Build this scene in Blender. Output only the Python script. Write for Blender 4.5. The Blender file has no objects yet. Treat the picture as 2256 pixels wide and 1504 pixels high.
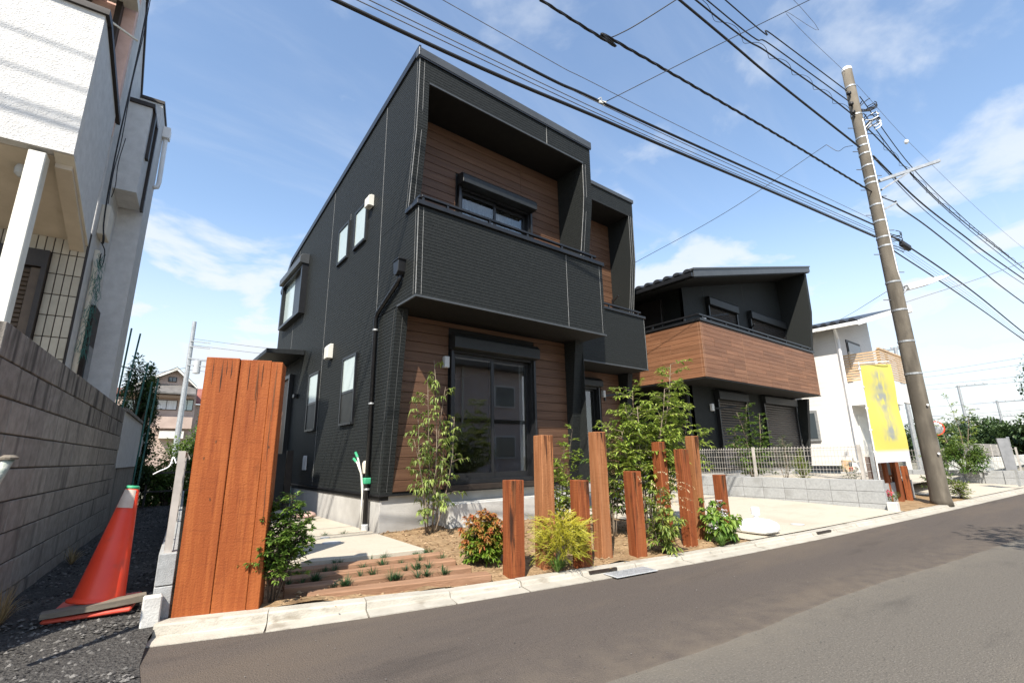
import bpy, bmesh, math, random
from mathutils import Vector, Matrix
import numpy as np

rng = random.Random(7)
scene = bpy.context.scene
COL = scene.collection
V = Vector

# ------------------------------------------------------------------ camera
cam_d = bpy.data.cameras.new('camera')
cam = bpy.data.objects.new('camera', cam_d); COL.objects.link(cam)
cam_d.sensor_width = 36.0; cam_d.lens = 16.551
cam_d.clip_start = 0.05; cam_d.clip_end = 3000
_r = V((0.787771, -0.615766, -0.015801)); _u = V((-0.133395, -0.195588, 0.971572)); _f = V((0.601351, 0.763268, 0.236218))
cam.matrix_world = Matrix(((_r.x, _u.x, -_f.x, 0.0), (_r.y, _u.y, -_f.y, 0.0), (_r.z, _u.z, -_f.z, 1.03), (0, 0, 0, 1)))
scene.camera = cam

# ------------------------------------------------------------------ light
SUN = V((-1.25, -1.0, 1.85)).normalized()          # towards the sun
ELEV = math.asin(SUN.z); AZ = math.atan2(SUN.x, SUN.y)
sd = bpy.data.lights.new('sun', 'SUN'); sd.energy = 5.0; sd.angle = math.radians(0.53); sd.color = (1.0, 0.935, 0.835)
sun = bpy.data.objects.new('sun', sd); COL.objects.link(sun)
sun.rotation_euler = SUN.to_track_quat('Z', 'Y').to_euler()
sun.location = (0, 0, 30)

world = bpy.data.worlds.new('World'); scene.world = world; world.use_nodes = True
nt = world.node_tree; nt.nodes.clear()
def wn(t, **k):
    n = nt.nodes.new(t)
    for a, b in k.items(): setattr(n, a, b)
    return n
def wl(a, b): nt.links.new(a, b)
def wmath(op, a, b=None, c=None):
    n = wn('ShaderNodeMath', operation=op)
    for i, q in enumerate((a, b, c)):
        if q is None: continue
        if isinstance(q, (int, float)): n.inputs[i].default_value = q
        else: wl(q, n.inputs[i])
    return n.outputs[0]
sky = wn('ShaderNodeTexSky'); sky.sky_type = 'NISHITA'; sky.sun_disc = False
sky.sun_elevation = ELEV; sky.sun_rotation = AZ
sky.air_density = 1.18; sky.dust_density = 0.5; sky.ozone_density = 0.9; sky.altitude = 30
tc = wn('ShaderNodeTexCoord')
sep = wn('ShaderNodeSeparateXYZ'); wl(tc.outputs['Generated'], sep.inputs[0])
den = wmath('ADD', wmath('MAXIMUM', sep.outputs[2], 0.0), 0.20)
comb = wn('ShaderNodeCombineXYZ')
wl(wmath('DIVIDE', sep.outputs[0], den), comb.inputs[0]); wl(wmath('DIVIDE', sep.outputs[1], den), comb.inputs[1])
mp = wn('ShaderNodeMapping'); wl(comb.outputs[0], mp.inputs[0]); mp.inputs['Rotation'].default_value = (0, 0, 0.5); mp.inputs['Scale'].default_value = (1.0, 1.0, 1.0); mp.inputs['Location'].default_value = (-9.0, -7.0, 0)
n1 = wn('ShaderNodeTexNoise'); wl(mp.outputs[0], n1.inputs['Vector']); n1.inputs['Scale'].default_value = 2.3; n1.inputs['Detail'].default_value = 9; n1.inputs['Roughness'].default_value = 0.55; n1.inputs['Distortion'].default_value = 0.25
mp2 = wn('ShaderNodeMapping'); wl(comb.outputs[0], mp2.inputs[0]); mp2.inputs['Rotation'].default_value = (0, 0, 0.35); mp2.inputs['Scale'].default_value = (0.55, 2.4, 1.0)
n2 = wn('ShaderNodeTexNoise'); wl(mp2.outputs[0], n2.inputs['Vector']); n2.inputs['Scale'].default_value = 1.3; n2.inputs['Detail'].default_value = 8; n2.inputs['Roughness'].default_value = 0.6; n2.inputs['Distortion'].default_value = 0.6
def wramp(src, p0, p1):
    r = wn('ShaderNodeMapRange'); r.interpolation_type = 'SMOOTHSTEP'
    wl(src, r.inputs[0]); r.inputs[1].default_value = p0; r.inputs[2].default_value = p1
    return r.outputs[0]
lowc = wramp(sep.outputs[2], 0.62, 0.22)
c1 = wramp(wmath('ADD', n1.outputs[0], wmath('MULTIPLY', lowc, 0.055)), 0.515, 0.645)
c2 = wmath('MULTIPLY', wramp(n2.outputs[0], 0.47, 0.80), 0.55)
cl = wmath('MAXIMUM', c1, c2)
low = wramp(sep.outputs[2], 0.75, 0.05)                     # more cloud towards the horizon
cl = wmath('MULTIPLY', cl, wmath('ADD', wmath('MULTIPLY', low, 0.72), 0.40))
hz = wmath('MULTIPLY', wramp(sep.outputs[2], 0.46, 0.02), 0.80)
clf = wmath('MINIMUM', wmath('MAXIMUM', cl, hz), 0.95)
bg_sky = wn('ShaderNodeBackground'); bg_sky.inputs[1].default_value = 0.15
wl(sky.outputs[0], bg_sky.inputs[0])
bg_cl = wn('ShaderNodeBackground'); bg_cl.inputs[0].default_value = (0.92, 0.98, 1.06, 1); bg_cl.inputs[1].default_value = 0.58
mix = wn('ShaderNodeMixShader'); wl(clf, mix.inputs[0]); wl(bg_sky.outputs[0], mix.inputs[1]); wl(bg_cl.outputs[0], mix.inputs[2])
out = wn('ShaderNodeOutputWorld'); wl(mix.outputs[0], out.inputs[0])

scene.view_settings.view_transform = 'Standard'; scene.view_settings.look = 'None'
scene.view_settings.gamma = 1.0; scene.view_settings.use_curve_mapping = False
scene.view_settings.exposure = 0.80

# ------------------------------------------------------------------ materials
def _n(t, kind, **k):
    n = t.nodes.new(kind)
    for a, b in k.items(): setattr(n, a, b)
    return n
def pm(name, c1, c2=None, scale=6.0, rough=0.7, bump=0.0, bscale=None, stretch=(1, 1, 1), metal=0.0, detail=6, spec=0.4,
       c3=None, s3=1.0, t3=(0.55, 0.75), stretch3=None, rand=0.0, p=(0.35, 0.65), attr=False, sub=0.0, rough2=None, rshift=True, bdist=0.01):
    m = bpy.data.materials.new(name); m.use_nodes = True
    t = m.node_tree; L = t.links; b = t.nodes['Principled BSDF']
    b.inputs['Roughness'].default_value = rough; b.inputs['Metallic'].default_value = metal
    b.inputs['Specular IOR Level'].default_value = spec
    c2 = c2 or c1
    tcn = _n(t, 'ShaderNodeTexCoord'); oi = _n(t, 'ShaderNodeObjectInfo')
    off = _n(t, 'ShaderNodeVectorMath', operation='MULTIPLY'); 
    cb = _n(t, 'ShaderNodeCombineXYZ')
    L.new(oi.outputs['Random'], cb.inputs[0]); L.new(oi.outputs['Random'], cb.inputs[1]); L.new(oi.outputs['Random'], cb.inputs[2])
    L.new(cb.outputs[0], off.inputs[0]); k = 37.0 if rshift else 0.0
    off.inputs[1].default_value = (k, k * 0.7, k * 1.3)
    ad = _n(t, 'ShaderNodeVectorMath', operation='ADD'); L.new(tcn.outputs['Object'], ad.inputs[0]); L.new(off.outputs[0], ad.inputs[1])
    mpn = _n(t, 'ShaderNodeMapping'); L.new(ad.outputs[0], mpn.inputs[0]); mpn.inputs['Scale'].default_value = stretch
    no = _n(t, 'ShaderNodeTexNoise'); L.new(mpn.outputs[0], no.inputs['Vector']); no.inputs['Scale'].default_value = scale; no.inputs['Detail'].default_value = detail; no.inputs['Roughness'].default_value = 0.6
    cr = _n(t, 'ShaderNodeValToRGB'); cr.color_ramp.elements[0].position = p[0]; cr.color_ramp.elements[1].position = p[1]
    cr.color_ramp.elements[0].color = (*c1, 1); cr.color_ramp.elements[1].color = (*c2, 1)
    if attr:
        at = _n(t, 'ShaderNodeAttribute'); at.attribute_name = 'rnd'
        sp = _n(t, 'ShaderNodeSeparateColor'); L.new(at.outputs['Color'], sp.inputs[0])
        L.new(sp.outputs[0], cr.inputs[0])
    else:
        L.new(no.outputs[0], cr.inputs[0])
    col = cr.outputs[0]
    if c3:
        mp3 = _n(t, 'ShaderNodeMapping'); L.new(ad.outputs[0], mp3.inputs[0]); mp3.inputs['Scale'].default_value = stretch3 or (1, 1, 1)
        n3 = _n(t, 'ShaderNodeTexNoise'); L.new(mp3.outputs[0], n3.inputs['Vector']); n3.inputs['Scale'].default_value = s3; n3.inputs['Detail'].default_value = 5
        mr = _n(t, 'ShaderNodeMapRange'); mr.interpolation_type = 'SMOOTHSTEP'; L.new(n3.outputs[0], mr.inputs[0]); mr.inputs[1].default_value = t3[0]; mr.inputs[2].default_value = t3[1]
        mx = _n(t, 'ShaderNodeMix', data_type='RGBA'); L.new(mr.outputs[0], mx.inputs[0]); L.new(col, mx.inputs[6]); mx.inputs[7].default_value = (*c3, 1)
        col = mx.outputs[2]
    if rand:
        hs = _n(t, 'ShaderNodeHueSaturation'); L.new(col, hs.inputs['Color'])
        mr2 = _n(t, 'ShaderNodeMapRange'); L.new(oi.outputs['Random'], mr2.inputs[0]); mr2.inputs[3].default_value = 1 - rand; mr2.inputs[4].default_value = 1 + rand
        L.new(mr2.outputs[0], hs.inputs['Value']); col = hs.outputs[0]
    L.new(col, b.inputs['Base Color'])
    if bump:
        nb = _n(t, 'ShaderNodeTexNoise'); L.new(mpn.outputs[0], nb.inputs['Vector']); nb.inputs['Scale'].default_value = bscale or scale * 3; nb.inputs['Detail'].default_value = 5
        bp = _n(t, 'ShaderNodeBump'); bp.inputs['Strength'].default_value = bump; bp.inputs['Distance'].default_value = bdist
        L.new(nb.outputs[0], bp.inputs['Height']); L.new(bp.outputs[0], b.inputs['Normal'])
    if rough2 is not None:
        mrr = _n(t, 'ShaderNodeMapRange'); L.new(no.outputs[0], mrr.inputs[0]); mrr.inputs[1].default_value = 0.35; mrr.inputs[2].default_value = 0.65; mrr.inputs[3].default_value = rough; mrr.inputs[4].default_value = rough2
        L.new(mrr.outputs[0], b.inputs['Roughness'])
    if sub:
        tr = _n(t, 'ShaderNodeBsdfTranslucent'); L.new(col, tr.inputs[0])
        ms = _n(t, 'ShaderNodeMixShader'); ms.inputs[0].default_value = sub
        L.new(b.outputs[0], ms.inputs[1]); L.new(tr.outputs[0], ms.inputs[2])
        L.new(ms.outputs[0], t.nodes['Material Output'].inputs[0])
    return m

M = {}
M['siding'] = pm('black_siding', (.0128, .0146, .0142), (.0225, .0248, .0238), 38, .62, .55, 95, c3=(.030, .032, .030), s3=160, t3=(.60, .72), spec=.2, bdist=.006)
M['sealant'] = pm('grey_sealant', (.22, .22, .21), (.34, .34, .33), 20, .7)
M['black'] = pm('black_aluminium', (.010, .0105, .012), (.014, .0145, .016), 9, .38, spec=.5)
M['blackm'] = pm('black_trim', (.013, .015, .016), (.02, .022, .023), 12, .5, spec=.4)
M['coping'] = pm('grey_coping', (.045, .049, .052), (.06, .064, .067), 5, .42, spec=.5)
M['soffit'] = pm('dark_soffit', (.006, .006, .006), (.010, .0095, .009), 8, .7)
M['plank'] = pm('wood_siding', (.084, .041, .023), (.128, .068, .039), 4, .52, .25, 60, stretch=(.35, 1, 9), rand=.13, spec=.35, c3=(.060, .028, .016), s3=5, t3=(.55, .8), stretch3=(.3, 1, 10))
M['plank_c'] = pm('wood_siding_orange', (.165, .072, .035), (.235, .115, .061), 4, .5, .2, 60, stretch=(.35, .35, 9), rand=.16, spec=.35)
M['concrete'] = pm('concrete', (.46, .45, .42), (.58, .57, .53), 3.5, .85, .35, 70, c3=(.38, .36, .33), s3=1.4, t3=(.58, .78))
M['slab'] = pm('path_concrete', (.45, .42, .365), (.52, .49, .43), 2.5, .85, .2, 120, c3=(.39, .355, .30), s3=.9, t3=(.55, .8))
M['kerb'] = pm('kerb_concrete', (.34, .315, .262), (.42, .39, .33), 5, .9, .5, 90, rand=.07, c3=(.24, .21, .165), s3=6, t3=(.56, .75), stretch3=(1, 1, 3))
M['foundation'] = pm('foundation_mortar', (.40, .39, .37), (.50, .49, .46), 2.6, .85, .25, 60, c3=(.33, .315, .29), s3=1.1, t3=(.5, .75))
M['block'] = pm('grey_block', (.29, .295, .29), (.36, .365, .36), 30, .9, .5, 140, rand=.05, c3=(.25, .25, .24), s3=3, t3=(.55, .8))
M['oldblock'] = pm('old_block', (.235, .21, .18), (.33, .30, .26), 14, .95, .5, 120, rand=.09, c3=(.13, .115, .10), s3=2.2, t3=(.52, .75), stretch3=(2.6, 2.6, .45))
M['oldblock_t'] = pm('old_block_stained', (.19, .17, .145), (.27, .245, .215), 14, .95, .5, 120, rand=.09, c3=(.060, .053, .046), s3=3.0, t3=(.46, .66), stretch3=(2.6, 2.6, .35))
M['mortar'] = pm('old_mortar', (.055, .05, .046), (.085, .078, .07), 30, .95)
M['mortar_l'] = pm('light_mortar', (.26, .24, .22), (.32, .30, .28), 20, .95)
M['asphalt'] = pm('asphalt_old', (.105, .102, .095), (.150, .146, .137), 140, .92, .7, 260, c3=(.185, .175, .155), s3=.55, t3=(.52, .78), rshift=False, bdist=.006, spec=.25)
M['asphalt_n'] = pm('asphalt_new', (.066, .063, .059), (.094, .090, .084), 150, .9, .7, 260, c3=(.135, .122, .100), s3=.8, t3=(.50, .76), stretch3=(.45, 1.3, 1), rshift=False, bdist=.006, spec=.25)
M['soil'] = pm('garden_soil', (.22, .145, .078), (.33, .228, .132), 9, .97, 1.0, 26, c3=(.145, .092, .05), s3=3.5, t3=(.58, .75), bdist=.03, spec=.1, rshift=False)
M['clod'] = pm('soil_clod', (.17, .105, .058), (.33, .22, .13), 11, .97, .6, 40, rand=.18, spec=.1)
M['gravel'] = pm('dark_gravel', (.040, .038, .036), (.095, .09, .083), 60, .95, 1.0, 60, rshift=False, c3=(.14, .13, .115), s3=1.4, t3=(.55, .75), bdist=.03, spec=.15)
M['stone'] = pm('gravel_stone', (.035, .033, .032), (.19, .18, .165), 3, .95, attr=True, p=(0, 1), spec=.15)
M['dirt'] = pm('far_ground', (.13, .12, .08), (.22, .20, .15), .4, .95, rshift=False)
M['sleeper'] = pm('sleeper_wood', (.20, .060, .024), (.31, .112, .046), 5, .68, .35, 40, stretch=(3.5, 3.5, .25), rand=.10, c3=(.022, .013, .010), s3=5, t3=(.58, .76), stretch3=(3.6, 3.6, .35), spec=.25)
M['sleeper_pale'] = pm('sleeper_wood_pale', (.29, .120, .050), (.40, .185, .088), 5, .7, .35, 40, stretch=(3.5, 3.5, .25), rand=.06, c3=(.10, .055, .035), s3=6, t3=(.58, .80), stretch3=(3.5, 3.5, .3), spec=.2)
M['sleeper_o'] = pm('panel_wood', (.30, .097, .033), (.40, .148, .054), 7, .66, .25, 45, stretch=(3.5, 3.5, .16), rand=.07, c3=(.21, .066, .024), s3=3.2, t3=(.5, .8), stretch3=(3, 3, .2), spec=.25)
M['stain'] = pm('dark_stain_wood', (.035, .016, .010), (.20, .075, .03), 9, .7, .3, 45, stretch=(3.2, 3.2, .4), spec=.2)
M['tie'] = pm('path_tie_wood', (.215, .118, .068), (.325, .190, .116), 6, .75, .4, 50, stretch=(.4, 3, 3), rand=.09, spec=.2, c3=(.15, .072, .04), s3=6, t3=(.58, .9), stretch3=(.3, 4, 4))
M['stucco'] = pm('white_stucco', (.58, .57, .545), (.66, .65, .625), 12, .9, .9, 70, c3=(.47, .455, .425), s3=1.3, t3=(.62, .85), rshift=False, bdist=.012)
M['stucco_s'] = pm('side_stucco', (.55, .55, .54), (.64, .64, .63), 10, .9, .5, 80, c3=(.47, .465, .455), s3=1.2, t3=(.55, .8), stretch3=(1, 1, .4), rshift=False)
M['pinkwall'] = pm('pink_wall', (.64, .43, .36), (.72, .50, .43), 10, .85, .2, 60)
M['cream'] = pm('cream_paint', (.62, .57, .47), (.70, .65, .55), 6, .7, .15, 60, c3=(.42, .36, .26), s3=5, t3=(.62, .75))
M['offwhite'] = pm('offwhite_metal', (.62, .605, .54), (.69, .675, .61), 6, .5)
M['tan'] = pm('tan_soffit', (.45, .38, .29), (.55, .47, .37), 3, .85, .1, 50, c3=(.36, .28, .2), s3=2.5, t3=(.6, .8))
M['tile'] = pm('cream_tile', (.37, .325, .245), (.44, .385, .295), 5, .45, rand=.07)
M['grout'] = pm('dark_grout', (.04, .034, .03), (.06, .05, .045), 20, .9)
M['bronze'] = pm('brown_shutter', (.085, .058, .038), (.115, .08, .052), 8, .55)
M['darkbrown'] = pm('dark_brown', (.022, .016, .013), (.035, .026, .02), 9, .5)
M['white'] = pm('white_paint', (.78, .78, .77), (.84, .84, .83), 6, .5)
M['plastic'] = pm('white_plastic', (.80, .80, .79), (.84, .84, .83), 3, .4, spec=.5)
M['greyplastic'] = pm('grey_plastic', (.42, .43, .43), (.5, .51, .51), 6, .5)
M['galv'] = pm('galvanised', (.33, .34, .34), (.46, .47, .47), 12, .45, metal=.5)
M['wire'] = pm('black_cable', (.010, .010, .011), (.016, .016, .017), 8, .55)
M['wire_g'] = pm('grey_cable', (.10, .10, .11), (.15, .15, .16), 8, .6)
M['meshwire'] = pm('fence_wire', (.40, .37, .33), (.52, .48, .43), 8, .5, metal=.2)
M['pole'] = pm('pole_concrete', (.122, .104, .079), (.168, .146, .114), 5, .9, .4, 80, stretch=(1, 1, .5), c3=(.080, .068, .052), s3=2, t3=(.5, .72), stretch3=(2, 2, .5))
M['cone'] = pm('orange_plastic', (.72, .045, .016), (.80, .060, .020), 4, .42, .06, 40, spec=.5, c3=(.42, .06, .04), s3=6, t3=(.56, .8))
M['cone_d'] = pm('red_plastic_worn', (.55, .06, .035), (.66, .11, .07), 7, .55)
M['tape'] = pm('worn_reflective', (.50, .40, .32), (.60, .52, .44), 12, .45)
M['greentape'] = pm('green_tape', (.03, .30, .14), (.08, .40, .22), 9, .5)
M['oldwood'] = pm('weathered_board', (.13, .11, .085), (.20, .17, .13), 8, .85, .3, 60, stretch=(1, 6, 6))
M['grate'] = pm('steel_grate', (.30, .31, .32), (.45, .46, .47), 30, .5, metal=.4)
M['bark'] = pm('bark', (.16, .12, .085), (.27, .215, .155), 16, .9, .5, 60, stretch=(2, 2, .5))
M['bark_d'] = pm('dark_bark', (.06, .045, .032), (.12, .09, .065), 16, .9, .5, 60)
def leafm(n, a, b, sub=.35): return pm(n, a, b, rough=.5, attr=True, p=(0, 1), sub=sub, spec=.4)
M['leaf_dog'] = leafm('dogwood_leaf', (.10, .165, .028), (.33, .40, .10))
M['leaf_ash'] = leafm('ash_leaf', (.12, .195, .024), (.38, .45, .085))
M['leaf_dark'] = leafm('dark_leaf', (.018, .045, .012), (.06, .11, .025), .25)
M['leaf_mid'] = leafm('mid_leaf', (.045, .105, .018), (.18, .26, .05))
M['leaf_azal'] = leafm('azalea_leaf', (.05, .115, .018), (.19, .28, .05))
M['leaf_olive'] = leafm('olive_leaf', (.10, .125, .07), (.24, .27, .17))
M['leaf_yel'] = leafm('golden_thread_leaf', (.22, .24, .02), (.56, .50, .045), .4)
M['leaf_nand'] = leafm('nandina_leaf', (.15, .25, .025), (.66, .16, .085), .4)
M['leaf_red'] = leafm('red_leaf', (.50, .07, .035), (.62, .20, .10), .35)
M['leaf_pieris'] = leafm('pieris_leaf', (.07, .14, .02), (.34, .38, .08))
M['bloom'] = leafm('dry_bloom', (.40, .28, .14), (.68, .58, .36), .3)
M['leaf_hyd'] = leafm('hydrangea_leaf', (.06, .15, .015), (.26, .36, .06))
M['petal'] = leafm('pale_petal', (.62, .55, .62), (.80, .78, .78), .3)
M['petal_r'] = leafm('crimson_petal', (.55, .03, .08), (.70, .10, .16), .3)
M['grass'] = leafm('mondo_grass', (.015, .05, .018), (.06, .13, .045), .2)
M['grass_l'] = leafm('liriope_leaf', (.05, .13, .02), (.18, .28, .06), .3)
M['straw'] = leafm('dry_grass', (.30, .21, .10), (.50, .38, .20), .3)
M['beige'] = pm('beige_wall', (.42, .32, .27), (.50, .39, .33), 1.5, .85)
M['slate'] = pm('slate_roof', (.10, .095, .09), (.17, .16, .15), 3, .8, stretch=(1, 1, 4))
M['redroof'] = pm('red_metal_roof', (.22, .075, .055), (.30, .12, .09), 2, .7)
M['tileblack'] = pm('black_roof_tile', (.02, .022, .026), (.035, .037, .042), 6, .4, spec=.5)
M['whitewall'] = pm('white_siding', (.66, .64, .605), (.71, .69, .655), 3, .75, .12, 40, stretch=(1, 1, 6))
M['tanslat'] = pm('tan_slat', (.50, .34, .19), (.58, .42, .26), 4, .6)
M['frost'] = pm('frosted_glass', (.42, .50, .48), (.50, .57, .55), 1.2, .16, spec=.6)
M['screen'] = pm('insect_screen', (.018, .019, .017), (.028, .029, .026), 3, .5)
M['curtain'] = pm('lace_curtain', (.55, .56, .58), (.72, .73, .75), 6, .9, stretch=(4, 4, .3))
M['inside'] = pm('room_wall', (.42, .40, .36), (.48, .46, .42), 2, .9)
M['insidef'] = pm('room_floor', (.16, .10, .06), (.24, .15, .09), 6, .5, stretch=(.3, 4, 1))
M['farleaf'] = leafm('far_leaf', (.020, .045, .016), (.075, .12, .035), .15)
M['doorwood'] = pm('door_wood', (.10, .045, .02), (.16, .08, .04), 5, .5, stretch=(4, 4, .4))
def layered(name, base, layers, rough=.92, bump=(.6, 220, .006), spec=.25, dust=None, rshift=False):
    """base colour, then (colour, scale, stretch, lo, hi, amount) noise layers on world-fixed object coordinates"""
    m = bpy.data.materials.new(name); m.use_nodes = True; t = m.node_tree; L = t.links; b = t.nodes['Principled BSDF']
    b.inputs['Roughness'].default_value = rough; b.inputs['Specular IOR Level'].default_value = spec
    tcn = _n(t, 'ShaderNodeTexCoord'); col = None; co = tcn.outputs['Object']
    if rshift:
        oi = _n(t, 'ShaderNodeObjectInfo'); cb = _n(t, 'ShaderNodeCombineXYZ')
        for q in range(3): L.new(oi.outputs['Random'], cb.inputs[q])
        sc_ = _n(t, 'ShaderNodeVectorMath', operation='MULTIPLY'); L.new(cb.outputs[0], sc_.inputs[0]); sc_.inputs[1].default_value = (31, 17, 43)
        ad_ = _n(t, 'ShaderNodeVectorMath', operation='ADD'); L.new(tcn.outputs['Object'], ad_.inputs[0]); L.new(sc_.outputs[0], ad_.inputs[1]); co = ad_.outputs[0]
    rgb = _n(t, 'ShaderNodeRGB'); rgb.outputs[0].default_value = (*base, 1); col = rgb.outputs[0]
    for k, (c, sc, st, lo, hi, am) in enumerate(layers):
        mp_ = _n(t, 'ShaderNodeMapping'); L.new(co, mp_.inputs[0]); mp_.inputs['Scale'].default_value = st; mp_.inputs['Location'].default_value = (k * 3.7, k * 1.9, 0); mp_.inputs['Rotation'].default_value = (0, 0, 0 if rshift else .12)
        no = _n(t, 'ShaderNodeTexNoise'); L.new(mp_.outputs[0], no.inputs['Vector']); no.inputs['Scale'].default_value = sc; no.inputs['Detail'].default_value = 6; no.inputs['Roughness'].default_value = .62
        mr_ = _n(t, 'ShaderNodeMapRange'); mr_.interpolation_type = 'SMOOTHSTEP'; L.new(no.outputs[0], mr_.inputs[0]); mr_.inputs[1].default_value = lo; mr_.inputs[2].default_value = hi; mr_.inputs[4].default_value = am
        mx = _n(t, 'ShaderNodeMix', data_type='RGBA'); L.new(mr_.outputs[0], mx.inputs[0]); L.new(col, mx.inputs[6]); mx.inputs[7].default_value = (*c, 1); col = mx.outputs[2]
    if dust:
        at = _n(t, 'ShaderNodeAttribute'); at.attribute_name = 'rnd'; sp = _n(t, 'ShaderNodeSeparateColor'); L.new(at.outputs['Color'], sp.inputs[0])
        no = _n(t, 'ShaderNodeTexNoise'); L.new(tcn.outputs['Object'], no.inputs['Vector']); no.inputs['Scale'].default_value = 7; no.inputs['Detail'].default_value = 7
        mr_ = _n(t, 'ShaderNodeMapRange'); L.new(no.outputs[0], mr_.inputs[0]); mr_.inputs[1].default_value = .3; mr_.inputs[2].default_value = .65
        mu = _n(t, 'ShaderNodeMath', operation='MULTIPLY'); L.new(mr_.outputs[0], mu.inputs[0]); L.new(sp.outputs[0], mu.inputs[1])
        mx = _n(t, 'ShaderNodeMix', data_type='RGBA'); L.new(mu.outputs[0], mx.inputs[0]); L.new(col, mx.inputs[6]); mx.inputs[7].default_value = (*dust, 1); col = mx.outputs[2]
    L.new(col, b.inputs['Base Color'])
    nb = _n(t, 'ShaderNodeTexNoise'); L.new(co, nb.inputs['Vector']); nb.inputs['Scale'].default_value = bump[1]; nb.inputs['Detail'].default_value = 4
    bp = _n(t, 'ShaderNodeBump'); bp.inputs['Strength'].default_value = bump[0]; bp.inputs['Distance'].default_value = bump[2]; L.new(nb.outputs[0], bp.inputs['Height']); L.new(bp.outputs[0], b.inputs['Normal'])
    return m
M['asphalt'] = layered('asphalt_old', (0.1188, 0.1061, 0.0893), [((0.1815, 0.1627, 0.1358), 85, (1, 1, 1), .50, .66, .9), ((0.0495, 0.0453, 0.0399), 60, (1, 1, 1), .56, .70, .8), ((0.1595, 0.1391, 0.1092), .7, (.5, 1.4, 1), .48, .70, .55), ((0.0726, 0.0649, 0.0560), 1.6, (.5, 1.6, 1), .55, .72, .55), ((0.0550, 0.0494, 0.0437), 5, (1, 1, 1), .66, .74, .7)], bump=(.9, 120, .01), dust=(.165, .145, .115))
M['asphalt_n'] = layered('asphalt_new', (0.0834, 0.0688, 0.0585), [((0.1212, 0.1020, 0.0869), 85, (1, 1, 1), .50, .68, .8), ((0.0369, 0.0314, 0.0277), 60, (1, 1, 1), .56, .70, .8), ((0.1212, 0.0952, 0.0719), .8, (.35, 1.6, 1), .46, .68, .6), ((0.0485, 0.0408, 0.0355), 1.3, (.4, 1.8, 1), .55, .72, .6), ((0.1552, 0.1275, 0.1027), 7, (.5, 1, 1), .68, .76, .45)], bump=(.9, 120, .01), dust=(.150, .122, .092))
GR = (5, 5, .22)
M['sleeper_o'] = layered('panel_wood', (0.2451, 0.0614, 0.0143), [((0.3096, 0.0883, 0.0218), 7, GR, .42, .62, .9), ((0.1634, 0.0358, 0.0084), 11, (5, 5, .3), .54, .70, .75), ((0.3440, 0.1056, 0.0294), 2.2, (2, 2, .3), .52, .72, .5), ((0.1720, 0.0416, 0.0109), 26, (.25, .25, 3.2), .52, .66, .38), ((0.0903, 0.0256, 0.0084), 2.6, (3, 3, .5), .62, .78, .6)], .7, (.5, 90, .006), .25, rshift=True)
M['sleeper'] = layered('sleeper_wood', (0.1900, 0.0508, 0.0170), [((0.2755, 0.0861, 0.0292), 7, GR, .42, .62, .9), ((0.0950, 0.0279, 0.0109), 12, (5, 5, .3), .52, .68, .8), ((0.2185, 0.0820, 0.0374), 2.4, (2, 2, .4), .52, .72, .5), ((0.1235, 0.0369, 0.0136), 26, (.25, .25, 3.2), .54, .68, .35), ((0.0190, 0.0107, 0.0075), 3.2, (3.4, 3.4, .42), .56, .70, .92)], .72, (.6, 90, .008), .2, rshift=True)
M['sleeper_pale'] = layered('sleeper_wood_pale', (0.2576, 0.1025, 0.0407), [((0.3404, 0.1512, 0.0666), 7, GR, .42, .62, .9), ((0.1564, 0.0554, 0.0222), 12, (5, 5, .3), .54, .70, .75), ((0.2760, 0.1386, 0.0703), 2.4, (2, 2, .4), .50, .70, .6), ((0.1840, 0.0714, 0.0296), 26, (.25, .25, 3.2), .54, .68, .35), ((0.0506, 0.0286, 0.0192), 3.0, (3.4, 3.4, .42), .60, .74, .85)], .74, (.6, 90, .008), .2, rshift=True)
M['slab'] = layered('path_concrete', (0.4365, 0.3906, 0.3139), [((0.4850, 0.4371, 0.3569), 40, (1, 1, 1), .45, .65, .6), ((0.3589, 0.3116, 0.2408), 1.1, (1, 1, 1), .48, .72, .6), ((0.3880, 0.3441, 0.2709), 9, (.3, 2.2, 1), .52, .70, .5), ((0.2910, 0.2511, 0.1935), 3, (1, 1, 1), .62, .76, .45)], .88, (.25, 140, .005))
def glassmat():
    m = bpy.data.materials.new('clear_glass'); m.use_nodes = True
    b = m.node_tree.nodes['Principled BSDF']
    b.inputs['Base Color'].default_value = (.62, .66, .66, 1); b.inputs['Roughness'].default_value = 0.0
    b.inputs['IOR'].default_value = 1.85; b.inputs['Transmission Weight'].default_value = 1.0
    return m
M['glass'] = glassmat()
def mirrormat():
    m = bpy.data.materials.new('tinted_glass'); m.use_nodes = True
    b = m.node_tree.nodes['Principled BSDF']
    b.inputs['Base Color'].default_value = (.06, .075, .085, 1); b.inputs['Roughness'].default_value = 0.03; b.inputs['Specular IOR Level'].default_value = 1.0
    return m
M['tint'] = mirrormat()

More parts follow.
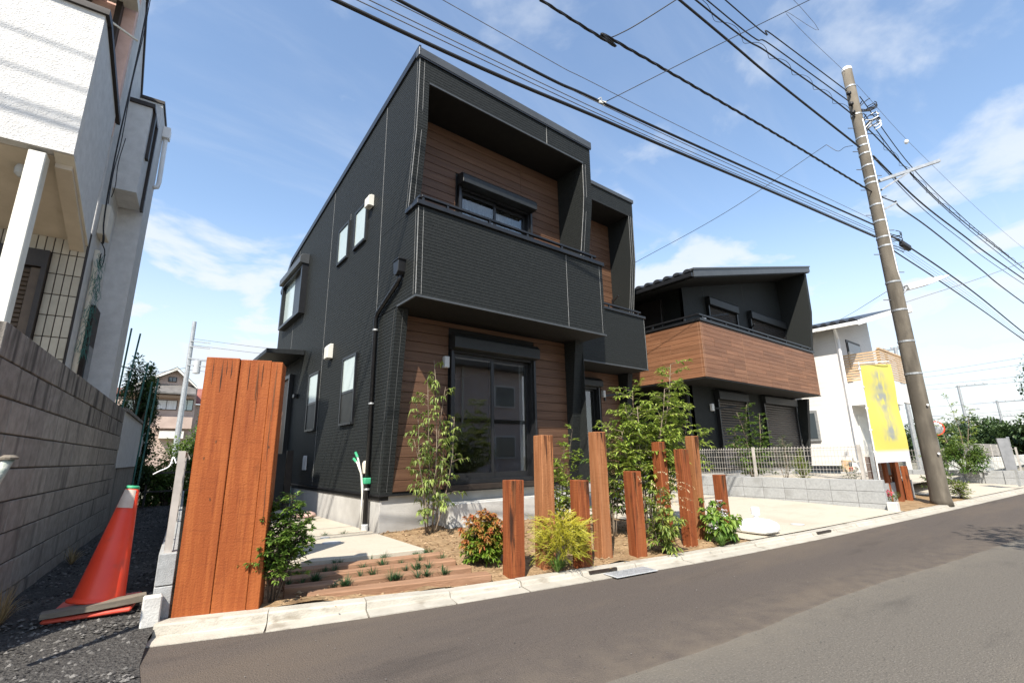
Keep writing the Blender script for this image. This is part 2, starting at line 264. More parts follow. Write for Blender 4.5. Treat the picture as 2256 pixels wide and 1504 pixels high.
def flagmat():
    m = bpy.data.materials.new('banner_cloth'); m.use_nodes = True
    t = m.node_tree; L = t.links; b = t.nodes['Principled BSDF']; b.inputs['Roughness'].default_value = .8
    at = _n(t, 'ShaderNodeAttribute'); at.attribute_name = 'rnd'           # r = across, g = up the cloth
    sp = _n(t, 'ShaderNodeSeparateColor'); L.new(at.outputs['Color'], sp.inputs[0])
    no = _n(t, 'ShaderNodeTexNoise'); L.new(at.outputs['Color'], no.inputs['Vector']); no.inputs['Scale'].default_value = 13; no.inputs['Detail'].default_value = 0.5
    def ma(op, a, c=None):
        n = _n(t, 'ShaderNodeMath', operation=op)
        for i, q in enumerate((a, c)):
            if q is None: continue
            if isinstance(q, (int, float)): n.inputs[i].default_value = q
            else: L.new(q, n.inputs[i])
        return n.outputs[0]
    tot = None
    for (u, v, ru, rv, s) in ((.50, .885, .20, .055, .55), (.50, .765, .22, .05, .7), (.50, .655, .22, .05, .95), (.53, .545, .16, .055, .6), (.58, .43, .16, .05, .45), (.58, .315, .15, .055, .8), (.56, .24, .17, .03, .6)):
        du = ma('DIVIDE', ma('SUBTRACT', sp.outputs[0], u), ru); dv = ma('DIVIDE', ma('SUBTRACT', sp.outputs[1], v), rv)
        d = ma('ADD', ma('MULTIPLY', du, du), ma('MULTIPLY', dv, dv))
        g = ma('MULTIPLY', ma('POWER', 2.718, ma('MULTIPLY', d, -1.0)), s)
        tot = g if tot is None else ma('ADD', tot, g)
    mr = _n(t, 'ShaderNodeMapRange'); mr.interpolation_type = 'SMOOTHSTEP'; L.new(no.outputs[0], mr.inputs[0]); mr.inputs[1].default_value = .25; mr.inputs[2].default_value = .58
    fac = ma('MINIMUM', ma('MULTIPLY', ma('MULTIPLY', tot, mr.outputs[0]), 1.25), .85)
    mx = _n(t, 'ShaderNodeMix', data_type='RGBA'); L.new(fac, mx.inputs[0]); mx.inputs[6].default_value = (.60, .54, .12, 1); mx.inputs[7].default_value = (.24, .27, .31, 1)
    wt = _n(t, 'ShaderNodeMapRange'); wt.interpolation_type = 'SMOOTHSTEP'; L.new(sp.outputs[1], wt.inputs[0]); wt.inputs[1].default_value = .135; wt.inputs[2].default_value = .085
    m2 = _n(t, 'ShaderNodeMix', data_type='RGBA'); L.new(wt.outputs[0], m2.inputs[0]); L.new(mx.outputs[2], m2.inputs[6]); m2.inputs[7].default_value = (.58, .58, .64, 1)
    L.new(m2.outputs[2], b.inputs['Base Color'])
    tr = _n(t, 'ShaderNodeBsdfTranslucent'); L.new(m2.outputs[2], tr.inputs[0]); ms = _n(t, 'ShaderNodeMixShader'); ms.inputs[0].default_value = .25
    L.new(b.outputs[0], ms.inputs[1]); L.new(tr.outputs[0], ms.inputs[2]); L.new(ms.outputs[0], t.nodes['Material Output'].inputs[0])
    return m
M['flag'] = flagmat()
# ------------------------------------------------------------------ mesh helpers
ORG = {}
def org(o): return ORG.get(o.name, V((0, 0, 0)))
class MB:
    def __init__(s): s.v = []; s.f = []; s.r = []
    def add(s, vs, fs, r=None):
        k = len(s.v); s.v += [tuple(p) for p in vs]; s.f += [tuple(i + k for i in q) for q in fs]
        s.r += [r if r is not None else (0.5, 0.5, 0.5)] * len(vs)
        return s
    def box(s, x0, x1, y0, y1, z0, z1):
        return s.add([(x0, y0, z0), (x1, y0, z0), (x1, y1, z0), (x0, y1, z0), (x0, y0, z1), (x1, y0, z1), (x1, y1, z1), (x0, y1, z1)],
                     [(0, 3, 2, 1), (4, 5, 6, 7), (0, 1, 5, 4), (1, 2, 6, 5), (2, 3, 7, 6), (3, 0, 4, 7)])
    def hexa(s, p): # 8 points, bottom 4 ccw then top 4
        return s.add(p, [(0, 3, 2, 1), (4, 5, 6, 7), (0, 1, 5, 4), (1, 2, 6, 5), (2, 3, 7, 6), (3, 0, 4, 7)])
    def bar(s, a, b, w, h, up=(0, 0, 1)):
        a = V(a); b = V(b); d = (b - a).normalized(); up = V(up)
        if abs(d.dot(up)) > .98: up = V((1, 0, 0))
        sd = d.cross(up).normalized(); u = sd.cross(d).normalized()
        sd *= w / 2; u *= h / 2
        return s.add([a - sd - u, a + sd - u, a + sd + u, a - sd + u, b - sd - u, b + sd - u, b + sd + u, b - sd + u],
                     [(0, 1, 2, 3), (7, 6, 5, 4), (0, 4, 5, 1), (1, 5, 6, 2), (2, 6, 7, 3), (3, 7, 4, 0)])
    def tube(s, pts, rad, n=6, cap=True, r=None):
        pts = [V(p) for p in pts]; m = len(pts)
        if isinstance(rad, (int, float)): rad = [rad] * m
        rings = []; prev = None; vs = []
        for i in range(m):
            d = (pts[min(i + 1, m - 1)] - pts[max(i - 1, 0)])
            d = d.normalized() if d.length > 1e-9 else V((0, 0, 1))
            ref = prev if prev is not None else (V((0, 0, 1)) if abs(d.z) < .9 else V((1, 0, 0)))
            a = (ref - d * ref.dot(d))
            a = a.normalized() if a.length > 1e-6 else d.orthogonal().normalized()
            prev = a; b = d.cross(a)
            for k in range(n):
                t = 2 * math.pi * k / n
                vs.append(pts[i] + (a * math.cos(t) + b * math.sin(t)) * rad[i])
        fs = []
        for i in range(m - 1):
            for k in range(n):
                fs.append((i * n + k, i * n + (k + 1) % n, (i + 1) * n + (k + 1) % n, (i + 1) * n + k))
        if cap: fs.append(tuple(range(n - 1, -1, -1))); fs.append(tuple((m - 1) * n + k for k in range(n)))
        return s.add(vs, fs, r)
    def lathe(s, c, prof, n=24, axis=(0, 0, 1), cap=True):
        ax = V(axis).normalized(); a = ax.orthogonal().normalized(); b = ax.cross(a); c = V(c); vs = []
        for (rr, z) in prof:
            for k in range(n):
                t = 2 * math.pi * k / n; vs.append(c + ax * z + (a * math.cos(t) + b * math.sin(t)) * rr)
        fs = []
        for i in range(len(prof) - 1):
            for k in range(n): fs.append((i * n + k, i * n + (k + 1) % n, (i + 1) * n + (k + 1) % n, (i + 1) * n + k))
        if cap: fs.append(tuple(range(n - 1, -1, -1))); fs.append(tuple((len(prof) - 1) * n + k for k in range(n)))
        return s.add(vs, fs)
    def prism(s, poly, off):
        """poly: list of 3D points, extruded by vector off"""
        n = len(poly); off = V(off); p = [V(q) for q in poly]
        vs = p + [q + off for q in p]
        fs = [tuple(range(n)), tuple(range(2 * n - 1, n - 1, -1))] + [(i + n, (i + 1) % n + n, (i + 1) % n, i) for i in range(n)]
        return s.add(vs, fs)
    def mesh(s, name, o=V((0, 0, 0)), bevel=0, smooth=False):
        me = bpy.data.meshes.new(name)
        arr = np.array(s.v, dtype=np.float64) - np.array(o)
        me.from_pydata(arr.tolist(), [], s.f); me.update()
        bm = bmesh.new(); bm.from_mesh(me)
        if len(bm.faces) < 60000: bmesh.ops.recalc_face_normals(bm, faces=bm.faces) if not getattr(s, 'raw', False) else None
        if bevel:
            bmesh.ops.bevel(bm, geom=[e for e in bm.edges], offset=bevel, segments=1, affect='EDGES', clamp_overlap=True)
        bm.to_mesh(me); bm.free()
        if getattr(s, 'raw', False) or getattr(s, 'useattr', False):
            ca = me.color_attributes.new('rnd', 'FLOAT_COLOR', 'POINT')
            buf = np.ones((len(s.r), 4), dtype=np.float32); buf[:, :3] = np.array(s.r, dtype=np.float32)
            ca.data.foreach_set('color', buf.ravel())
        if smooth: me.polygons.foreach_set('use_smooth', [True] * len(me.polygons))
        return me
def put(name, me, mat, parent=None, loc=(0, 0, 0), rot=(0, 0, 0)):
    o = bpy.data.objects.new(name, me); COL.objects.link(o)
    if mat is not None and not me.materials: me.materials.append(mat)
    if parent is not None: o.parent = parent; o.location = V(loc) - org(parent)
    else: o.location = V(loc)
    o.rotation_euler = rot; ORG[o.name] = V(loc)
    return o
def build(mb, name, mat, parent=None, bevel=0, smooth=False, loc=None):
    if isinstance(mat, str): mat = M[mat]
    if loc is None:
        if parent is not None: loc = org(parent)
        else:
            a = np.array(mb.v); loc = V(((a[:, 0].min() + a[:, 0].max()) / 2, (a[:, 1].min() + a[:, 1].max()) / 2, a[:, 2].min()))
    loc = V(loc)
    return put(name, mb.mesh(name, loc, bevel, smooth), mat, parent, loc)
def empty(name, loc, label=None, cat=None, group=None, kind=None):
    o = bpy.data.objects.new(name, None); COL.objects.link(o); o.location = loc; o.empty_display_size = .1; ORG[o.name] = V(loc)
    return tag(o, label, cat, group, kind)
def tag(o, label=None, cat=None, group=None, kind=None):
    if label: o['label'] = label
    if cat: o['category'] = cat
    if group: o['group'] = group
    if kind: o['kind'] = kind
    return o
def B(*a): return MB().box(*a)

_bc = {}
def cbox(sx, sy, sz, bevel):
    k = (round(sx, 4), round(sy, 4), round(sz, 4), bevel)
    if k not in _bc: _bc[k] = MB().box(-sx / 2, sx / 2, -sy / 2, sy / 2, 0, sz).mesh('box', bevel=bevel)
    return _bc[k]
_bcm = {}
def piece(name, sx, sy, sz, bevel, mat, parent, loc, rz=0):
    """a bevelled box piece, base centre at loc, shared mesh data"""
    if isinstance(mat, str): mat = M[mat]
    k = (round(sx, 4), round(sy, 4), round(sz, 4), bevel, mat.name)
    if k not in _bcm:
        me = MB().box(-sx / 2, sx / 2, -sy / 2, sy / 2, 0, sz).mesh(name, bevel=bevel); me.materials.append(mat); _bcm[k] = me
    return put(name, _bcm[k], mat, parent, loc, (0, 0, rz))

def lerp(a, b, t): return a + (b - a) * t
def interp(x, pts):
    if x <= pts[0][0]:
        (x0, y0), (x1, y1) = pts[0], pts[1]
    elif x >= pts[-1][0]:
        (x0, y0), (x1, y1) = pts[-2], pts[-1]
    else:
        for (x0, y0), (x1, y1) in zip(pts, pts[1:]):
            if x0 <= x <= x1: break
    return y0 + (y1 - y0) * (x - x0) / (x1 - x0)

# kerb line (asphalt edge), curved gently
KP = [(.18, 3.69), (.82, 3.485), (1.61, 3.265), (2.85, 3.045), (4.63, 2.735), (7.0, 2.46), (11.0, 2.12), (16.5, 1.70), (26, .95), (60, -1.8)]
def KY(x):   # smoothed
    return sum(interp(x + d, KP) for d in (-.6, -.3, 0, .3, .6)) / 5 if x > .8 else interp(x, KP)
def KH(x): return lerp(.075, .045, min(1, max(0, (x - .9) / 1.2)))
KW = .27
def gz(x, y):
    """ground height behind the kerb"""
    t = min(1, max(0, (y - KY(x) - KW) / 2.2)); return lerp(KH(x) - .004, .115, t)

# ------------------------------------------------------------------ setting
g = MB(); g.add([(-400, -400, -.05), (600, -400, -.05), (600, 600, -.05), (-400, 600, -.05)], [(0, 1, 2, 3)])
tag(build(g, 'ground', 'dirt', loc=(0, 0, 0)), kind='structure')
from mathutils import noise as mno
# road: older asphalt, and a darker newer strip along the kerb
xs = [-30, -20, -12, -8, -5, -3, -2, -1, -.4] + [.18 + .07 * i for i in range(250)] + [18.5, 20, 23, 26, 30, 36, 45, 60]
def KY2(x): return KY(x) if x >= .18 else 3.69 + (.18 - x) * .30
SEAM = [(-30, 5.2), (-3, 2.5), (0, 1.95), (2.67, 1.61), (3.2, 1.57), (4.07, 1.515), (5.0, 1.42), (6.1, 1.25), (9, .9), (60, -5)]
def seam(x): return interp(x, SEAM) + .012 * mno.noise(V((x * 3, 1, 0))) + .01 * mno.noise(V((x * 11, 4, 0)))
def strip_sheet(name, rows, mat):
    """rows: list of (y function, dust amount)"""
    g = MB(); g.useattr = True; g.raw = True; n = len(rows)
    for x in xs:
        for yf, du in rows: g.v.append((x, yf(x), 0)); g.r.append((du, du, du))
    g.f = [(i * n + j, (i + 1) * n + j, (i + 1) * n + j + 1, i * n + j + 1) for i in range(len(xs) - 1) for j in range(n - 1)]
    return tag(build(g, name, mat, loc=(0, 0, 0)), kind='structure')
strip_sheet('road', [(lambda x: -9 + (-.09 * x if x > 0 else 0), 0), (lambda x: seam(x) - .30, 0), (lambda x: seam(x) - .05, .45), (seam, .8)], 'asphalt')
strip_sheet('road_resurfaced_strip', [(seam, 1.0), (lambda x: seam(x) + .03, .55), (lambda x: seam(x) + .25, .35), (lambda x: seam(x) + .55, 0), (lambda x: KY2(x) - .12, 0), (lambda x: KY2(x) + .03, .25)], 'asphalt_n')

# kerb: L-shaped gutter blocks, one object each
kerb = empty('kerb', (0, 0, 0), kind='structure')
x = .18; i = 0
while x < 30:
    L = .60; x1 = x + L
    gap = .006
    a = V((x + gap, KY(x + gap), 0)); b = V((x1 - gap, KY(x1 - gap), 0)); d = (b - a).normalized(); n = V((-d.y, d.x, 0))
    h0, h1 = KH(x), KH(x1); dz = rng.uniform(-.003, .003)
    # drop kerb at the drives
    prof = lambda h: [(0, -.05), (0, .006), (.135, .010), (.145, .014), (.153, h - .010), (.165, h), (KW, h), (KW, -.05)]
    m = MB(); A = [a + n * q + V((0, 0, z + dz)) for q, z in prof(h0)]; Bp = [b + n * q + V((0, 0, z + dz)) for q, z in prof(h1)]; k = len(A)
    m.add(A + Bp, [(j, (j + 1) % k, (j + 1) % k + k, j + k) for j in range(k)] + [tuple(range(k - 1, -1, -1)), tuple(range(k, 2 * k))])
    build(m, 'kerb_block', 'kerb', kerb, loc=(a + b) / 2)
    x = x1; i += 1

# garden soil in front of the house, bumpy
def sheet(name, poly_x0, poly_x1, y0f, y1f, nx, ny, zf, mat, kind='structure', parent=None):
    g = MB()
    for i in range(nx + 1):
        xx = lerp(poly_x0, poly_x1, i / nx)
        for j in range(ny + 1):
            yy = lerp(y0f(xx), y1f(xx), j / ny); g.v.append((xx, yy, zf(xx, yy))); g.r.append((.5,) * 3)
    for i in range(nx):
        for j in range(ny):
            k = i * (ny + 1) + j; g.f.append((k, k + ny + 1, k + ny + 2, k + 1))
    return tag(build(g, name, mat, loc=(0, 0, 0), smooth=True), kind=kind)
def bump(x, y, a=.03): return a * (mno.noise(V((x * 2.3, y * 2.3, 0))) + .6 * mno.noise(V((x * 6, y * 6, 3))) + .4 * mno.noise(V((x * 15, y * 15, 7))))
sheet('garden_soil', .36, 6.05, lambda x: KY(x) + KW - .004, lambda x: 6.25 if x > 2.55 else 5.6, 120, 60, lambda x, y: gz(x, y) + bump(x, y) - .004 - (.045 if x < 2.42 and 3.55 + (2.45 - x) * .22 < y < 4.65 + (2.45 - x) * .2 else 0), 'soil')
# lot ground under everything behind the kerb
sheet('lot_ground', .2, 20, lambda x: KY(x) + KW - .01, lambda x: 16, 60, 40, lambda x, y: gz(x, y) - .05, 'soil')
# concrete drive
sheet('driveway', 5.72, 10.05, lambda x: KY(x) + KW + .002, lambda x: 7.6, 20, 12, lambda x, y: gz(x, y) + .012, 'slab')
sheet('driveway_far', 13.6, 18.9, lambda x: KY(x) + KW + .002, lambda x: 5.0, 10, 8, lambda x, y: gz(x, y) + .012, 'slab')
# path slabs at the side of the house
def slab(poly, z0, z1): 
    m = MB().prism([(x, y, z0) for x, y in poly], (0, 0, z1 - z0)); return tag(build(m, 'path_slab', 'slab', bevel=.006), kind='structure')
slab([(.95, 4.86), (2.46, 4.60), (2.50, 6.18), (.90, 6.30)], .05, .132)
slab([(.90, 6.38), (2.50, 6.26), (2.50, 8.30), (.88, 8.42)], .05, .132)
slab([(.88, 8.50), (2.50, 8.38), (2.50, 10.4), (.9, 10.5)], .05, .132)
# gravel lane at the left, ramping down to the road
def lane_z(x, y): return min(.10, max(.0, (y - 3.45) * .13)) + bump(x, y, .012)
def WX(y): return -.638 + .083 * (y - 3.81)        # face of the old block wall
g = MB()
for i in range(31):
    yy = 3.05 + i * .34
    for j in range(9):
        x0, x1 = (WX(yy) - .05, .30 + .075 * (yy - 4)) if yy > 3.9 else (-3.2, .21)
        if yy < 3.6: x0, x1 = (-3.2, .17)
        xx = lerp(x0, x1, j / 8); g.v.append((xx, yy, lane_z(xx, yy) + .004)); g.r.append((.5,) * 3)
for i in range(30):
    for j in range(8):
        k = i * 9 + j; g.f.append((k, k + 1, k + 10, k + 9))
tag(build(g, 'gravel_lane', 'gravel', loc=(0, 0, 0), smooth=True), kind='structure')
# loose stones of the lane
g = MB(); g.raw = True
ICO = [(0, 0, 1), (.9, 0, .1), (.28, .85, -.05), (-.72, .53, .12), (-.72, -.53, -.1), (.28, -.85, .1), (0, 0, -.8)]
ICF = [(0, 1, 2), (0, 2, 3), (0, 3, 4), (0, 4, 5), (0, 5, 1), (6, 2, 1), (6, 3, 2), (6, 4, 3), (6, 5, 4), (6, 1, 5)]
def stone(g, x, y, z, s, v):
    a = rng.uniform(0, 6.28); ca, sa = math.cos(a), math.sin(a); sx, sy, sz = s * rng.uniform(.7, 1.3), s * rng.uniform(.6, 1.2), s * rng.uniform(.4, .8)
    g.add([(x + (p[0] * ca - p[1] * sa) * sx, y + (p[0] * sa + p[1] * ca) * sy, z + p[2] * sz) for p in ICO], ICF, (v, v, v))
for k in range(5200):
    yy = 3.2 + 10 * rng.random() ** 1.7
    x0, x1 = (WX(yy) + .02, .24 + .075 * (yy - 4)) if yy > 3.95 else (-1.0, .16)
    xx = rng.uniform(x0, x1)
    stone(g, xx, yy, lane_z(xx, yy) + .004, rng.uniform(.006, .019), rng.random() ** 2)
tag(build(g, 'gravel', 'stone', loc=(0, 0, 0)), label='loose dark gravel in the lane beside the grey block wall', cat='gravel', kind='stuff')
# soil clods
g = MB(); g.raw = True
for k in range(2600):
    xx = rng.uniform(.9, 6.0); yy = rng.uniform(KY(xx) + KW + .02, 6.0)
    if xx < 2.52 and yy > 4.5: continue
    if xx > 5.8: continue
    stone(g, xx, yy, gz(xx, yy) + bump(xx, yy), rng.uniform(.006, .022) * (1.6 if rng.random() < .06 else 1), rng.random())
M['clodm'] = pm('soil_crumb', (.15, .09, .05), (.36, .25, .15), rough=.97, attr=True, p=(0, 1), spec=.1)
tag(build(g, 'soil_crumbs', 'clodm', loc=(0, 0, 0)), label='crumbs of brown soil strewn over the planting bed', cat='soil', kind='stuff')
g = MB(); g.raw = True; r_ = random.Random(77)
for k in range(170):
    xx = r_.uniform(1.0, 5.8); yy = r_.uniform(KY(xx) + .05, 5.9)
    if xx < 2.55 and yy > 3.3 and r_.random() < .7: continue
    a = r_.uniform(0, 6.28); s = r_.uniform(.008, .02); z = gz(xx, yy) + (bump(xx, yy) + .012 if yy > KY(xx) + KW else .004); v = r_.random(); c, q = math.cos(a) * s, math.sin(a) * s
    g.add([(xx - c, yy - q, z), (xx + q * .5, yy - c * .5, z + s * .35), (xx + c, yy + q, z + .002), (xx - q * .5, yy + c * .5, z + s * .3)], [(0, 1, 2), (0, 2, 3)], (v, v, v))
tag(build(g, 'fallen_leaves', 'straw', loc=(0, 0, 0)), label='dry fallen leaves dotted over the planting bed and kerb', cat='leaves', kind='stuff')
# grit on the road
g = MB(); g.raw = True
for k in range(500):
    xx = rng.uniform(.3, 9); yy = rng.uniform(.6, KY(xx) - .02); stone(g, xx, yy, .007, rng.uniform(.002, .005), rng.random() * 1.0)
tag(build(g, 'grit', 'stone', loc=(0, 0, 0)), label='fine grit scattered over the asphalt', cat='grit', kind='stuff')
# ------------------------------------------------------------------ the black two-bay house
def ribbed(mb, z0, z1, uf, P, pitch=.046, depth=.0035, gap=.007):
    z = z0
    while z < z1 - 1e-4:
        ze = min(z + pitch, z1); zg = max(ze - gap, z)
        a0, a1 = uf(z); b0, b1 = uf(zg); c0, c1 = uf(ze)
        if a1 - a0 > 1e-3:
            if b1 <= b0: b0 = b1 = (a0 + a1) / 2
            if c1 <= c0: c0 = c1 = (b0 + b1) / 2
            mb.add([P(a0, z, 0), P(a1, z, 0), P(b1, zg, 0), P(b0, zg, 0), P(b0, zg + .001, depth), P(b1, zg + .001, depth), P(c1, ze, depth), P(c0, ze, depth), P(c0, ze, 0), P(c1, ze, 0)],
                   [(0, 1, 2, 3), (3, 2, 5, 4), (4, 5, 6, 7), (7, 6, 9, 8)])
        z = ze
HX0, HX1, HX2, HX3 = 2.537, 2.70, 5.93, 6.14
YW = 6.0
house = empty('black_house', (2.537, 6.0, .1), 'black ribbed two-storey house with recessed brown wood front and two balconies', 'house')
def FY(z):
    if z < 3.02: return interp(z, [(.58, 5.985), (3.02, 5.70)])
    if z < 4.30: return 5.17
    return interp(z, [(4.30, 5.49), (5.60, 5.306), (6.76, 5.284)])
def RAKE(z): return interp(z, [(5.28, 13.04), (5.87, 12.17), (6.80, 5.29)])
def REAR(z): return min(12.95, RAKE(z)) if z > 5.2 else 12.95
PL = lambda y, z, d: (HX0 + d, y, z)
joints = [None, 6.43, 8.95, 11.47, None]
for i in range(4):
    m = MB(); ja, jb = joints[i], joints[i + 1]
    def uf(z, ja=ja, jb=jb):
        a = FY(z) if ja is None else ja + .003
        b = REAR(z) if jb is None else min(jb - .003, REAR(z))
        return a, b
    if i == 0:
        for za, zb in ((.575, 3.018), (3.022, 4.298), (4.302, 6.80)): ribbed(m, za, zb, uf, PL)
    else: ribbed(m, .575, 6.80, uf, PL)
    build(m, 'siding_panel', 'siding', house)
for j in joints[1:4]:
    zt = interp(j, [(5.29, 6.79), (12.17, 5.86), (13.04, 5.28)])
    m = MB().box(HX0 - .0015, HX0 + .01, j - .004, j + .004, .58, zt); build(m, 'sealant_joint', 'sealant', house)
# wall core: rear, right side, roof slabs, floors
build(B(HX0 + .008, HX0 + .13, 6.02, 12.9, .5, 5.25), 'side_wall_core', 'soffit', house)
build(B(HX0 + .14, 9.4, 12.8, 12.94, .12, 5.25), 'rear_wall', 'siding', house)
build(B(6.04, 6.135, 6.1, 12.78, .55, 6.6), 'party_wall', 'soffit', house)
build(B(9.28, 9.50, 7.62, 12.78, .12, 6.6), 'right_wall', 'siding', house)
rf = MB().prism([(2.53, 5.28, 6.80), (2.53, 12.17, 5.87), (2.53, 13.08, 5.27), (2.53, 13.08, 5.37), (2.53, 12.22, 5.97), (2.53, 5.28, 6.90)], (3.62, 0, 0))
roof = build(rf, 'roof', 'blackm', house)
rk = MB()
for a, b in (((5.262, 6.87), (12.19, 5.935)), ((12.19, 5.935), (13.1, 5.33))): rk.bar((2.525, a[0], a[1]), (2.525, b[0], b[1]), .03, .12)
build(rk, 'verge_trim', 'black', roof)
# front coping of the tall bay
cp = MB().box(2.505, 6.165, 5.255, 5.36, 6.745, 6.885); build(cp, 'coping', 'coping', house, bevel=.006)
build(B(2.515, 6.155, 5.262, 5.275, 6.722, 6.7445), 'coping_drip', 'black', house)
# fascia above the balcony opening
m = MB(); ribbed(m, 6.375, 6.722, lambda z: (HX0, 5.018), lambda u, z, d: (u, FY(z) + d, z)); build(m, 'siding_panel', 'siding', house)
m = MB(); ribbed(m, 6.375, 6.722, lambda z: (5.026, HX3), lambda u, z, d: (u, FY(z) + d, z)); build(m, 'siding_panel', 'siding', house)
build(B(5.018, 5.026, 5.2835, 5.30, 6.378, 6.72), 'sealant_joint', 'sealant', house)
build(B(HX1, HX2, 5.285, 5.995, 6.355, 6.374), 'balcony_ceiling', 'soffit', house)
build(B(HX1, HX2, 5.281, 5.30, 6.352, 6.376), 'opening_trim', 'coping', house)
# fin fronts (left and right, lower and upper), inner faces
for (xa, xb) in ((HX0, HX1), (HX2, HX3)):
    for za, zb in ((.575, 3.018), (4.302, 6.374)):
        m = MB(); ribbed(m, za, zb, lambda z: (xa, xb), lambda u, z, d: (u, FY(z) + d, z)); build(m, 'fin_front', 'siding', house)
for (xs_, sg) in ((HX1, -1), (HX2, 1)):
    for za, zb in ((.575, 3.018), (4.0, 6.354)):
        m = MB(); ribbed(m, za, zb, lambda z: (FY(z) if z > 4.3 or z < 3.1 else 5.5, YW - .002), lambda u, z, d: (xs_ + sg * d, u, z)); build(m, 'fin_inner_face', 'siding', house)
build(B(HX3 - .012, HX3, 5.72, 7.56, .575, 3.0), 'fin_outer_face', 'siding', house)
m = MB().prism([(HX3 - .012, FY(4.31) + .01, 4.31), (HX3 - .012, FY(5.6) + .01, 5.6), (HX3 - .012, FY(6.7) + .01, 6.72), (HX3 - .012, 7.6, 6.72), (HX3 - .012, 7.6, 4.31)], (.012, 0, 0)); build(m, 'fin_outer_face', 'siding', house)
# corner sealant lines on the fins
def cornerlines(x_corner, sgn, FYf, zr, off=.075, side=True):
    m = MB(); m2 = MB(); m3 = MB()
    for za, zb in zr:
        n = 6
        for k in range(n):
            a, b = lerp(za, zb, k / n), lerp(za, zb, (k + 1) / n); ya, yb = FYf(a + .003), FYf(b - .003)
            for mm, dx, dy in ((m, 0, -.001), (m2, off * sgn, -.001)):
                if mm is m2 and off == 0: continue
                mm.hexa([(x_corner + dx - .0025, ya + dy, a), (x_corner + dx + .0025, ya + dy, a), (x_corner + dx + .0025, ya + .01, a), (x_corner + dx - .0025, ya + .01, a),
                        (x_corner + dx - .0025, yb + dy, b), (x_corner + dx + .0025, yb + dy, b), (x_corner + dx + .0025, yb + .01, b), (x_corner + dx - .0025, yb + .01, b)])
            if side:
                xw = x_corner - .0015 * sgn
                m3.hexa([(xw, ya + off - .002, a), (xw + .006 * sgn, ya + off - .002, a), (xw + .006 * sgn, ya + off + .002, a), (xw, ya + off + .002, a),
                        (xw, yb + off - .002, b), (xw + .006 * sgn, yb + off - .002, b), (xw + .006 * sgn, yb + off + .002, b), (xw, yb + off + .002, b)])
    for mm in (m, m2, m3):
        if mm.v: build(mm, 'corner_sealant', 'sealant', house)
cornerlines(HX0, 1, FY, ((3.05, 4.27),)); cornerlines(HX0, 1, FY, ((4.36, 6.72),))
cornerlines(HX2, 1, FY, ((4.36, 6.36),), off=.07, side=False)
cornerlines(HX3 - .075, 1, FY, ((3.05, 4.27),), off=.0, side=False)
m = MB(); m2 = MB(); n = 6
M['sealant_d'] = pm('dark_sealant', (.05, .052, .05), (.09, .092, .09), 30, .7)
for k in range(n):
    a, b = lerp(.6, 2.98, k / n), lerp(.6, 2.98, (k + 1) / n)
    m.bar((HX0 + .085, FY(a) - .001, a), (HX0 + .085, FY(b) - .001, b), .004, .006)
    m2.bar((HX0 - .001, FY(a) + .085, a), (HX0 - .001, FY(b) + .085, b), .004, .006)
build(m, 'corner_sealant', 'sealant_d', house); build(m2, 'corner_sealant', 'sealant_d', house)
# balcony of the tall bay
m = MB(); ribbed(m, 3.035, 4.285, lambda z: (HX0, 5.246), lambda u, z, d: (u, 5.17 + d, z)); bal = build(m, 'balcony_front', 'siding', house)
m = MB(); ribbed(m, 3.035, 4.285, lambda z: (5.252, HX3), lambda u, z, d: (u, 5.17 + d, z)); build(m, 'siding_panel', 'siding', bal)
build(B(5.246, 5.252, 5.1685, 5.18, 3.04, 4.28), 'sealant_joint', 'sealant', bal)
build(B(HX0 + .01, HX3 - .002, 5.182, 5.30, 3.05, 4.28), 'balcony_wall', 'soffit', bal)
build(B(HX3 - .012, HX3, 5.178, 5.75, 3.035, 4.28), 'balcony_side', 'siding', bal)
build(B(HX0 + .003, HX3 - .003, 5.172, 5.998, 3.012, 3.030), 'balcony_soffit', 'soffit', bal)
build(B(HX0 - .006, HX3 + .006, 5.160, 5.184, 3.008, 3.034), 'balcony_drip_trim', 'coping', bal)
build(B(HX0 - .006, HX0 + .02, 5.184, 5.72, 3.008, 3.0335), 'balcony_drip_trim', 'coping', bal)
build(B(HX0 + .12, HX2, 5.31, 5.99, 3.3, 3.36), 'balcony_floor', 'concrete', bal)
capm = MB().box(HX0 - .035, HX3 + .03, 5.135, 5.325, 4.288, 4.352); build(capm, 'balcony_cap', 'black', bal, bevel=.004)
build(B(HX0 - .035, HX0 + .15, 5.327, 5.52, 4.288, 4.352), 'balcony_cap', 'black', bal, bevel=.004)
rl = MB().bar((HX0 + .06, 5.22, 4.455), (HX3 - .1, 5.22, 4.455), .055, .035); build(rl, 'handrail', 'black', bal, bevel=.004)
build(MB().bar((HX0 + .06, 5.22, 4.455), (HX0 + .06, 5.50, 4.455), .055, .034), 'handrail', 'black', bal)
for x in (2.62, 3.0, 3.72, 4.45, 5.2, 5.93):
    build(B(x - .016, x + .016, 5.20, 5.24, 4.352, 4.44), 'rail_post', 'black', bal)

def planks(x0, x1, y, z0, z1, joint, holes, parent, mat='plank', pitch=.146, th=.016):
    z = z0
    while z < z1 - .03:
        h = min(pitch, z1 - z) - .006
        segs = [(x0, x1)]
        for (hx0, hx1, hz0, hz1) in holes:
            if z + h > hz0 + .001 and z < hz1 - .001:
                ns = []
                for a, b in segs:
                    if a < hx0: ns.append((a, min(b, hx0)))
                    if b > hx1: ns.append((max(a, hx1), b))
                segs = ns
        out = []
        for a, b in segs:
            if joint and a + .05 < joint < b - .05: out += [(a, joint - .002), (joint + .002, b)]
            else: out.append((a, b))
        for a, b in out:
            if b - a < .02: continue
            piece('plank', round(b - a, 3), th, round(h, 4), .0035, mat, parent, ((a + b) / 2, y - th / 2, z))
        z += pitch
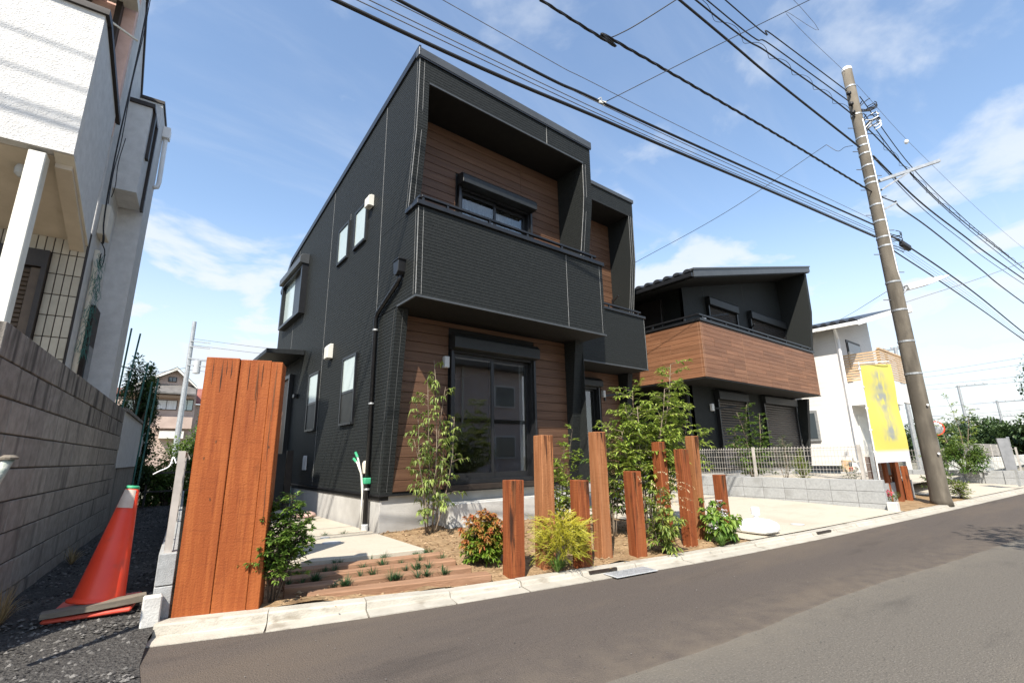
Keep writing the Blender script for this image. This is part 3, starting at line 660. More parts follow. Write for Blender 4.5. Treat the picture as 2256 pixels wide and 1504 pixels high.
# backing of the wood front with door and window openings
def backing(x0, x1, y, z0, z1, hole, parent, name='wood_wall'):
    m = MB(); a, b, c, d = hole
    if a > x0: m.box(x0, a, y, y + .08, z0, z1)
    if b < x1: m.box(b, x1, y, y + .08, z0, z1)
    if c > z0: m.box(max(a, x0), b, y, y + .08, z0, c)
    if d < z1: m.box(max(a, x0), b, y, y + .08, d, z1)
    return build(m, name, 'soffit', parent)
wl1 = backing(HX1, HX2, YW, .575, 3.02, (3.52, 5.16, .66, 2.62), house)
planks(HX1, HX2, YW, .60, 3.01, None, [(3.50, 5.19, .5, 2.84)], wl1)
wl2 = backing(HX1, HX2, YW, 3.36, 6.37, (3.62, 5.18, 4.22, 5.38), house)
planks(HX1, HX2, YW, 4.0, 6.355, 4.98, [(3.585, 5.22, 4.1, 5.58)], wl2)
# door: sliding sash with a shutter box
def slidewin(parent, y, x0, x1, z0, z1, boxh, xm, box_over=.02, deep=.2, name='window'):
    f = MB(); t = .055
    f.box(x0, x0 + t, y - .045, y + .08, z0, z1); f.box(x1 - t, x1, y - .045, y + .08, z0, z1)
    f.box(x0 + t, x1 - t, y - .045, y + .08, z1 - t, z1); f.box(x0 + t, x1 - t, y - .045, y + .08, z0, z0 + t)
    w = build(f, name, 'black', parent)
    def sash(a, b, yy, nm):
        s = MB(); q = .048
        s.box(a, a + q, yy, yy + .03, z0 + t, z1 - t); s.box(b - q, b, yy, yy + .03, z0 + t, z1 - t)
        s.box(a + q, b - q, yy, yy + .03, z0 + t, z0 + t + .09); s.box(a + q, b - q, yy, yy + .03, z1 - t - .05, z1 - t)
        build(s, nm, 'black', w); build(B(a + q - .005, b - q + .005, yy + .012, yy + .018, z0 + t + .085, z1 - t - .045), 'pane', 'glass', w)
    sash(x0 + t, xm + .03, y + .005, 'sash'); sash(xm - .03, x1 - t, y + .042, 'sash')
    if boxh:
        bx = MB(); X0, X1, Z0, Z1 = x0 - box_over, x1 + box_over, z1 - .02, z1 + boxh
        pr = [(X0, y - .02, Z0), (X0, y - deep, Z0 + .01), (X0, y - deep, Z1 - .07), (X0, y - deep + .05, Z1 - .015), (X0, y - .02, Z1)]
        bx.prism(pr, (X1 - X0, 0, 0)); sb = build(bx, 'shutter_box', 'blackm', parent, bevel=.006)
        for xg in (x0 - .012, x1 - .028): build(B(xg, xg + .04, y - .085, y - .046, z0, z1 - .021), 'shutter_guide', 'black', parent)
    return w
slidewin(house, YW, 3.53, 5.15, .655, 2.61, .225, 4.32, name='sliding_door')
build(B(3.47, 5.21, 5.88, 5.999, .578, .65), 'door_sill', 'darkbrown', house, bevel=.004)
slidewin(house, YW, 3.63, 5.17, 4.23, 5.37, .20, 4.39, deep=.22)
# rooms behind the glass
def room(x0, x1, y0, y1, z0, z1, parent):
    m = MB().box(x0, x1, y1, y1 + .05, z0, z1).box(x0 - .05, x0, y0, y1, z0, z1).box(x1, x1 + .05, y0, y1, z0, z1).box(x0, x1, y0, y1, z1, z1 + .05)
    build(m, 'room_walls', 'inside', parent); build(B(x0, x1, y0, y1, z0 - .05, z0), 'room_floor', 'insidef', parent)
room(2.8, 5.85, 6.14, 9.8, .70, 2.85, house)
room(2.8, 5.85, 6.14, 9.0, 3.5, 5.7, house)
def curtain(x0, x1, y, z0, z1, parent, mat='curtain'):
    m = MB(); n = int((x1 - x0) / .012)
    for i in range(n + 1):
        x = lerp(x0, x1, i / n); yy = y + .018 * math.sin(i * .9) + .01 * math.sin(i * .37)
        m.v += [(x, yy, z0), (x, yy, z1)]; m.r += [(.5,) * 3] * 2
    m.f = [(2 * i, 2 * i + 2, 2 * i + 3, 2 * i + 1) for i in range(n)]
    o = build(m, 'curtain', mat, parent, smooth=True); return o
c_ = curtain(3.70, 5.14, 6.22, 4.25, 5.34, house); c_['label'] = 'white lace curtain behind the balcony window'
c_ = curtain(5.02, 5.13, 6.20, .78, 2.55, house)
# lamp on the wood wall beside the door
build(MB().box(3.40, 3.48, 5.90, 5.984, 2.30, 2.47), 'wall_lamp', 'greyplastic', house, bevel=.008)

# --- the set-back right bay
BX1, BX2 = 9.30, 9.47; BYB = 6.72; BYW = 7.55; BT = 7.43
def FY2(z):
    if z < 2.97: return interp(z, [(.60, 7.50), (2.97, 7.22)])
    if z < 4.24: return BYB
    return interp(z, [(4.24, 7.06), (5.80, 6.86), (7.44, 6.82)])
for za, zb in ((.60, 2.968), (4.262, 7.05)):
    m = MB(); ribbed(m, za, zb, lambda z: (BX1, BX2), lambda u, z, d: (u, FY2(z) + d, z), .05); build(m, 'fin_front', 'siding', house)
    m = MB(); ribbed(m, za, zb, lambda z: (FY2(z), BYW), lambda u, z, d: (BX1 - d * -1, u, z), .05); build(m, 'fin_inner_face', 'siding', house)
m = MB().prism([(BX2, 7.505, .6), (BX2, 7.225, 2.97), (BX2, 7.7, 2.97), (BX2, 7.7, .6)], (.01, 0, 0)).prism([(BX2, 7.065, 4.262), (BX2, 6.865, 5.8), (BX2, 6.83, 7.42), (BX2, 7.7, 7.42), (BX2, 7.7, 4.262)], (.01, 0, 0)); build(m, 'fin_outer_face', 'siding', house)
m = MB(); ribbed(m, 7.05, 7.43, lambda z: (6.15, BX2), lambda u, z, d: (u, FY2(z) + d, z), .05); build(m, 'siding_panel', 'siding', house)
build(B(6.145, 9.50, 6.79, 6.90, 7.432, 7.53), 'coping', 'coping', house, bevel=.005)
build(MB().prism([(6.15, 6.80, 7.435), (6.15, 12.9, 6.5), (6.15, 12.9, 6.6), (6.15, 6.80, 7.53)], (3.34, 0, 0)), 'roof', 'blackm', house)
build(B(6.15, BX1, 6.83, 7.545, 7.03, 7.049), 'balcony_ceiling', 'soffit', house)
m = MB(); ribbed(m, 2.985, 4.24, lambda z: (6.15, 9.43), lambda u, z, d: (u, BYB + d, z), .05); bal2 = build(m, 'balcony_front', 'siding', house)
build(B(9.425, 9.435, 6.722, 7.3, 2.985, 4.24), 'balcony_side', 'siding', bal2)
build(B(6.15, 9.424, 6.735, 6.85, 2.99, 4.239), 'balcony_wall', 'soffit', bal2)
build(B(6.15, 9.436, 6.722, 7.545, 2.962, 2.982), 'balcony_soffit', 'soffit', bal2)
build(B(6.15, 9.44, 6.71, 6.734, 2.958, 2.984), 'balcony_drip_trim', 'coping', bal2)
build(B(6.15, 9.46, 6.69, 6.87, 4.241, 4.30), 'balcony_cap', 'black', bal2, bevel=.004)
build(MB().bar((6.2, 6.77, 4.40), (9.36, 6.77, 4.40), .05, .035), 'handrail', 'black', bal2)
for x in (6.6, 7.4, 8.2, 9.0, 9.26): build(B(x - .015, x + .015, 6.755, 6.785, 4.30, 4.385), 'rail_post', 'black', bal2)
build(B(9.41, 9.418, 6.7185, 6.73, 2.99, 4.235), 'sealant_joint', 'sealant', bal2)
m = MB()
for za, zb in ((4.3, 5.8), (5.8, 7.03)):
    for dx in (.0, .075, .15): m.bar((BX1 + dx, FY2(za + .01) - .001, za), (BX1 + dx, FY2(zb) - .001, zb), .005, .006)
build(m, 'corner_sealant', 'sealant', house)
w3 = backing(6.2, BX1, BYW, .6, 2.97, (6.9, 8.52, .66, 2.62), house); planks(6.9, BX1, BYW, .62, 2.965, None, [(6.7, 8.62, .5, 2.80)], w3)
w4 = backing(6.2, BX1, BYW, 3.3, 7.05, (6.5, 7.3, 4.3, 5.4), house); planks(7.0, BX1, BYW, 3.95, 7.03, 8.6, [(6.2, 7.4, 4.2, 5.5)], w4)
slidewin(house, BYW, 6.95, 8.50, .655, 2.59, .19, 7.7, name='sliding_door')
room(6.3, 9.2, 7.70, 10.8, .70, 2.8, house)
def laundry_arm(parent, x, y, z, dx, dy, dz=.06):
    m = MB().bar((x, y, z), (x + dx, y + dy, z + dz), .012, .045).box(x - .02, x + .02, y - .015, y + .01, z - .12, z + .06)
    build(m, 'laundry_arm', 'black', parent)
laundry_arm(house, 8.74, 7.52, 2.40, .40, -.26); laundry_arm(house, 9.24, 7.50, 4.86, -.12, -.3)
build(B(8.62, 8.70, 7.45, 7.53, 2.36, 2.52), 'wall_lamp', 'greyplastic', house, bevel=.006)
# --- foundation
fo = MB().box(2.56, 6.12, 6.03, 6.2, -.05, .555).box(2.56, 2.72, 6.2, 12.9, -.05, .555).box(6.12, 9.46, 7.58, 7.7, -.05, .555).box(5.98, 6.12, 6.2, 7.58, -.05, .5549)
build(fo, 'foundation', 'foundation', house, bevel=.004)
build(B(3.4, 5.3, 5.72, 6.02, .1, .42), 'door_step', 'concrete', house, bevel=.01)
bt = MB().box(2.525, 6.14, 5.975, 6.03, .552, .575).box(2.525, 2.56, 6.03, 12.95, .552, .574).box(6.14, 9.47, 7.50, 7.58, .552, .575)
build(bt, 'base_flashing', 'black', house)
for y in (6.9, 7.6, 8.9, 10.1):
    pass
# --- left wall fittings
def hung(y0, y1, z0, z1):
    x = HX0; f = MB(); t = .035
    f.box(x - .035, x + .01, y0, y0 + t, z0, z1); f.box(x - .035, x + .01, y1 - t, y1, z0, z1)
    f.box(x - .035, x + .01, y0 + t, y1 - t, z1 - t, z1); f.box(x - .045, x + .01, y0 + t, y1 - t, z0, z0 + t)
    zm = lerp(z0, z1, .47); f.box(x - .028, x + .01, y0 + t, y1 - t, zm - .02, zm + .02)
    w = build(f, 'window', 'black', house)
    build(B(x - .02, x - .004, y0 + t, y1 - t, zm + .02, z1 - t), 'pane', 'frost', w)
    build(B(x - .022, x - .004, y0 + t, y1 - t, z0 + t, zm - .02), 'insect_screen', 'screen', w)
hung(7.08, 7.69, 1.535, 2.63); hung(9.0, 9.62, 1.535, 2.63)
for (y0, y1) in ((7.03, 7.59), (7.885, 8.45)):
    x = HX0; f = MB(); t = .045; z0, z1 = 4.50, 5.23
    f.box(x - .03, x + .01, y0, y0 + t, z0, z1); f.box(x - .03, x + .01, y1 - t, y1, z0, z1)
    f.box(x - .03, x + .01, y0 + t, y1 - t, z1 - t, z1); f.box(x - .04, x + .01, y0 + t, y1 - t, z0, z0 + t)
    w = build(f, 'window', 'blackm', house); build(B(x - .016, x - .004, y0 + t, y1 - t, z0 + t, z1 - t), 'pane', 'frost', w)
    build(B(x - .002, x + .01, y0 - .004, y0 + .001, z1, z1 + .12), 'sealant_joint', 'sealant', house)
# shuttered window near the back
x = HX0; y0, y1, z0, z1 = 10.55, 12.42, 4.14, 5.28
f = MB().box(x - .13, x + .01, y0, y0 + .10, z0, z1).box(x - .13, x + .01, y1 - .10, y1, z0, z1).box(x - .13, x + .01, y0 + .1, y1 - .1, z0, z0 + .06).box(x - .13, x + .01, y0 + .1, y1 - .1, z1 - .06, z1)
w = build(f, 'window', 'black', house)
build(MB().prism([(x, y0 - .03, z1), (x - .2, y0 - .03, z1 + .01), (x - .2, y0 - .03, z1 + .16), (x - .15, y0 - .03, z1 + .22), (x, y0 - .03, z1 + .24)], (0, y1 - y0 + .06, 0)), 'shutter_box', 'coping', house, bevel=.006)
build(B(x - .05, x - .02, y0 + .1, lerp(y0, y1, .48), z0 + .06, z1 - .06), 'shutter', 'black', w); build(B(x - .045, x - .03, lerp(y0, y1, .48), y1 - .1, z0 + .06, z1 - .06), 'pane', 'frost', w)
# vent hoods, small fittings
def hood(y, z, mat='offwhite', nm='vent_hood', w=.16, h=.21, d=.10):
    m = MB().prism([(HX0, y - w / 2, z + h / 2), (HX0 - d * .55, y - w / 2, z + h / 2), (HX0 - d, y - w / 2, z + h * .3), (HX0 - d, y - w / 2, z - h / 2), (HX0, y - w / 2, z - h / 2)], (0, w, 0)); return build(m, nm, mat, house, bevel=.008)
hood(6.86, 5.10, h=.20, w=.17); hood(8.42, 2.88, w=.20, h=.26)
hood(6.47, .915, 'cream', 'outlet_box', .11, .17, .05)
hood(9.50, .97, 'greyplastic', 'access_panel', .22, .26, .02)
# downspout with rain head
dp = MB().tube([(2.495, 6.33, .15), (2.495, 6.33, 2.98), (2.495, 6.27, 3.06), (2.495, 5.66, 3.31), (2.495, 5.575, 3.36), (2.495, 5.575, 3.42)], .033, 12)
ds = build(dp, 'downspout', 'black', house, smooth=True)
build(MB().prism([(2.43, 5.49, 3.60), (2.43, 5.66, 3.60), (2.43, 5.645, 3.44), (2.43, 5.60, 3.40), (2.43, 5.55, 3.40), (2.43, 5.505, 3.44)], (.11, 0, 0)).box(2.42, 2.537, 5.475, 5.675, 3.60, 3.625), 'rain_head', 'black', ds, bevel=.006)
for z in (.62, 1.75, 2.8): build(MB().lathe((2.495, 6.33, z), [(.036, 0), (.039, .005), (.039, .02), (.036, .025)], 12).box(2.495, 2.537, 6.365, 6.377, z, z + .022), 'pipe_bracket', 'galv', ds)
build(MB().lathe((2.495, 6.33, .10), [(.045, 0), (.045, .09), (.035, .10)], 14), 'pipe_socket', 'greyplastic', ds, smooth=False)
# two loose pipes with green tape tied to the downspout
t1 = MB().tube([(2.45, 6.36, .14), (2.455, 6.37, .45), (2.45, 6.36, .68), (2.44, 6.40, .82), (2.42, 6.52, .97), (2.40, 6.60, 1.02)], .012, 8).tube([(2.47, 6.40, .50), (2.45, 6.39, .68), (2.43, 6.40, .85), (2.41, 6.47, 1.02), (2.39, 6.52, 1.10)], .012, 8)
hp = build(t1, 'hose_pair', 'offwhite', smooth=True); tag(hp, 'two pale insulated pipes with green taped ends tied to the downspout', 'pipe')
build(MB().tube([(2.415, 6.545, .985), (2.398, 6.61, 1.03)], .018, 8).tube([(2.405, 6.485, 1.045), (2.388, 6.528, 1.115)], .018, 8), 'taped_end', 'greentape', hp)
build(MB().box(2.445, 2.535, 6.285, 6.42, .70, .78), 'tape_tie', 'greentape', hp, bevel=.01)
# entrance canopy, door, porch screen
cn = MB().hexa([(1.80, 10.15, 3.10), (2.53, 10.20, 3.14), (2.53, 12.3, 3.14), (1.80, 12.3, 3.10), (1.80, 10.15, 3.19), (2.53, 10.20, 3.25), (2.53, 12.3, 3.25), (1.80, 12.3, 3.19)]); build(cn, 'entrance_canopy', 'blackm', house, bevel=.006)
d_ = MB().box(2.45, 2.536, 10.95, 11.02, .55, 2.84).box(2.45, 2.536, 11.95, 12.02, .55, 2.84).box(2.45, 2.536, 11.02, 11.95, 2.76, 2.84)
dr = build(d_, 'entrance_door', 'black', house); build(B(2.50, 2.535, 11.02, 11.95, .55, 2.76), 'door_leaf', 'doorwood', dr)
build(MB().box(2.46, 2.53, 10.45, 10.6, 2.28, 2.36), 'porch_lamp', 'black', house, bevel=.01)
gs = MB().box(1.95, 2.30, 9.93, 9.97, .16, 1.14); tag(build(gs, 'porch_screen', 'blackm', bevel=.004), 'dark low screen panel by the entrance behind the timber panel', 'screen')
gp = MB().box(2.31, 2.42, 9.90, 10.0, .13, 1.20); tag(build(gp, 'porch_post', 'darkbrown', bevel=.004), 'dark brown short post beside the entrance screen', 'post')
for k, (z, dy) in enumerate(((.132, 0), (.335, .05))):
    q = MB().box(2.26, 2.50, 10.15 + dy, 10.45 + dy, z, z + .20); bxo = build(q, 'carton', 'offwhite', bevel=.004); tag(bxo, ('pale carton with green band lying on the path by the wall, lower of two', 'pale carton with green band, upper of the two by the wall')[k], 'box'); build(B(2.255, 2.505, 10.145 + dy, 10.455 + dy, z + .08, z + .12), 'band', 'greentape', bxo)
# ------------------------------------------------------------------ second black house with the wood-clad balcony
hc = empty('black_house', (11.87, 7.09, .1), 'black house with shed roof and long orange wood balcony, shutters closed', 'house')
CX0, CX1, CY = 10.97, 18.22, 6.14
def CR(x): return 5.52 + (x - 11.2) * .2515        # roof underside
W0, W1, CW = 11.87, 18.60, 7.09
m = MB().prism([(W0, CW, .55), (W1, CW, .55), (W1, CW, CR(W1)), (W0, CW, CR(W0))], (0, .1, 0)); build(m, 'front_wall', 'siding', hc)
build(MB().prism([(W0, CW + .002, .55), (W0, 14, .55), (W0, 14, CR(W0)), (W0, CW + .002, CR(W0))], (.1, 0, 0)), 'side_wall', 'siding', hc)
for x in (13.05, 15.6): build(B(x - .004, x + .004, CW - .003, CW, 4.3, CR(x)), 'sealant_joint', 'sealant_d', hc)
rf = MB().prism([(10.72, 6.02, CR(10.72)), (18.78, 6.02, CR(18.78)), (18.78, 6.02, CR(18.78) + .2), (10.72, 6.02, CR(10.72) + .2)], (0, 8.2, 0)); rfo = build(rf, 'roof', 'soffit', hc)
build(MB().prism([(10.70, 6.00, CR(10.70) + .03), (18.80, 6.00, CR(18.80) + .03), (18.80, 6.00, CR(18.80) + .21), (10.70, 6.00, CR(10.70) + .21)], (0, .019, 0)), 'verge_board', 'coping', rfo)
build(MB().prism([(10.68, 5.98, CR(10.70) + .212), (18.82, 5.98, CR(18.82) + .212), (18.82, 5.98, CR(18.82) + .26), (10.68, 5.98, CR(10.70) + .26)], (0, .12, 0)), 'verge_cap', 'coping', rfo)
tl = MB()
def roll_tile():
    m = MB(); n = 10
    for i in range(n + 1):
        a = math.pi * i / n
        for k, xx in enumerate((0, .9)): m.v.append((xx, -.11 * math.cos(a), .085 * math.sin(a) + xx * .2515)); m.r.append((.5,) * 3)
    m.f = [(2 * i, 2 * i + 1, 2 * i + 3, 2 * i + 2) for i in range(n)] + [tuple(2 * i for i in range(n, -1, -1))]
    me = m.mesh('roof_tile'); me.materials.append(M['tileblack']); return me
TILE = roll_tile()
for k in range(26): put('roof_tile', TILE, None, rfo, (10.62, 6.16 + k * .305, CR(10.62) + .19))
build(MB().box(10.60, 10.70, 6.02, 14.2, CR(10.72) + .02, CR(10.72) + .12), 'gutter', 'black', rfo)
# right fin
m = MB().prism([(18.45, 6.30, 4.30), (18.45, 6.10, 5.9), (18.45, 6.08, CR(18.5)), (18.45, CW, CR(18.5)), (18.45, CW, 4.30)], (.17, 0, 0)); build(m, 'fin', 'siding', hc)
m = MB().prism([(18.62, 6.98, .55), (18.62, 6.72, 2.84), (18.62, CW, 2.84), (18.62, CW, .55)], (.18, 0, 0)); build(m, 'fin', 'siding', hc)
# balcony body clad in planks, piece by piece
bc = build(MB().box(CX0 + .02, CX1 - .02, CY + .02, CY + .14, 2.87, 4.33).box(CX0 + .02, CX0 + .14, CY + .14, 10.2, 2.87, 4.33).box(CX1 - .14, CX1 - .02, CY + .14, CW, 2.87, 4.33), 'balcony_wall', 'soffit', hc)
z = 2.885; r_ = random.Random(3)
row = 0
while z < 4.30:
    h = .1145
    cuts = [CX0, 13.13, 15.78, CX1]
    for a, b in zip(cuts, cuts[1:]):
        x = a
        while x < b - .01:
            L = round(r_.choice((.6, .9, 1.2, 1.5)), 2); e = min(x + L, b)
            if b - e < .3: e = b
            piece('plank', round(e - x - .004, 3), .018, h, .003, 'plank_c', bc, ((x + e) / 2, CY + .010, z)); x = e
    y = CY + .02
    while y < 10.15:
        L = round(r_.choice((.9, 1.2, 1.5)), 2); e = min(y + L, 10.2)
        piece('plank', .018, round(e - y - .004, 3), h, .003, 'plank_c', bc, (CX0 + .010, (y + e) / 2, z)); y = e
    z += .1195; row += 1
M['wseal'] = pm('tan_sealant', (.30, .17, .10), (.38, .22, .14), 20, .7)
build(MB().box(CX0 - .001, CX0 + .006, CY - .001, CY + .006, 2.88, 4.31).box(13.126, 13.134, CY - .001, CY + .004, 2.88, 4.31).box(15.776, 15.784, CY - .001, CY + .004, 2.88, 4.31).box(CX0 + .07, CX0 + .075, CY - .001, CY + .004, 2.88, 4.31).box(CX0 - .001, CX0 + .004, CY + .07, CY + .075, 2.88, 4.31), 'sealant_joint', 'wseal', bc)
build(B(CX0 - .01, CX1 + .01, CY - .01, CW, 2.845, 2.868), 'balcony_soffit', 'soffit', bc)
build(B(CX0 - .01, W0, CW + .002, 10.2, 2.845, 2.868), 'balcony_soffit', 'soffit', bc)
build(MB().box(CX0 - .03, CX1 + .03, CY - .03, CY + .16, 4.332, 4.40).box(CX0 - .03, CX0 + .16, CY + .16, 10.2, 4.332, 4.3995), 'balcony_cap', 'black', bc, bevel=.004)
build(MB().bar((CX0 + .05, CY + .06, 4.52), (CX1 - .05, CY + .06, 4.52), .06, .04), 'handrail', 'black', bc)
build(MB().bar((CX0 + .06, CY + .06, 4.52), (CX0 + .06, 10.1, 4.52), .06, .039), 'handrail', 'black', bc)
for x in (11.2, 12.4, 13.7, 14.9, 16.2, 17.4, 18.0): build(B(x - .02, x + .02, CY + .04, CY + .08, 4.40, 4.50), 'rail_post', 'black', bc)
for y in (6.6, 7.6, 8.7): build(B(CX0 + .04, CX0 + .08, y - .02, y + .02, 4.3995, 4.50), 'rail_post', 'black', bc)
M['slat'] = pm('shutter_slat', (.017, .0145, .014), (.025, .0215, .020), 9, .42, spec=.5)
def shutter(parent, x0, x1, z0, z1, y, boxh=.28, n_pitch=.075):
    bx = MB().prism([(x0, y, z1 - boxh), (x0, y - .16, z1 - boxh + .01), (x0, y - .16, z1 - .05), (x0, y - .12, z1), (x0, y, z1)], (x1 - x0, 0, 0)); s = build(bx, 'shutter', 'blackm', parent, bevel=.006)
    m = MB(); z = z0
    while z < z1 - boxh - .005:
        ze = min(z + n_pitch, z1 - boxh)
        m.add([(x0 + .05, y - .05, z), (x1 - .05, y - .05, z), (x1 - .05, y - .07, z + (ze - z) * .45), (x0 + .05, y - .07, z + (ze - z) * .45), (x1 - .05, y - .05, ze - .004), (x0 + .05, y - .05, ze - .004)], [(0, 1, 2, 3), (3, 2, 4, 5)]); z = ze
    sl = build(m, 'shutter_slats', 'slat', s); sl['kind'] = 'stuff'
    for xg in (x0 + .001, x1 - .055): build(B(xg, xg + .054, y - .1, y, z0, z1 - boxh - .002), 'shutter_guide', 'black', s)
shutter(hc, 13.1, 14.87, 4.3, 5.66, CW); shutter(hc, 15.75, 18.42, 4.3, 5.68, CW)
shutter(hc, 13.0, 14.74, .60, 2.80, CW); shutter(hc, 15.85, 18.3, .60, 2.83, CW)
m = MB(); z = 4.3
build(MB().prism([(W0 - .12, 7.75, 4.3), (W0 - .12, 9.4, 4.3), (W0 - .12, 9.4, 5.5), (W0 - .12, 7.75, 5.5)], (.12, 0, 0)), 'shutter', 'slat', hc, bevel=.01)
laundry_arm(hc, 12.98, CW - .02, 5.0, .5, -.45); laundry_arm(hc, 15.62, CW - .02, 4.95, -.5, -.45); laundry_arm(hc, 12.85, CW - .02, 2.25, .5, -.4)
for (x, z) in ((12.85, 4.92), (18.5, 4.55), (12.72, 2.28)): build(B(x - .05, x + .05, CW - .09, CW - .002, z - .1, z + .1), 'wall_lamp', 'plastic', hc, bevel=.01)
build(MB().box(11.9, 18.7, 7.12, 7.25, -.05, .548).box(11.9, 12.05, 7.25, 14, -.05, .548), 'foundation', 'foundation', hc)
build(MB().tube([(W0 - .06, 7.2, .15), (W0 - .06, 7.2, 2.85)], .04, 8), 'downspout', 'black', hc)

# ------------------------------------------------------------------ white house
hd = empty('white_house', (20.43, 6.1, .1), 'white sided house with dark tiled shed roof and tan slatted balcony', 'house')
DX, DY = 20.43, 6.10
def DR(x): return 5.62 + (x - DX) * .26
m = MB()
z = .5
while z < DR(DX) - .01:      # lapped boards on the side facing the black house
    ze = min(z + .16, DR(DX))
    m.add([(DX - .0025, DY, z), (DX - .0025, 15, z), (DX, 15, ze), (DX, DY, ze)], [(3, 2, 1, 0)]); m.add([(DX - .0025, DY, z), (DX, DY, z), (DX, 15, z), (DX - .0025, 15, z)], [(0, 1, 2, 3)])
    z = ze
build(m, 'side_wall', 'whitewall', hd)
build(MB().prism([(DX, DY + .001, .12), (24.9, DY + .001, .12), (24.9, DY + .001, DR(24.9)), (DX, DY + .001, DR(DX))], (0, .12, 0)), 'front_wall', 'whitewall', hd)
build(B(24.8, 24.9, DY + .13, 15, .12, 6.5), 'side_wall', 'whitewall', hd)
rd = build(MB().prism([(DX - .45, 5.15, DR(DX - .45)), (25.3, 5.15, DR(25.3)), (25.3, 5.15, DR(25.3) + .14), (DX - .45, 5.15, DR(DX - .45) + .14)], (0, 10, 0)), 'roof', 'tileblack', hd)
build(MB().prism([(DX - .46, 5.11, DR(DX - .45) - .08), (25.3, 5.11, DR(25.3) - .08), (25.3, 5.11, DR(25.3) + .10), (DX - .46, 5.11, DR(DX - .45) + .10)], (0, .038, 0)), 'verge_board', 'white', rd)
build(B(DX - .58, DX - .46, 5.16, 15, DR(DX - .45) - .06, DR(DX - .45) + .06), 'gutter', 'white', rd)
for k in range(30): put('roof_tile', TILE, None, rd, (DX - .55, 5.3 + k * .305, DR(DX - .45) + .12))
build(MB().tube([(DX - .5, 5.9, DR(DX - .45) - .02), (DX - .06, 5.98, 5.1), (DX - .06, 5.98, .15)], .05, 8), 'downspout', 'white', hd)
build(B(DX - .1, DX - .006, 7.0, 7.16, 4.75, 5.0), 'vent_hood', 'offwhite', hd, bevel=.02)
w = build(B(DX - .07, DX - .006, 7.1, 7.85, 1.4, 2.55), 'window', 'galv', hd); build(B(DX - .085, DX - .07, 7.18, 7.77, 1.5, 2.45), 'pane', 'tint', w)
w = build(B(21.6, 23.2, DY - .03, DY, 4.1, 5.3), 'window', 'darkbrown', hd); build(B(21.7, 23.1, DY - .05, DY - .03, 4.2, 5.2), 'pane', 'tint', w)
bd = build(MB().box(20.95, 24.7, 4.95, DY, 3.30, 3.50).box(20.95, 24.7, 4.951, 5.05, 2.78, 3.30).box(20.951, 21.05, 5.05, DY, 2.78, 3.30), 'balcony', 'whitewall', hd); sl = MB()
for k in range(11):
    z = 3.56 + k * .095; sl.box(20.93, 24.7, 4.93, 4.96, z, z + .062).box(20.93, 20.96, 4.96, DY - .02, z, z + .0619)
o = build(sl, 'balcony_slats', 'tanslat', bd); o['kind'] = 'stuff'
build(MB().box(20.92, 24.7, 4.92, 5.0, 4.62, 4.68).box(21.9, 21.98, 4.962, 5.02, 3.5, 4.62).box(20.965, 21.05, 4.962, 5.05, 3.5, 4.619), 'balcony_frame', 'tanslat', bd)
build(MB().box(20.8, 22.6, 4.9, DY, 2.66, 2.775), 'porch_canopy', 'white', hd); build(B(22.35, 22.47, 5.02, 5.14, .12, 2.66), 'porch_post', 'white', hd)
dd = build(B(21.3, 22.2, DY - .04, DY, .15, 2.3), 'entrance_door', 'offwhite', hd); build(B(21.38, 21.42, DY - .09, DY - .041, 1.0, 1.4), 'handle', 'galv', dd)
build(B(21.6, 22.1, DY - .09, DY - .002, 4.1, 4.8), 'air_conditioner', 'offwhite', hd, bevel=.02)
# ornaments by the white house
dg = MB()
dg.lathe((19.6, 5.95, .35), [(.06, 0), (.11, .03), (.115, .14), (.085, .26), (.055, .32)], 12)
dg.lathe((19.57, 5.90, .70), [(.02, -.05), (.06, -.03), (.07, .03), (.055, .08), (.02, .10)], 10).prism([(19.52, 5.93, .77), (19.55, 5.93, .85), (19.58, 5.93, .77)], (0, .03, 0)).prism([(19.60, 5.93, .77), (19.63, 5.93, .85), (19.66, 5.93, .77)], (0, .03, 0)).bar((19.57, 5.85, .68), (19.56, 5.79, .67), .05, .04)
for dx in (-.06, .04): dg.tube([(19.57 + dx, 5.86, .56), (19.57 + dx, 5.82, .35)], .022, 6)
dgo = build(dg, 'dog_statue', 'offwhite', smooth=False); tag(dgo, 'small seated dog figurine in white and tan beside the white house', 'statue')
build(MB().lathe((19.60, 6.03, .42), [(.03, 0), (.075, .04), (.07, .16), (.03, .2)], 10), 'tan_patch', 'tanslat', dgo)
cb = MB().box(18.9, 19.25, 5.9, 6.1, .35, .72); tag(build(cb, 'printed_box', 'tanslat', bevel=.01), 'small red and yellow printed box beside the dog figurine', 'box')
build(B(18.895, 19.255, 5.89, 5.9, .38, .48), 'print_band', 'leaf_red', bpy.data.objects['printed_box']); build(B(18.93, 19.22, 5.888, 5.899, .52, .66), 'print_picture', 'tint', bpy.data.objects['printed_box'])
build(MB().box(18.7, 24, 5.6, 6.1, .0, .345), 'terrace_step', 'concrete', hd)

# ------------------------------------------------------------------ left neighbour (own axes: v to the right, u into depth)
NO = V((-.866, 5.88, 0)); NU = V((.0827, .99658, 0)); NV = V((.99658, -.0827, 0))
def N(v, u, z): p = NO + NV * v + NU * u; return (p.x, p.y, z)
def nbox(m, v0, v1, u0, u1, z0, z1):
    return m.hexa([N(v0, u0, z0), N(v1, u0, z0), N(v1, u1, z0), N(v0, u1, z0), N(v0, u0, z1), N(v1, u0, z1), N(v1, u1, z1), N(v0, u1, z1)])
hn = empty('white_stucco_house', N(0, 0, .1), 'white stucco house behind the grey block wall, balcony on a pillar', 'house')
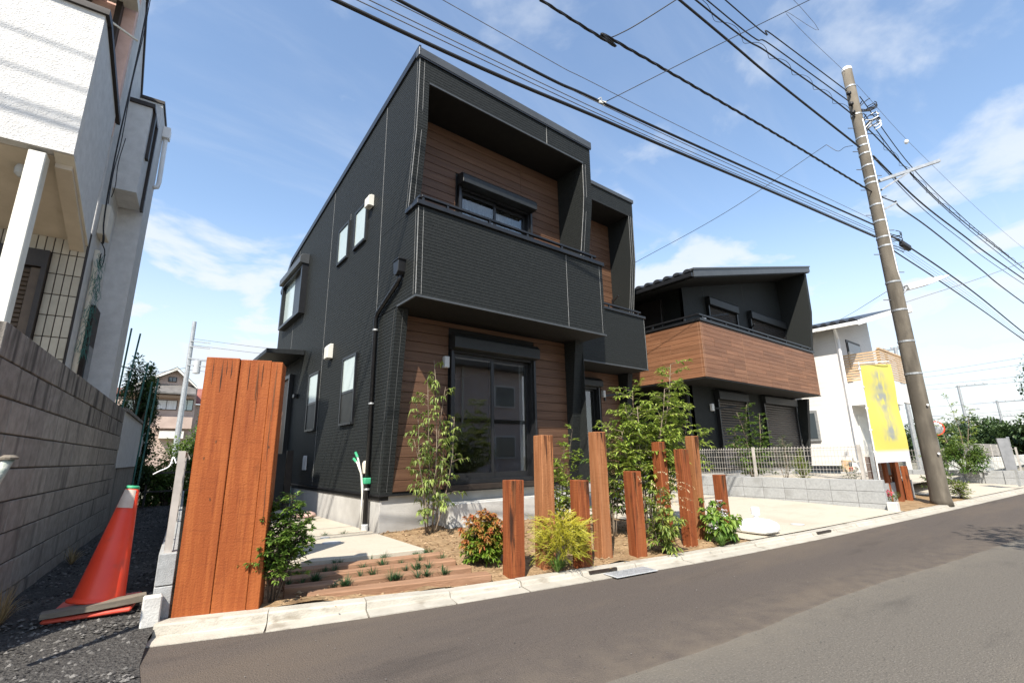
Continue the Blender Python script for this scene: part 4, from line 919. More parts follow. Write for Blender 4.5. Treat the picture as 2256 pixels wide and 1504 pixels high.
# balcony: front slab and sloping side
m = MB().prism([N(-5, 0, 4.0), N(0, 0, 4.0), N(0, 0, 5.70), N(-5, 0, 5.70)], NU * .12); nb = build(m, 'balcony_front', 'stucco', hn)
m = MB().prism([N(0, .121, 3.985), N(0, 1.30, 3.56), N(0, 1.30, 5.36), N(0, .121, 5.69)], NV * -.12); build(m, 'balcony_side', 'stucco_s', nb)
m = MB().prism([N(-.12, .121, 3.99), N(-.12, 1.29, 3.57), N(-.12, 1.29, 3.72), N(-.12, .121, 4.14)], NV * -4.8); build(m, 'balcony_soffit', 'tan', nb)
m = MB().prism([N(-.0, .03, 3.995), N(-.0, 1.30, 3.54), N(-.0, 1.30, 3.559), N(-.0, .121, 3.984), N(0, .03, 3.998)], NV * -.15); build(m, 'balcony_beam', 'cream', nb)
build(MB().prism([N(-.15, .16, 3.90), N(-.15, 1.29, 3.45), N(-.15, 1.29, 3.56), N(-.15, .16, 3.97)], NV * .13), 'balcony_beam', 'tan', nb)
m = MB().prism([N(-5, -.035, 5.70), N(.035, -.035, 5.70), N(.035, -.035, 5.77), N(-5, -.035, 5.77)], NU * .2); build(m, 'balcony_cap', 'darkbrown', nb)
m = MB().prism([N(.035, .166, 5.69), N(.035, 1.42, 5.30), N(.035, 1.42, 5.38), N(.035, .166, 5.76)], NV * -.17); build(m, 'balcony_cap', 'darkbrown', nb)
pl = MB(); nbox(pl, -.32, -.19, .02, .16, .1, 3.96); build(pl, 'pillar', 'offwhite', hn, bevel=.008)
build(MB().lathe(N(-.42, .35, 3.80), [(.02, 0), (.05, .03), (.055, .08), (.045, .12)], 10), 'ceiling_lamp', 'greyplastic', hn)
# tiled front wall, tile by tile
m = MB(); nbox(m, -5, -.001, 1.305, 1.4, .1, 3.72); wt = build(m, 'front_wall', 'grout', hn)
ANG = math.atan2(NV.y, NV.x)
def tile(v, z, w, h): piece('wall_tile', w, .012, h, .002, 'tile', wt, N(v + w / 2, 1.300, z), ANG)
for c in range(4):
    for rI in range(9):
        z = 3.385 - .245 * (rI + 1)
        if z > 1.4: tile(-.283 + c * .071, z + .006, .062, .235)
for c in range(16): tile(-.283 + .071 * 3 - c * .071, 3.391, .062, .235)
# shuttered window
m = MB(); nbox(m, -.335, -.29, 1.22, 1.31, 1.5, 3.38); nbox(m, -2.0, -.335, 1.22, 1.31, 3.18, 3.38); ws = build(m, 'window', 'darkbrown', hn)
m = MB(); nbox(m, -.42, -.336, 1.262, 1.30, 1.5, 3.17); build(m, 'window_frame', 'bronze', ws)
z = 1.6
while z < 3.12:
    s = MB().prism([N(-.425, 1.262, z), N(-.425, 1.285, z + .045), N(-.425, 1.29, z + .04), N(-.425, 1.268, z - .004)], NV * -1.5); build(s, 'slat', 'bronze', ws); z += .052
m = MB(); nbox(m, -2, -.43, 1.292, 1.3, 1.5, 3.17); build(m, 'shutter_back', 'darkbrown', ws)
# side wall and sloping roofs
m = MB().prism([N(0, 1.402, .1), N(0, 2.53, .1), N(0, 2.53, 6.53), N(0, 1.60, 7.53), N(0, 1.402, 7.75)], NV * -.15); build(m, 'side_wall', 'stucco_s', hn)
m = MB().prism([N(-.01, 1.30, 5.1), N(-.01, 1.40, 5.1), N(-.01, 1.40, 7.6), N(-.01, 1.30, 7.6)], NV * -5); build(m, 'upper_wall', 'pinkwall', hn)
m = MB().prism([N(.02, 1.2, 7.96), N(.02, 2.56, 6.51), N(.02, 2.56, 6.60), N(.02, 1.2, 8.05)], NV * -.2); build(m, 'verge_trim', 'darkbrown', hn)
m = MB().prism([N(-.18, 1.2, 7.98), N(-.18, 2.56, 6.53), N(-.18, 2.56, 6.60), N(-.18, 1.2, 8.05)], NV * -4.8); build(m, 'roof', 'slate', hn)
m = MB(); nbox(m, -5, .02, -.25, 1.25, 6.95, 7.05); build(m, 'balcony_roof', 'offwhite', hn)
m = MB(); nbox(m, -.20, -.14, 1.17, 1.295, 5.3, 7.3); nbox(m, -.5, -.46, 1.17, 1.295, 5.3, 7.3); build(m, 'upper_door_frame', 'darkbrown', hn)
# bay box on the side wall
m = MB(); nbox(m, .001, .26, 1.90, 2.50, 4.64, 6.0); bb = build(m, 'bay_box', 'stucco_s', hn)
m = MB(); nbox(m, -.0, .29, 1.87, 1.92, 6.002, 6.06); nbox(m, .24, .29, 1.921, 2.51, 6.002, 6.06); nbox(m, .262, .30, 2.0, 2.1, 5.25, 6.0); nbox(m, .262, .30, 2.38, 2.45, 4.6, 6.0); build(m, 'bay_trim', 'darkbrown', bb)
# rear block
m = MB().prism([N(0, 2.535, .1), N(.29, 2.535, .1), N(.29, 2.535, 6.53), N(0, 2.535, 6.53)], NU * .62); build(m, 'rear_block', 'stucco_s', hn)
m = MB(); nbox(m, -.05, .31, 2.51, 3.17, 6.532, 6.58); build(m, 'rear_block_cap', 'darkbrown', hn)
m = MB(); nbox(m, -4.5, -.35, 3.16, 5.2, .1, 6.2); build(m, 'rear_wing', 'stucco_s', hn)
m = MB(); nbox(m, -4.9, -.2, 2.54, 3.155, .1, 6.4); build(m, 'rear_link', 'stucco_s', hn)
gq = MB().prism([N(.292, 2.95, 6.42), N(.292, 3.12, 6.42), N(.292, 3.10, 6.24), N(.292, 2.97, 6.24)], NV * .10); gut = build(gq, 'rain_head', 'white', hn)
build(MB().tube([N(.34, 3.04, 6.24), N(.34, 3.04, 6.15), N(.35, 3.06, 5.45), N(.34, 3.04, 5.35), N(.29, 3.02, 5.32)], .033, 8), 'downspout', 'white', hn, smooth=True)
# meter box, conduit, cables, net remains
m = MB(); nbox(m, .001, .09, 1.55, 1.85, 3.82, 4.22); tag(build(m, 'meter_box', 'cream', hn, bevel=.006))
m = MB(); nbox(m, .001, .05, 1.66, 1.76, 3.50, 3.64); build(m, 'junction_box', 'cream', hn, bevel=.004)
build(MB().tube([N(.035, 1.62, 3.5), N(.04, 1.66, 3.3), N(.035, 1.68, 3.0), N(.035, 1.70, 1.2)], .028, 8), 'conduit', 'cream', hn, smooth=True)
m = MB(); nbox(m, .001, .05, 2.05, 2.45, 1.2, 3.02); sw = build(m, 'side_window', 'darkbrown', hn)
m = MB(); nbox(m, .051, .06, 2.1, 2.4, 1.3, 2.5); build(m, 'pane', 'tint', sw)
def cab(name, pts, r, label, mat='wire', n=5, group=None):
    # smooth polyline
    P = [V(p) for p in pts]; Q = []
    for i in range(len(P) - 1):
        p0 = P[max(i - 1, 0)]; p1 = P[i]; p2 = P[i + 1]; p3 = P[min(i + 2, len(P) - 1)]
        for k in range(6):
            t = k / 6; Q.append(.5 * ((2 * p1) + (p2 - p0) * t + (2 * p0 - 5 * p1 + 4 * p2 - p3) * t * t + (3 * p1 - p0 - 3 * p2 + p3) * t ** 3))
    Q.append(P[-1])
    o = build(MB().tube(Q, r, n), name, mat, smooth=True); return tag(o, label, 'cable', group)
cab('service_cable', [N(.05, 1.45, 7.9), N(.06, 1.46, 6.6), N(.05, 1.44, 5.2), N(.05, 1.46, 4.4), N(.06, 1.50, 3.95), N(.10, 1.46, 3.72), N(.08, 1.56, 3.7), N(.06, 1.6, 3.85)], .009, 'black cable hanging down the white side wall into the meter box')
cab('service_cable', [N(.05, 1.55, 7.9), N(.055, 1.58, 6.9), N(.045, 1.55, 6.0), N(.05, 1.6, 5.2), N(.04, 1.57, 4.7), N(.05, 1.58, 4.25)], .0055, 'thin wavy cable on the white side wall above the meter box')
cab('service_cable', [N(.07, 1.70, 5.3), N(.05, 1.68, 4.9), N(.06, 1.72, 4.6), N(.05, 1.69, 4.4)], .005, 'short thin cable end above the meter box by the bay')
cab('cable_loop', [N(.03, 1.75, 3.78), N(.06, 1.86, 3.72), N(.06, 1.93, 3.6), N(.06, 1.86, 3.48), N(.06, 1.74, 3.5), N(.06, 1.70, 3.58), N(.05, 1.78, 3.64)], .006, 'curled black cable loop below the meter box')
cab('laundry_pole', [N(-1.2, .55, 6.62), N(-.3, .62, 6.25), N(.18, .66, 6.05)], .014, 'pale pole poking out over the balcony at the top left', 'offwhite'); bpy.data.objects['laundry_pole']['category'] = 'pole'
ntm = MB(); r_ = random.Random(5)
for k in range(260):
    u = r_.gauss(1.66, .10); z = r_.uniform(2.3, 3.55); p = V(N(.05 + r_.uniform(0, .06), u, z)); q = p + V((r_.uniform(-.04, .04), r_.uniform(-.1, .1), r_.uniform(-.14, .06))); ntm.tube([p, (p + q) / 2 + V((0, r_.uniform(-.03, .03), 0)), q], .0022, 3, cap=False)
M['net'] = pm('teal_net', (.03, .12, .10), (.06, .20, .17), 9, .7); tag(build(ntm, 'garden_net', 'net'), 'tangled scrap of teal garden net on the pipe of the white wall', 'net')

# ------------------------------------------------------------------ old block wall on the left
ow = empty('block_wall', (-.5, 4, .1), 'old grey concrete block wall with dark streaks along the gravel lane', 'wall')
WA = math.atan2(.083, 1); wu = V((math.sin(WA), math.cos(WA), 0)); wv = V((math.cos(WA), -math.sin(WA), 0)); w0 = V((-.648, 3.70, 0))
def OWp(s, d, z): q = w0 + wu * s + wv * d; return (q.x, q.y, z)
core = MB().prism([OWp(.004, -.012, .0), OWp(5.56, -.012, .0), OWp(5.56, -.012, 1.79), OWp(.004, -.012, 1.79)], wv * -.10); build(core, 'mortar_core', 'mortar', ow)
for c in range(9):
    zt = 1.80 - c * .2; n = 14; sh = .0
    for k in range(n):
        a = k * .4 + sh; 
        if a + .39 > 5.62: continue
        dd = rng.uniform(-.003, .003)
        piece('block', .112, .390, .190, .004, 'oldblock_t' if c < 2 else 'oldblock', ow, OWp(a + .195, -.056 + dd, zt - .19), -WA)
# white rendered length further back
rw = MB().prism([OWp(5.60, -.1, .95), OWp(10.7, -.1, .95), OWp(10.7, -.1, 1.75), OWp(5.60, -.1, 1.78)], wv * .10); rwo = build(rw, 'rendered_wall', 'stucco_s'); tag(rwo, 'white rendered wall continuing behind the block wall under dark foliage', 'wall')
build(MB().prism([OWp(5.60, -.11, .1), OWp(10.7, -.11, .1), OWp(10.7, -.11, .948), OWp(5.60, -.11, .948)], wv * .09), 'wall_base', 'oldblock', rwo)
build(MB().prism([OWp(5.60, -.13, 1.782), OWp(10.7, -.13, 1.752), OWp(10.7, -.13, 1.80), OWp(5.60, -.13, 1.83)], wv * .16), 'wall_cap', 'oldblock', rwo)
# green rods and a cross bar behind
for k, (x, y, h, lean, lb) in enumerate(((-.40, 11.0, 3.45, .06, 'taller of two dark green garden canes rising beside each other'), (-.36, 11.05, 3.38, .16, 'shorter of two dark green garden canes rising beside each other'), (-.15, 11.1, 2.85, .14, 'lone leaning green garden cane with the cross bar'), (.05, 11.5, 2.55, .05, 'low cane, left of two stubs above the dark bush'), (.13, 11.5, 2.62, .06, 'low cane, right of two stubs above the dark bush'))):
    o = build(MB().tube([(x, y, .3), (x + lean, y, h)], .014, 6), 'garden_cane', 'net'); tag(o, lb, 'cane', 'garden canes behind the wall')
o = build(MB().bar((-.62, 11.05, 2.78), (-.02, 11.05, 2.66), .035, .02), 'cross_bar', 'galv'); tag(o, 'short grey bar tied across the garden canes', 'bar')
# ------------------------------------------------------------------ timber panel of upright sleepers
KA = math.atan2(-.162, .465)                       # runs along the kerb
pn = empty('timber_screen', (.325, 3.925, .07), 'tall screen of orange upright sleepers standing at the left end of the kerb', 'screen')
pu = V((math.cos(KA), math.sin(KA), 0)); pv = V((-pu.y, pu.x, 0)); p0 = V((.325, 3.925, 0))
def upright(s0, s1, h, th, dv=0, mat='sleeper_o', nm='sleeper', lean=0):
    m = MB(); w = s1 - s0
    nseg = 7; r_ = random.Random(int(s0 * 1000) + 5)
    vs = []
    for k in range(nseg + 1):
        z = .02 + (h - .02) * k / nseg; j = [r_.uniform(-.0007, .0007) for _ in range(4)]
        vs += [(-w / 2 + j[0], j[1], z), (w / 2 + j[2], j[3], z), (w / 2 + j[2], th, z), (-w / 2 + j[0], th, z)]
    fs = [(3, 2, 1, 0), tuple(4 * nseg + q for q in (0, 1, 2, 3))]
    for k in range(nseg):
        for q in range(4): fs.append((4 * k + q, 4 * k + (q + 1) % 4, 4 * k + 4 + (q + 1) % 4, 4 * k + 4 + q))
    m.add(vs, fs); me = m.mesh(nm, bevel=.004); me.materials.append(M[mat])
    q = p0 + pu * (s0 + s1) / 2 + pv * dv
    return put(nm, me, None, pn, (q.x, q.y, 0), (0, lean, KA))
upright(-.004, .2085, 1.752, .115, 0, lean=-.001); upright(.2115, .4135, 1.744, .11, .002, lean=.001); s3 = upright(.416, .492, 1.735, .20, -.004)
# drying cracks, knots and dark streaks as thin sunken slivers of the timber itself
ck = MB(); r_ = random.Random(8)
def sliver(s, z0, z1, w, off=-.0012):
    n = 6; 
    for k in range(n):
        a, b = lerp(z0, z1, k / n), lerp(z0, z1, (k + 1) / n); wa = w * math.sin(math.pi * (.08 + .9 * k / n)); wb = w * math.sin(math.pi * (.08 + .9 * (k + 1) / n)); s2 = s + r_.uniform(-.0015, .0015)
        P = lambda ss, z: (p0 + pu * ss + pv * off) + V((0, 0, z))
        ck.add([P(s - wa / 2, a), P(s + wa / 2, a), P(s2 + wb / 2, b), P(s2 - wb / 2, b)], [(0, 1, 2, 3)]); s = s2
for (s, z0, z1, w) in ((.045, 1.55, 1.742, .006), (.10, 1.50, 1.74, .010), (.13, 1.62, 1.74, .005), (.16, 1.60, 1.74, .007), (.275, 1.52, 1.735, .004), (.33, 1.45, 1.735, .009), (.36, 1.55, 1.73, .006), (.34, 1.30, 1.6, .004)): sliver(s, z0, z1, w)
sliver(.452, 1.30, 1.73, .010, -.0055); sliver(.447, 1.02, 1.36, .006, -.0055); sliver(.462, .60, .95, .004, -.0055)
for (s, z) in ((.12, 1.16), (.06, 1.05), (.13, .78), (.455, 1.12)): sliver(s, z - .012, z + .012, .009, -.0056 if s > .41 else -.0014)
build(ck, 'crack', 'stain', pn)['kind'] = 'stuff'
# hidden second panel behind (its shadow falls on the path)
p2o = empty('sleeper_gatepost', (.69, 4.76, .1), 'upright sleeper gatepost behind the tall timber screen by the path', 'post')
me = MB().box(-.11, .11, -.06, .06, 0, 1.62).mesh('sleeper', bevel=.005); me.materials.append(M['sleeper_o']); put('sleeper', me, None, p2o, (.58, 4.80, .1), (0, 0, KA))
put('sleeper', me, None, p2o, (.79, 4.73, .1), (0, 0, KA))

# ------------------------------------------------------------------ low block wall with mesh fence beside the panel
lw = empty('low_block_wall', (.25, 4.1, .05), 'low wall of two light grey block courses behind the traffic cone', 'wall')
la = math.atan2(.075, 1); lu = V((math.sin(la), math.cos(la), 0)); l0 = V((.262, 3.96, 0))
for c in range(2):
    for k in range(20):
        q = l0 + lu * (k * .4 + .197); piece('block', .098, .394, .190, .004, 'block', lw, (q.x, q.y, .068 + c * .196), -la)
mf = empty('mesh_fence', (.26, 4.1, .46), 'light mesh fence on the low block wall seen end on', 'fence')
def meshpanel(parent, a, b, z0, z1, nv, hz, r=.0022, roll=True, post_every=2.0, postmat='meshwire', postr=.02):
    a = V(a); b = V(b); L = (b - a).length; d = (b - a) / L; nrm = V((-d.y, d.x, 0))
    m = MB(); n = max(2, int(L / nv))
    for k in range(n + 1):
        p = a + d * (L * k / n)
        pts = [p + V((0, 0, z0)), p + V((0, 0, z1))]
        if roll: pts = [p + V((0, 0, z0 + .05)) , p + V((0, 0, z1 - .06)), p + nrm * -.03 + V((0, 0, z1 - .01)), p + nrm * -.05 + V((0, 0, z1 - .05))]
        m.tube(pts, r, 4, cap=False)
    for z in hz: m.tube([a + V((0, 0, z)), b + V((0, 0, z))], r * 1.15, 4)
    o = build(m, 'mesh_panel', 'meshwire', parent); o['kind'] = 'stuff'
    t = 0
    while t <= L + .01:
        p = a + d * min(t, L); build(MB().box(p.x - postr, p.x + postr, p.y - postr, p.y + postr, z0 - .03, z1), 'fence_post', postmat, parent); t += post_every
e_ = l0 + lu * 7.6
meshpanel(mf, (l0.x, l0.y + .06, 0), (e_.x, e_.y, 0), .455, 1.10, .05, (.50, .62, .74, .86, .98, 1.05), .0026, post_every=1.9)
cab('tie_string', [(.235, 4.0, 1.02), (.22, 4.1, 1.06), (.20, 4.0, 1.0), (.15, 4.0, .97), (.12, 4.02, .95)], .004, 'scrap of white string tied to the fence end', 'plastic'); bpy.data.objects['tie_string']['category'] = 'string'
o = build(MB().box(.165, .262, 3.88, 3.955, .03, .225), 'boundary_stone', 'concrete', bevel=.008); tag(o, 'short pale concrete boundary stone at the left kerb end', 'marker')

# ------------------------------------------------------------------ traffic cone
cn = empty('traffic_cone', (-.06, 4.36, .10), 'worn orange traffic cone leaning on the gravel by the boundary stone', 'traffic cone')
ax = V((.09, .05, .76)).normalized(); cb_ = V((-.055, 4.36, .155)); 
build(MB().lathe(cb_, [(.165, 0), (.165, .012), (.140, .02), (.136, .03), (.040, .70), (.030, .705)], 40, ax), 'cone_body', 'cone', cn, smooth=True)
bd_ = MB(); aa = ax.orthogonal().normalized(); ab = ax.cross(aa); vd = V((-.25, -1, 0)); ph = math.atan2(vd.dot(ab), vd.dot(aa))
for k in range(15):
    t = ph - .95 + 1.75 * k / 14
    for rr, z in ((.0612, .572), (.0438, .692)): bd_.v.append(cb_ + ax * z + (aa * math.cos(t) + ab * math.sin(t)) * rr); bd_.r.append((.5,) * 3)
bd_.f = [(2 * k, 2 * k + 2, 2 * k + 3, 2 * k + 1) for k in range(14)]
build(bd_, 'reflective_band', 'tape', cn, smooth=True)
build(MB().lathe(cb_, [(.0405, .697), (.041, .712), (.034, .720), (.02, .716)], 24, ax), 'top_tape', 'greentape', cn, smooth=True)
me = MB().box(-.215, .215, -.2, .2, 0, .024).mesh('base_plate', bevel=.008); me.materials.append(M['cone_d']); put('base_plate', me, None, cn, (-.062, 4.35, .108), (.03, -.02, -.16))
bw = MB()
for k in range(8):
    a0, a1 = lerp(-.25, .25, k / 8), lerp(-.25, .25, (k + 1) / 8); f = lambda t: .018 * (1 - (t / .25) ** 2)
    bw.hexa([(-.06 + a0, 4.155 - f(a0), .142 + a0 * .03), (-.06 + a1, 4.155 - f(a1), .142 + a1 * .03), (-.06 + a1, 4.26, .142 + a1 * .03), (-.06 + a0, 4.26, .142 + a0 * .03), (-.06 + a0, 4.155 - f(a0), .175 + a0 * .05), (-.06 + a1, 4.155 - f(a1), .175 + a1 * .05), (-.06 + a1, 4.26, .172 + a1 * .05), (-.06 + a0, 4.26, .172 + a0 * .05)])
o = build(bw, 'cone_weight', 'oldwood'); tag(o, 'grey weathered strip weighing down the cone base', 'strip')
# mottled guy-wire guard at the left edge
gg = MB().tube([(-.62, 3.40, .55), (-.50, 3.40, .98), (-.478, 3.40, 1.06)], .022, 12); M['guard'] = pm('mottled_guard', (.10, .16, .14), (.50, .50, .44), 22, .7, .4, 60)
ggo = build(gg, 'guy_guard', 'guard', smooth=True); tag(ggo, 'mottled green and white leaning tube at the left picture edge', 'tube'); build(MB().lathe((-.48, 3.40, 1.052), [(.034, 0), (.036, .01), (.02, .022)], 12), 'guard_cap', 'oldwood', ggo)

# ------------------------------------------------------------------ short sleeper posts along the kerb
PO = [(2.70, 3.45, .825, .140, 'dark-topped short sleeper post, leftmost of the row beside the red nandina'),
      (3.10, 3.49, 1.222, .138, 'tall brown sleeper post behind the yellow thread-leaf bush'),
      (3.385, 3.30, .797, .128, 'short red sleeper post half hidden by the yellow thread-leaf bush'),
      (3.75, 3.37, 1.257, .132, 'tallest pale orange sleeper post with leaf shadows on it'),
      (4.145, 3.26, .855, .132, 'short sleeper post with black stains in front of the pale-blooming shrub'),
      (4.88, 3.42, 1.163, .118, 'tall dark-streaked sleeper post behind the pale-blooming shrub'),
      (4.945, 3.17, 1.075, .112, 'medium sleeper post with black corner, in front of the tall one near the drive'),
      (5.37, 3.30, 1.233, .112, 'tall orange sleeper post nearest the drive, behind the medium one'),
      (5.63, 3.13, .772, .108, 'shortest red sleeper post, rightmost of the row beside the flowering shrub')]
for k, (x, y, h, w, lb) in enumerate(PO):
    r_ = random.Random(40 + k); z0 = gz(x, y) - .05; hh = h - z0; vs = []; ns = 6; d = w * r_.uniform(.95, 1.1)
    for i in range(ns + 1):
        z = hh * i / ns; j = lambda: r_.uniform(-.002, .002)
        vs += [(-w / 2 + j(), -d / 2 + j(), z), (w / 2 + j(), -d / 2 + j(), z), (w / 2 + j(), d / 2 + j(), z), (-w / 2 + j(), d / 2 + j(), z)]
    vs = vs[:-4] + [(a, b, c + r_.uniform(-.004, .004)) for a, b, c in vs[-4:]]
    fs = [(3, 2, 1, 0), tuple(4 * ns + q for q in range(4))] + [(4 * i + q, 4 * i + (q + 1) % 4, 4 * i + 4 + (q + 1) % 4, 4 * i + 4 + q) for i in range(ns) for q in range(4)]
    me = MB().add(vs, fs).mesh('sleeper_post', bevel=.005); me.materials.append(M['sleeper_pale' if k in (1, 3, 7) else 'sleeper'])
    po = put('sleeper_post', me, None, None, (x, y, z0), (r_.uniform(-.008, .008), r_.uniform(-.008, .008), -.14 + r_.uniform(-.06, .06))); tag(po, lb, 'post', 'sleeper posts along the kerb')
    # weather cracks and tar stains at the head
    m = MB()
    for q in range(5):
        s = r_.uniform(-w * .42, w * .42); z1 = hh - .006; z2 = z1 - r_.uniform(.05, .30); ww = r_.uniform(.004, .020)
        n = 5; cx_ = s
        for i in range(n):
            a, b = lerp(z2, z1, i / n), lerp(z2, z1, (i + 1) / n); wa, wb = ww * (i / n) ** .7, ww * ((i + 1) / n) ** .7; c2 = max(-w * .44, min(w * .44, cx_ + r_.uniform(-.004, .004)))
            yy = -d / 2 - .0034
            m.add([(max(-w / 2 + .004, cx_ - wa), yy, a), (min(w / 2 - .004, cx_ + wa), yy, a), (min(w / 2 - .004, c2 + wb), yy, b), (max(-w / 2 + .004, c2 - wb), yy, b)], [(0, 1, 2, 3)])
            cx_ = c2
    c_ = MB(); mm = m.mesh('crack'); mm.materials.append(M['stain']); co = bpy.data.objects.new('crack', mm); COL.objects.link(co); co.parent = po; co['kind'] = 'stuff'

# ------------------------------------------------------------------ ties laid in the path
TI = [((1.12, 3.86), (2.46, 3.48)), ((1.02, 4.10), (2.45, 3.77)), ((1.00, 4.36), (2.47, 4.06)), ((.98, 4.61), (2.50, 4.33))]
for k, (a, b) in enumerate(TI):
    a = V((*a, 0)); b = V((*b, 0)); L = (b - a).length; c = (a + b) / 2; w = .135
    me = MB().box(-L / 2, L / 2, -w / 2, w / 2, 0, .09).mesh('path_sleeper', bevel=.006); me.materials.append(M['tie'])
    o = put('path_sleeper', me, None, None, (c.x, c.y, .004 + k * .011), (0, 0, math.atan2(b.y - a.y, b.x - a.x)))
    tag(o, ('timber sleeper of the path nearest the kerb', 'second timber sleeper of the path from the kerb', 'third timber sleeper of the path from the kerb', 'timber sleeper of the path touching the concrete slab')[k], 'sleeper', 'sleepers laid across the path')

# ------------------------------------------------------------------ plants
def leaf(m, p, d, L, W, droop, rv, rg, curl=.25, up=None):
    d = V(d); d = d.normalized(); side = d.cross(up or V((0, 0, 1)))
    side = side.normalized() if side.length > 1e-3 else V((1, 0, 0))
    nrm = side.cross(d); v = (rv, rv, rv)
    mid = p + d * L * .5 + V((0, 0, -droop * L * .15)); tip = p + d * L + V((0, 0, -droop * L))
    m.add([p, mid + side * W / 2 + nrm * W * curl, tip, mid - side * W / 2 + nrm * W * curl, mid], [(0, 1, 4), (1, 2, 4), (0, 4, 3), (4, 2, 3)], v)
def rv3(r, s=1): return V((r.uniform(-s, s), r.uniform(-s, s), r.uniform(-s, s)))
def plant(name, label, cat, base, stems, leafmat, barkmat='bark', seed=1, tw=10, twl=(.15, .3), twe=(.1, .6), f0=.2, nl=7, L=(.04, .06), W=.4, droop=.5, spread=.9, stem_r=.008, extra=None, group=None, color=lambda r, f, z: r.random(), cl=1, mesh_up=None, twig_r=.0022, tipn=3, twshape=None):
    """stems: list of (offset xy, top xyz relative to base); twigs carry leaves"""
    r = random.Random(seed); base = V(base); root = empty(name, base, label, cat, group)
    T = MB(); Lf = MB(); Lf.raw = True
    for (o, tp) in stems:
        p0 = base + V((o[0], o[1], -.03)); p1 = base + V(tp); bend = rv3(r, .05) * (p1 - p0).length; bend.z = 0
        pts = [p0.lerp(p1, t) + bend * math.sin(math.pi * t) + rv3(r, .006) * (p1 - p0).length for t in [k / 6 for k in range(7)]]
        T.tube(pts, [stem_r * (1 - .75 * k / 6) for k in range(7)], 6)
        for k in range(tw):
            f = f0 + (1 - f0) * (k + r.random()) / tw; q = f * 6; i = min(5, int(q)); p = pts[i].lerp(pts[i + 1], q - i)
            a = r.uniform(0, 6.283); ln = r.uniform(*twl) * (twshape(f) if twshape else (1.15 - .75 * f)); el = r.uniform(*twe)
            d = V((math.cos(a) * math.cos(el), math.sin(a) * math.cos(el), math.sin(el)))
            e = p + d * ln; mid = p.lerp(e, .5) + V((0, 0, ln * .06)); e = e + V((0, 0, -ln * .10 * droop))
            T.tube([p, mid, e], [twig_r * 1.4, twig_r, twig_r * .6], 4, cap=False)
            for j in range(nl):
                t = .25 + .75 * (j + .5) / nl; pp = (p.lerp(mid, t * 2) if t < .5 else mid.lerp(e, t * 2 - 1)) + rv3(r, .012 * cl)
                sg = 1 if j % 2 else -1; sd = d.cross(V((0, 0, 1))).normalized()
                ld = (d * (1 - spread * .5) + sd * sg * spread + rv3(r, .35)); 
                leaf(Lf, pp, ld, r.uniform(*L), r.uniform(*L) * W, droop * r.uniform(.5, 1.3), color(r, f, pp.z), 0)
            for j in range(tipn):
                ld = d + rv3(r, .6); leaf(Lf, e, ld, r.uniform(*L), r.uniform(*L) * W, droop * r.uniform(.5, 1.3), color(r, f, e.z), 0)
    build(T, 'stem', barkmat, root, smooth=True); cr = build(Lf, 'foliage', leafmat, root)
    if extra: extra(root, r)
    return root
# multi-stem dogwood in front of the house
plant('dogwood_tree', 'slender multi-stem dogwood with drooping pale green leaves before the glass door', 'tree', (3.06, 5.58, .10),
      [((-.05, .02), (-.22, .05, 1.62)), ((.0, 0), (.02, .05, 2.20)), ((.04, .03), (.16, 0, 1.85)), ((.02, -.04), (.30, -.02, 1.45)), ((-.02, .05), (-.10, .0, 1.95)), ((.06, 0), (.22, .05, 1.2)), ((-.04, -.02), (-.30, -.05, 1.15))],
      'leaf_dog', seed=11, tw=19, twl=(.12, .29), twe=(.15, .75), f0=.15, nl=7, L=(.048, .082), W=.40, droop=1.0, spread=.7, stem_r=.010, tipn=4, twshape=lambda f: 1.1 - .45 * f)
# azalea at the timber panel
plant('azalea_shrub', 'bushy green azalea shrub at the foot of the timber screen', 'shrub', (.90, 3.90, .07),
      [((.02 * math.cos(a), .02 * math.sin(a)), (.17 * math.cos(a) * s, .15 * math.sin(a) * s, h)) for a, s, h in ((0, 1, .52), (.9, .8, .62), (1.9, .7, .66), (2.7, .9, .5), (3.6, .6, .58), (4.5, .9, .45), (5.4, 1, .50), (5.9, .4, .7))],
      'leaf_azal', 'bark_d', seed=12, tw=46, twl=(.09, .22), twe=(-.1, .6), f0=.36, nl=9, L=(.028, .05), W=.5, droop=.15, spread=.8, stem_r=.006, tipn=6)
# red-tipped nandina
def nand_col(r, f, z): return min(1, max(0, r.random() * .45 + (f - .78) * 1.9 + (.35 if r.random() < .08 else 0)))
plant('nandina_shrub', 'round dwarf nandina with red and yellow-green leaves left of the posts', 'shrub', (2.75, 3.96, .085),
      [((.02 * math.cos(a), .02 * math.sin(a)), (.17 * math.cos(a) * s, .17 * math.sin(a) * s, h)) for a, s, h in ((.2, 1.1, .26), (.8, 1.05, .34), (1.5, 1.1, .28), (2.1, 1.05, .35), (2.8, 1.1, .27), (3.4, 1.05, .34), (4.1, 1.15, .25), (4.7, 1.05, .33), (5.3, 1.1, .27), (5.9, 1.05, .34), (.4, .6, .40), (1.7, .6, .41), (3.0, .6, .40), (4.3, .6, .41), (5.5, .5, .40), (0, .1, .43), (4.0, 1.2, .18), (5.0, 1.2, .17), (5.8, 1.2, .18), (3.3, 1.2, .18))],
      'leaf_nand', 'bark_d', seed=13, tw=20, twl=(.07, .15), twe=(-.2, .7), f0=.2, nl=9, L=(.034, .056), W=.48, droop=.35, spread=.8, stem_r=.005, color=nand_col, tipn=6)
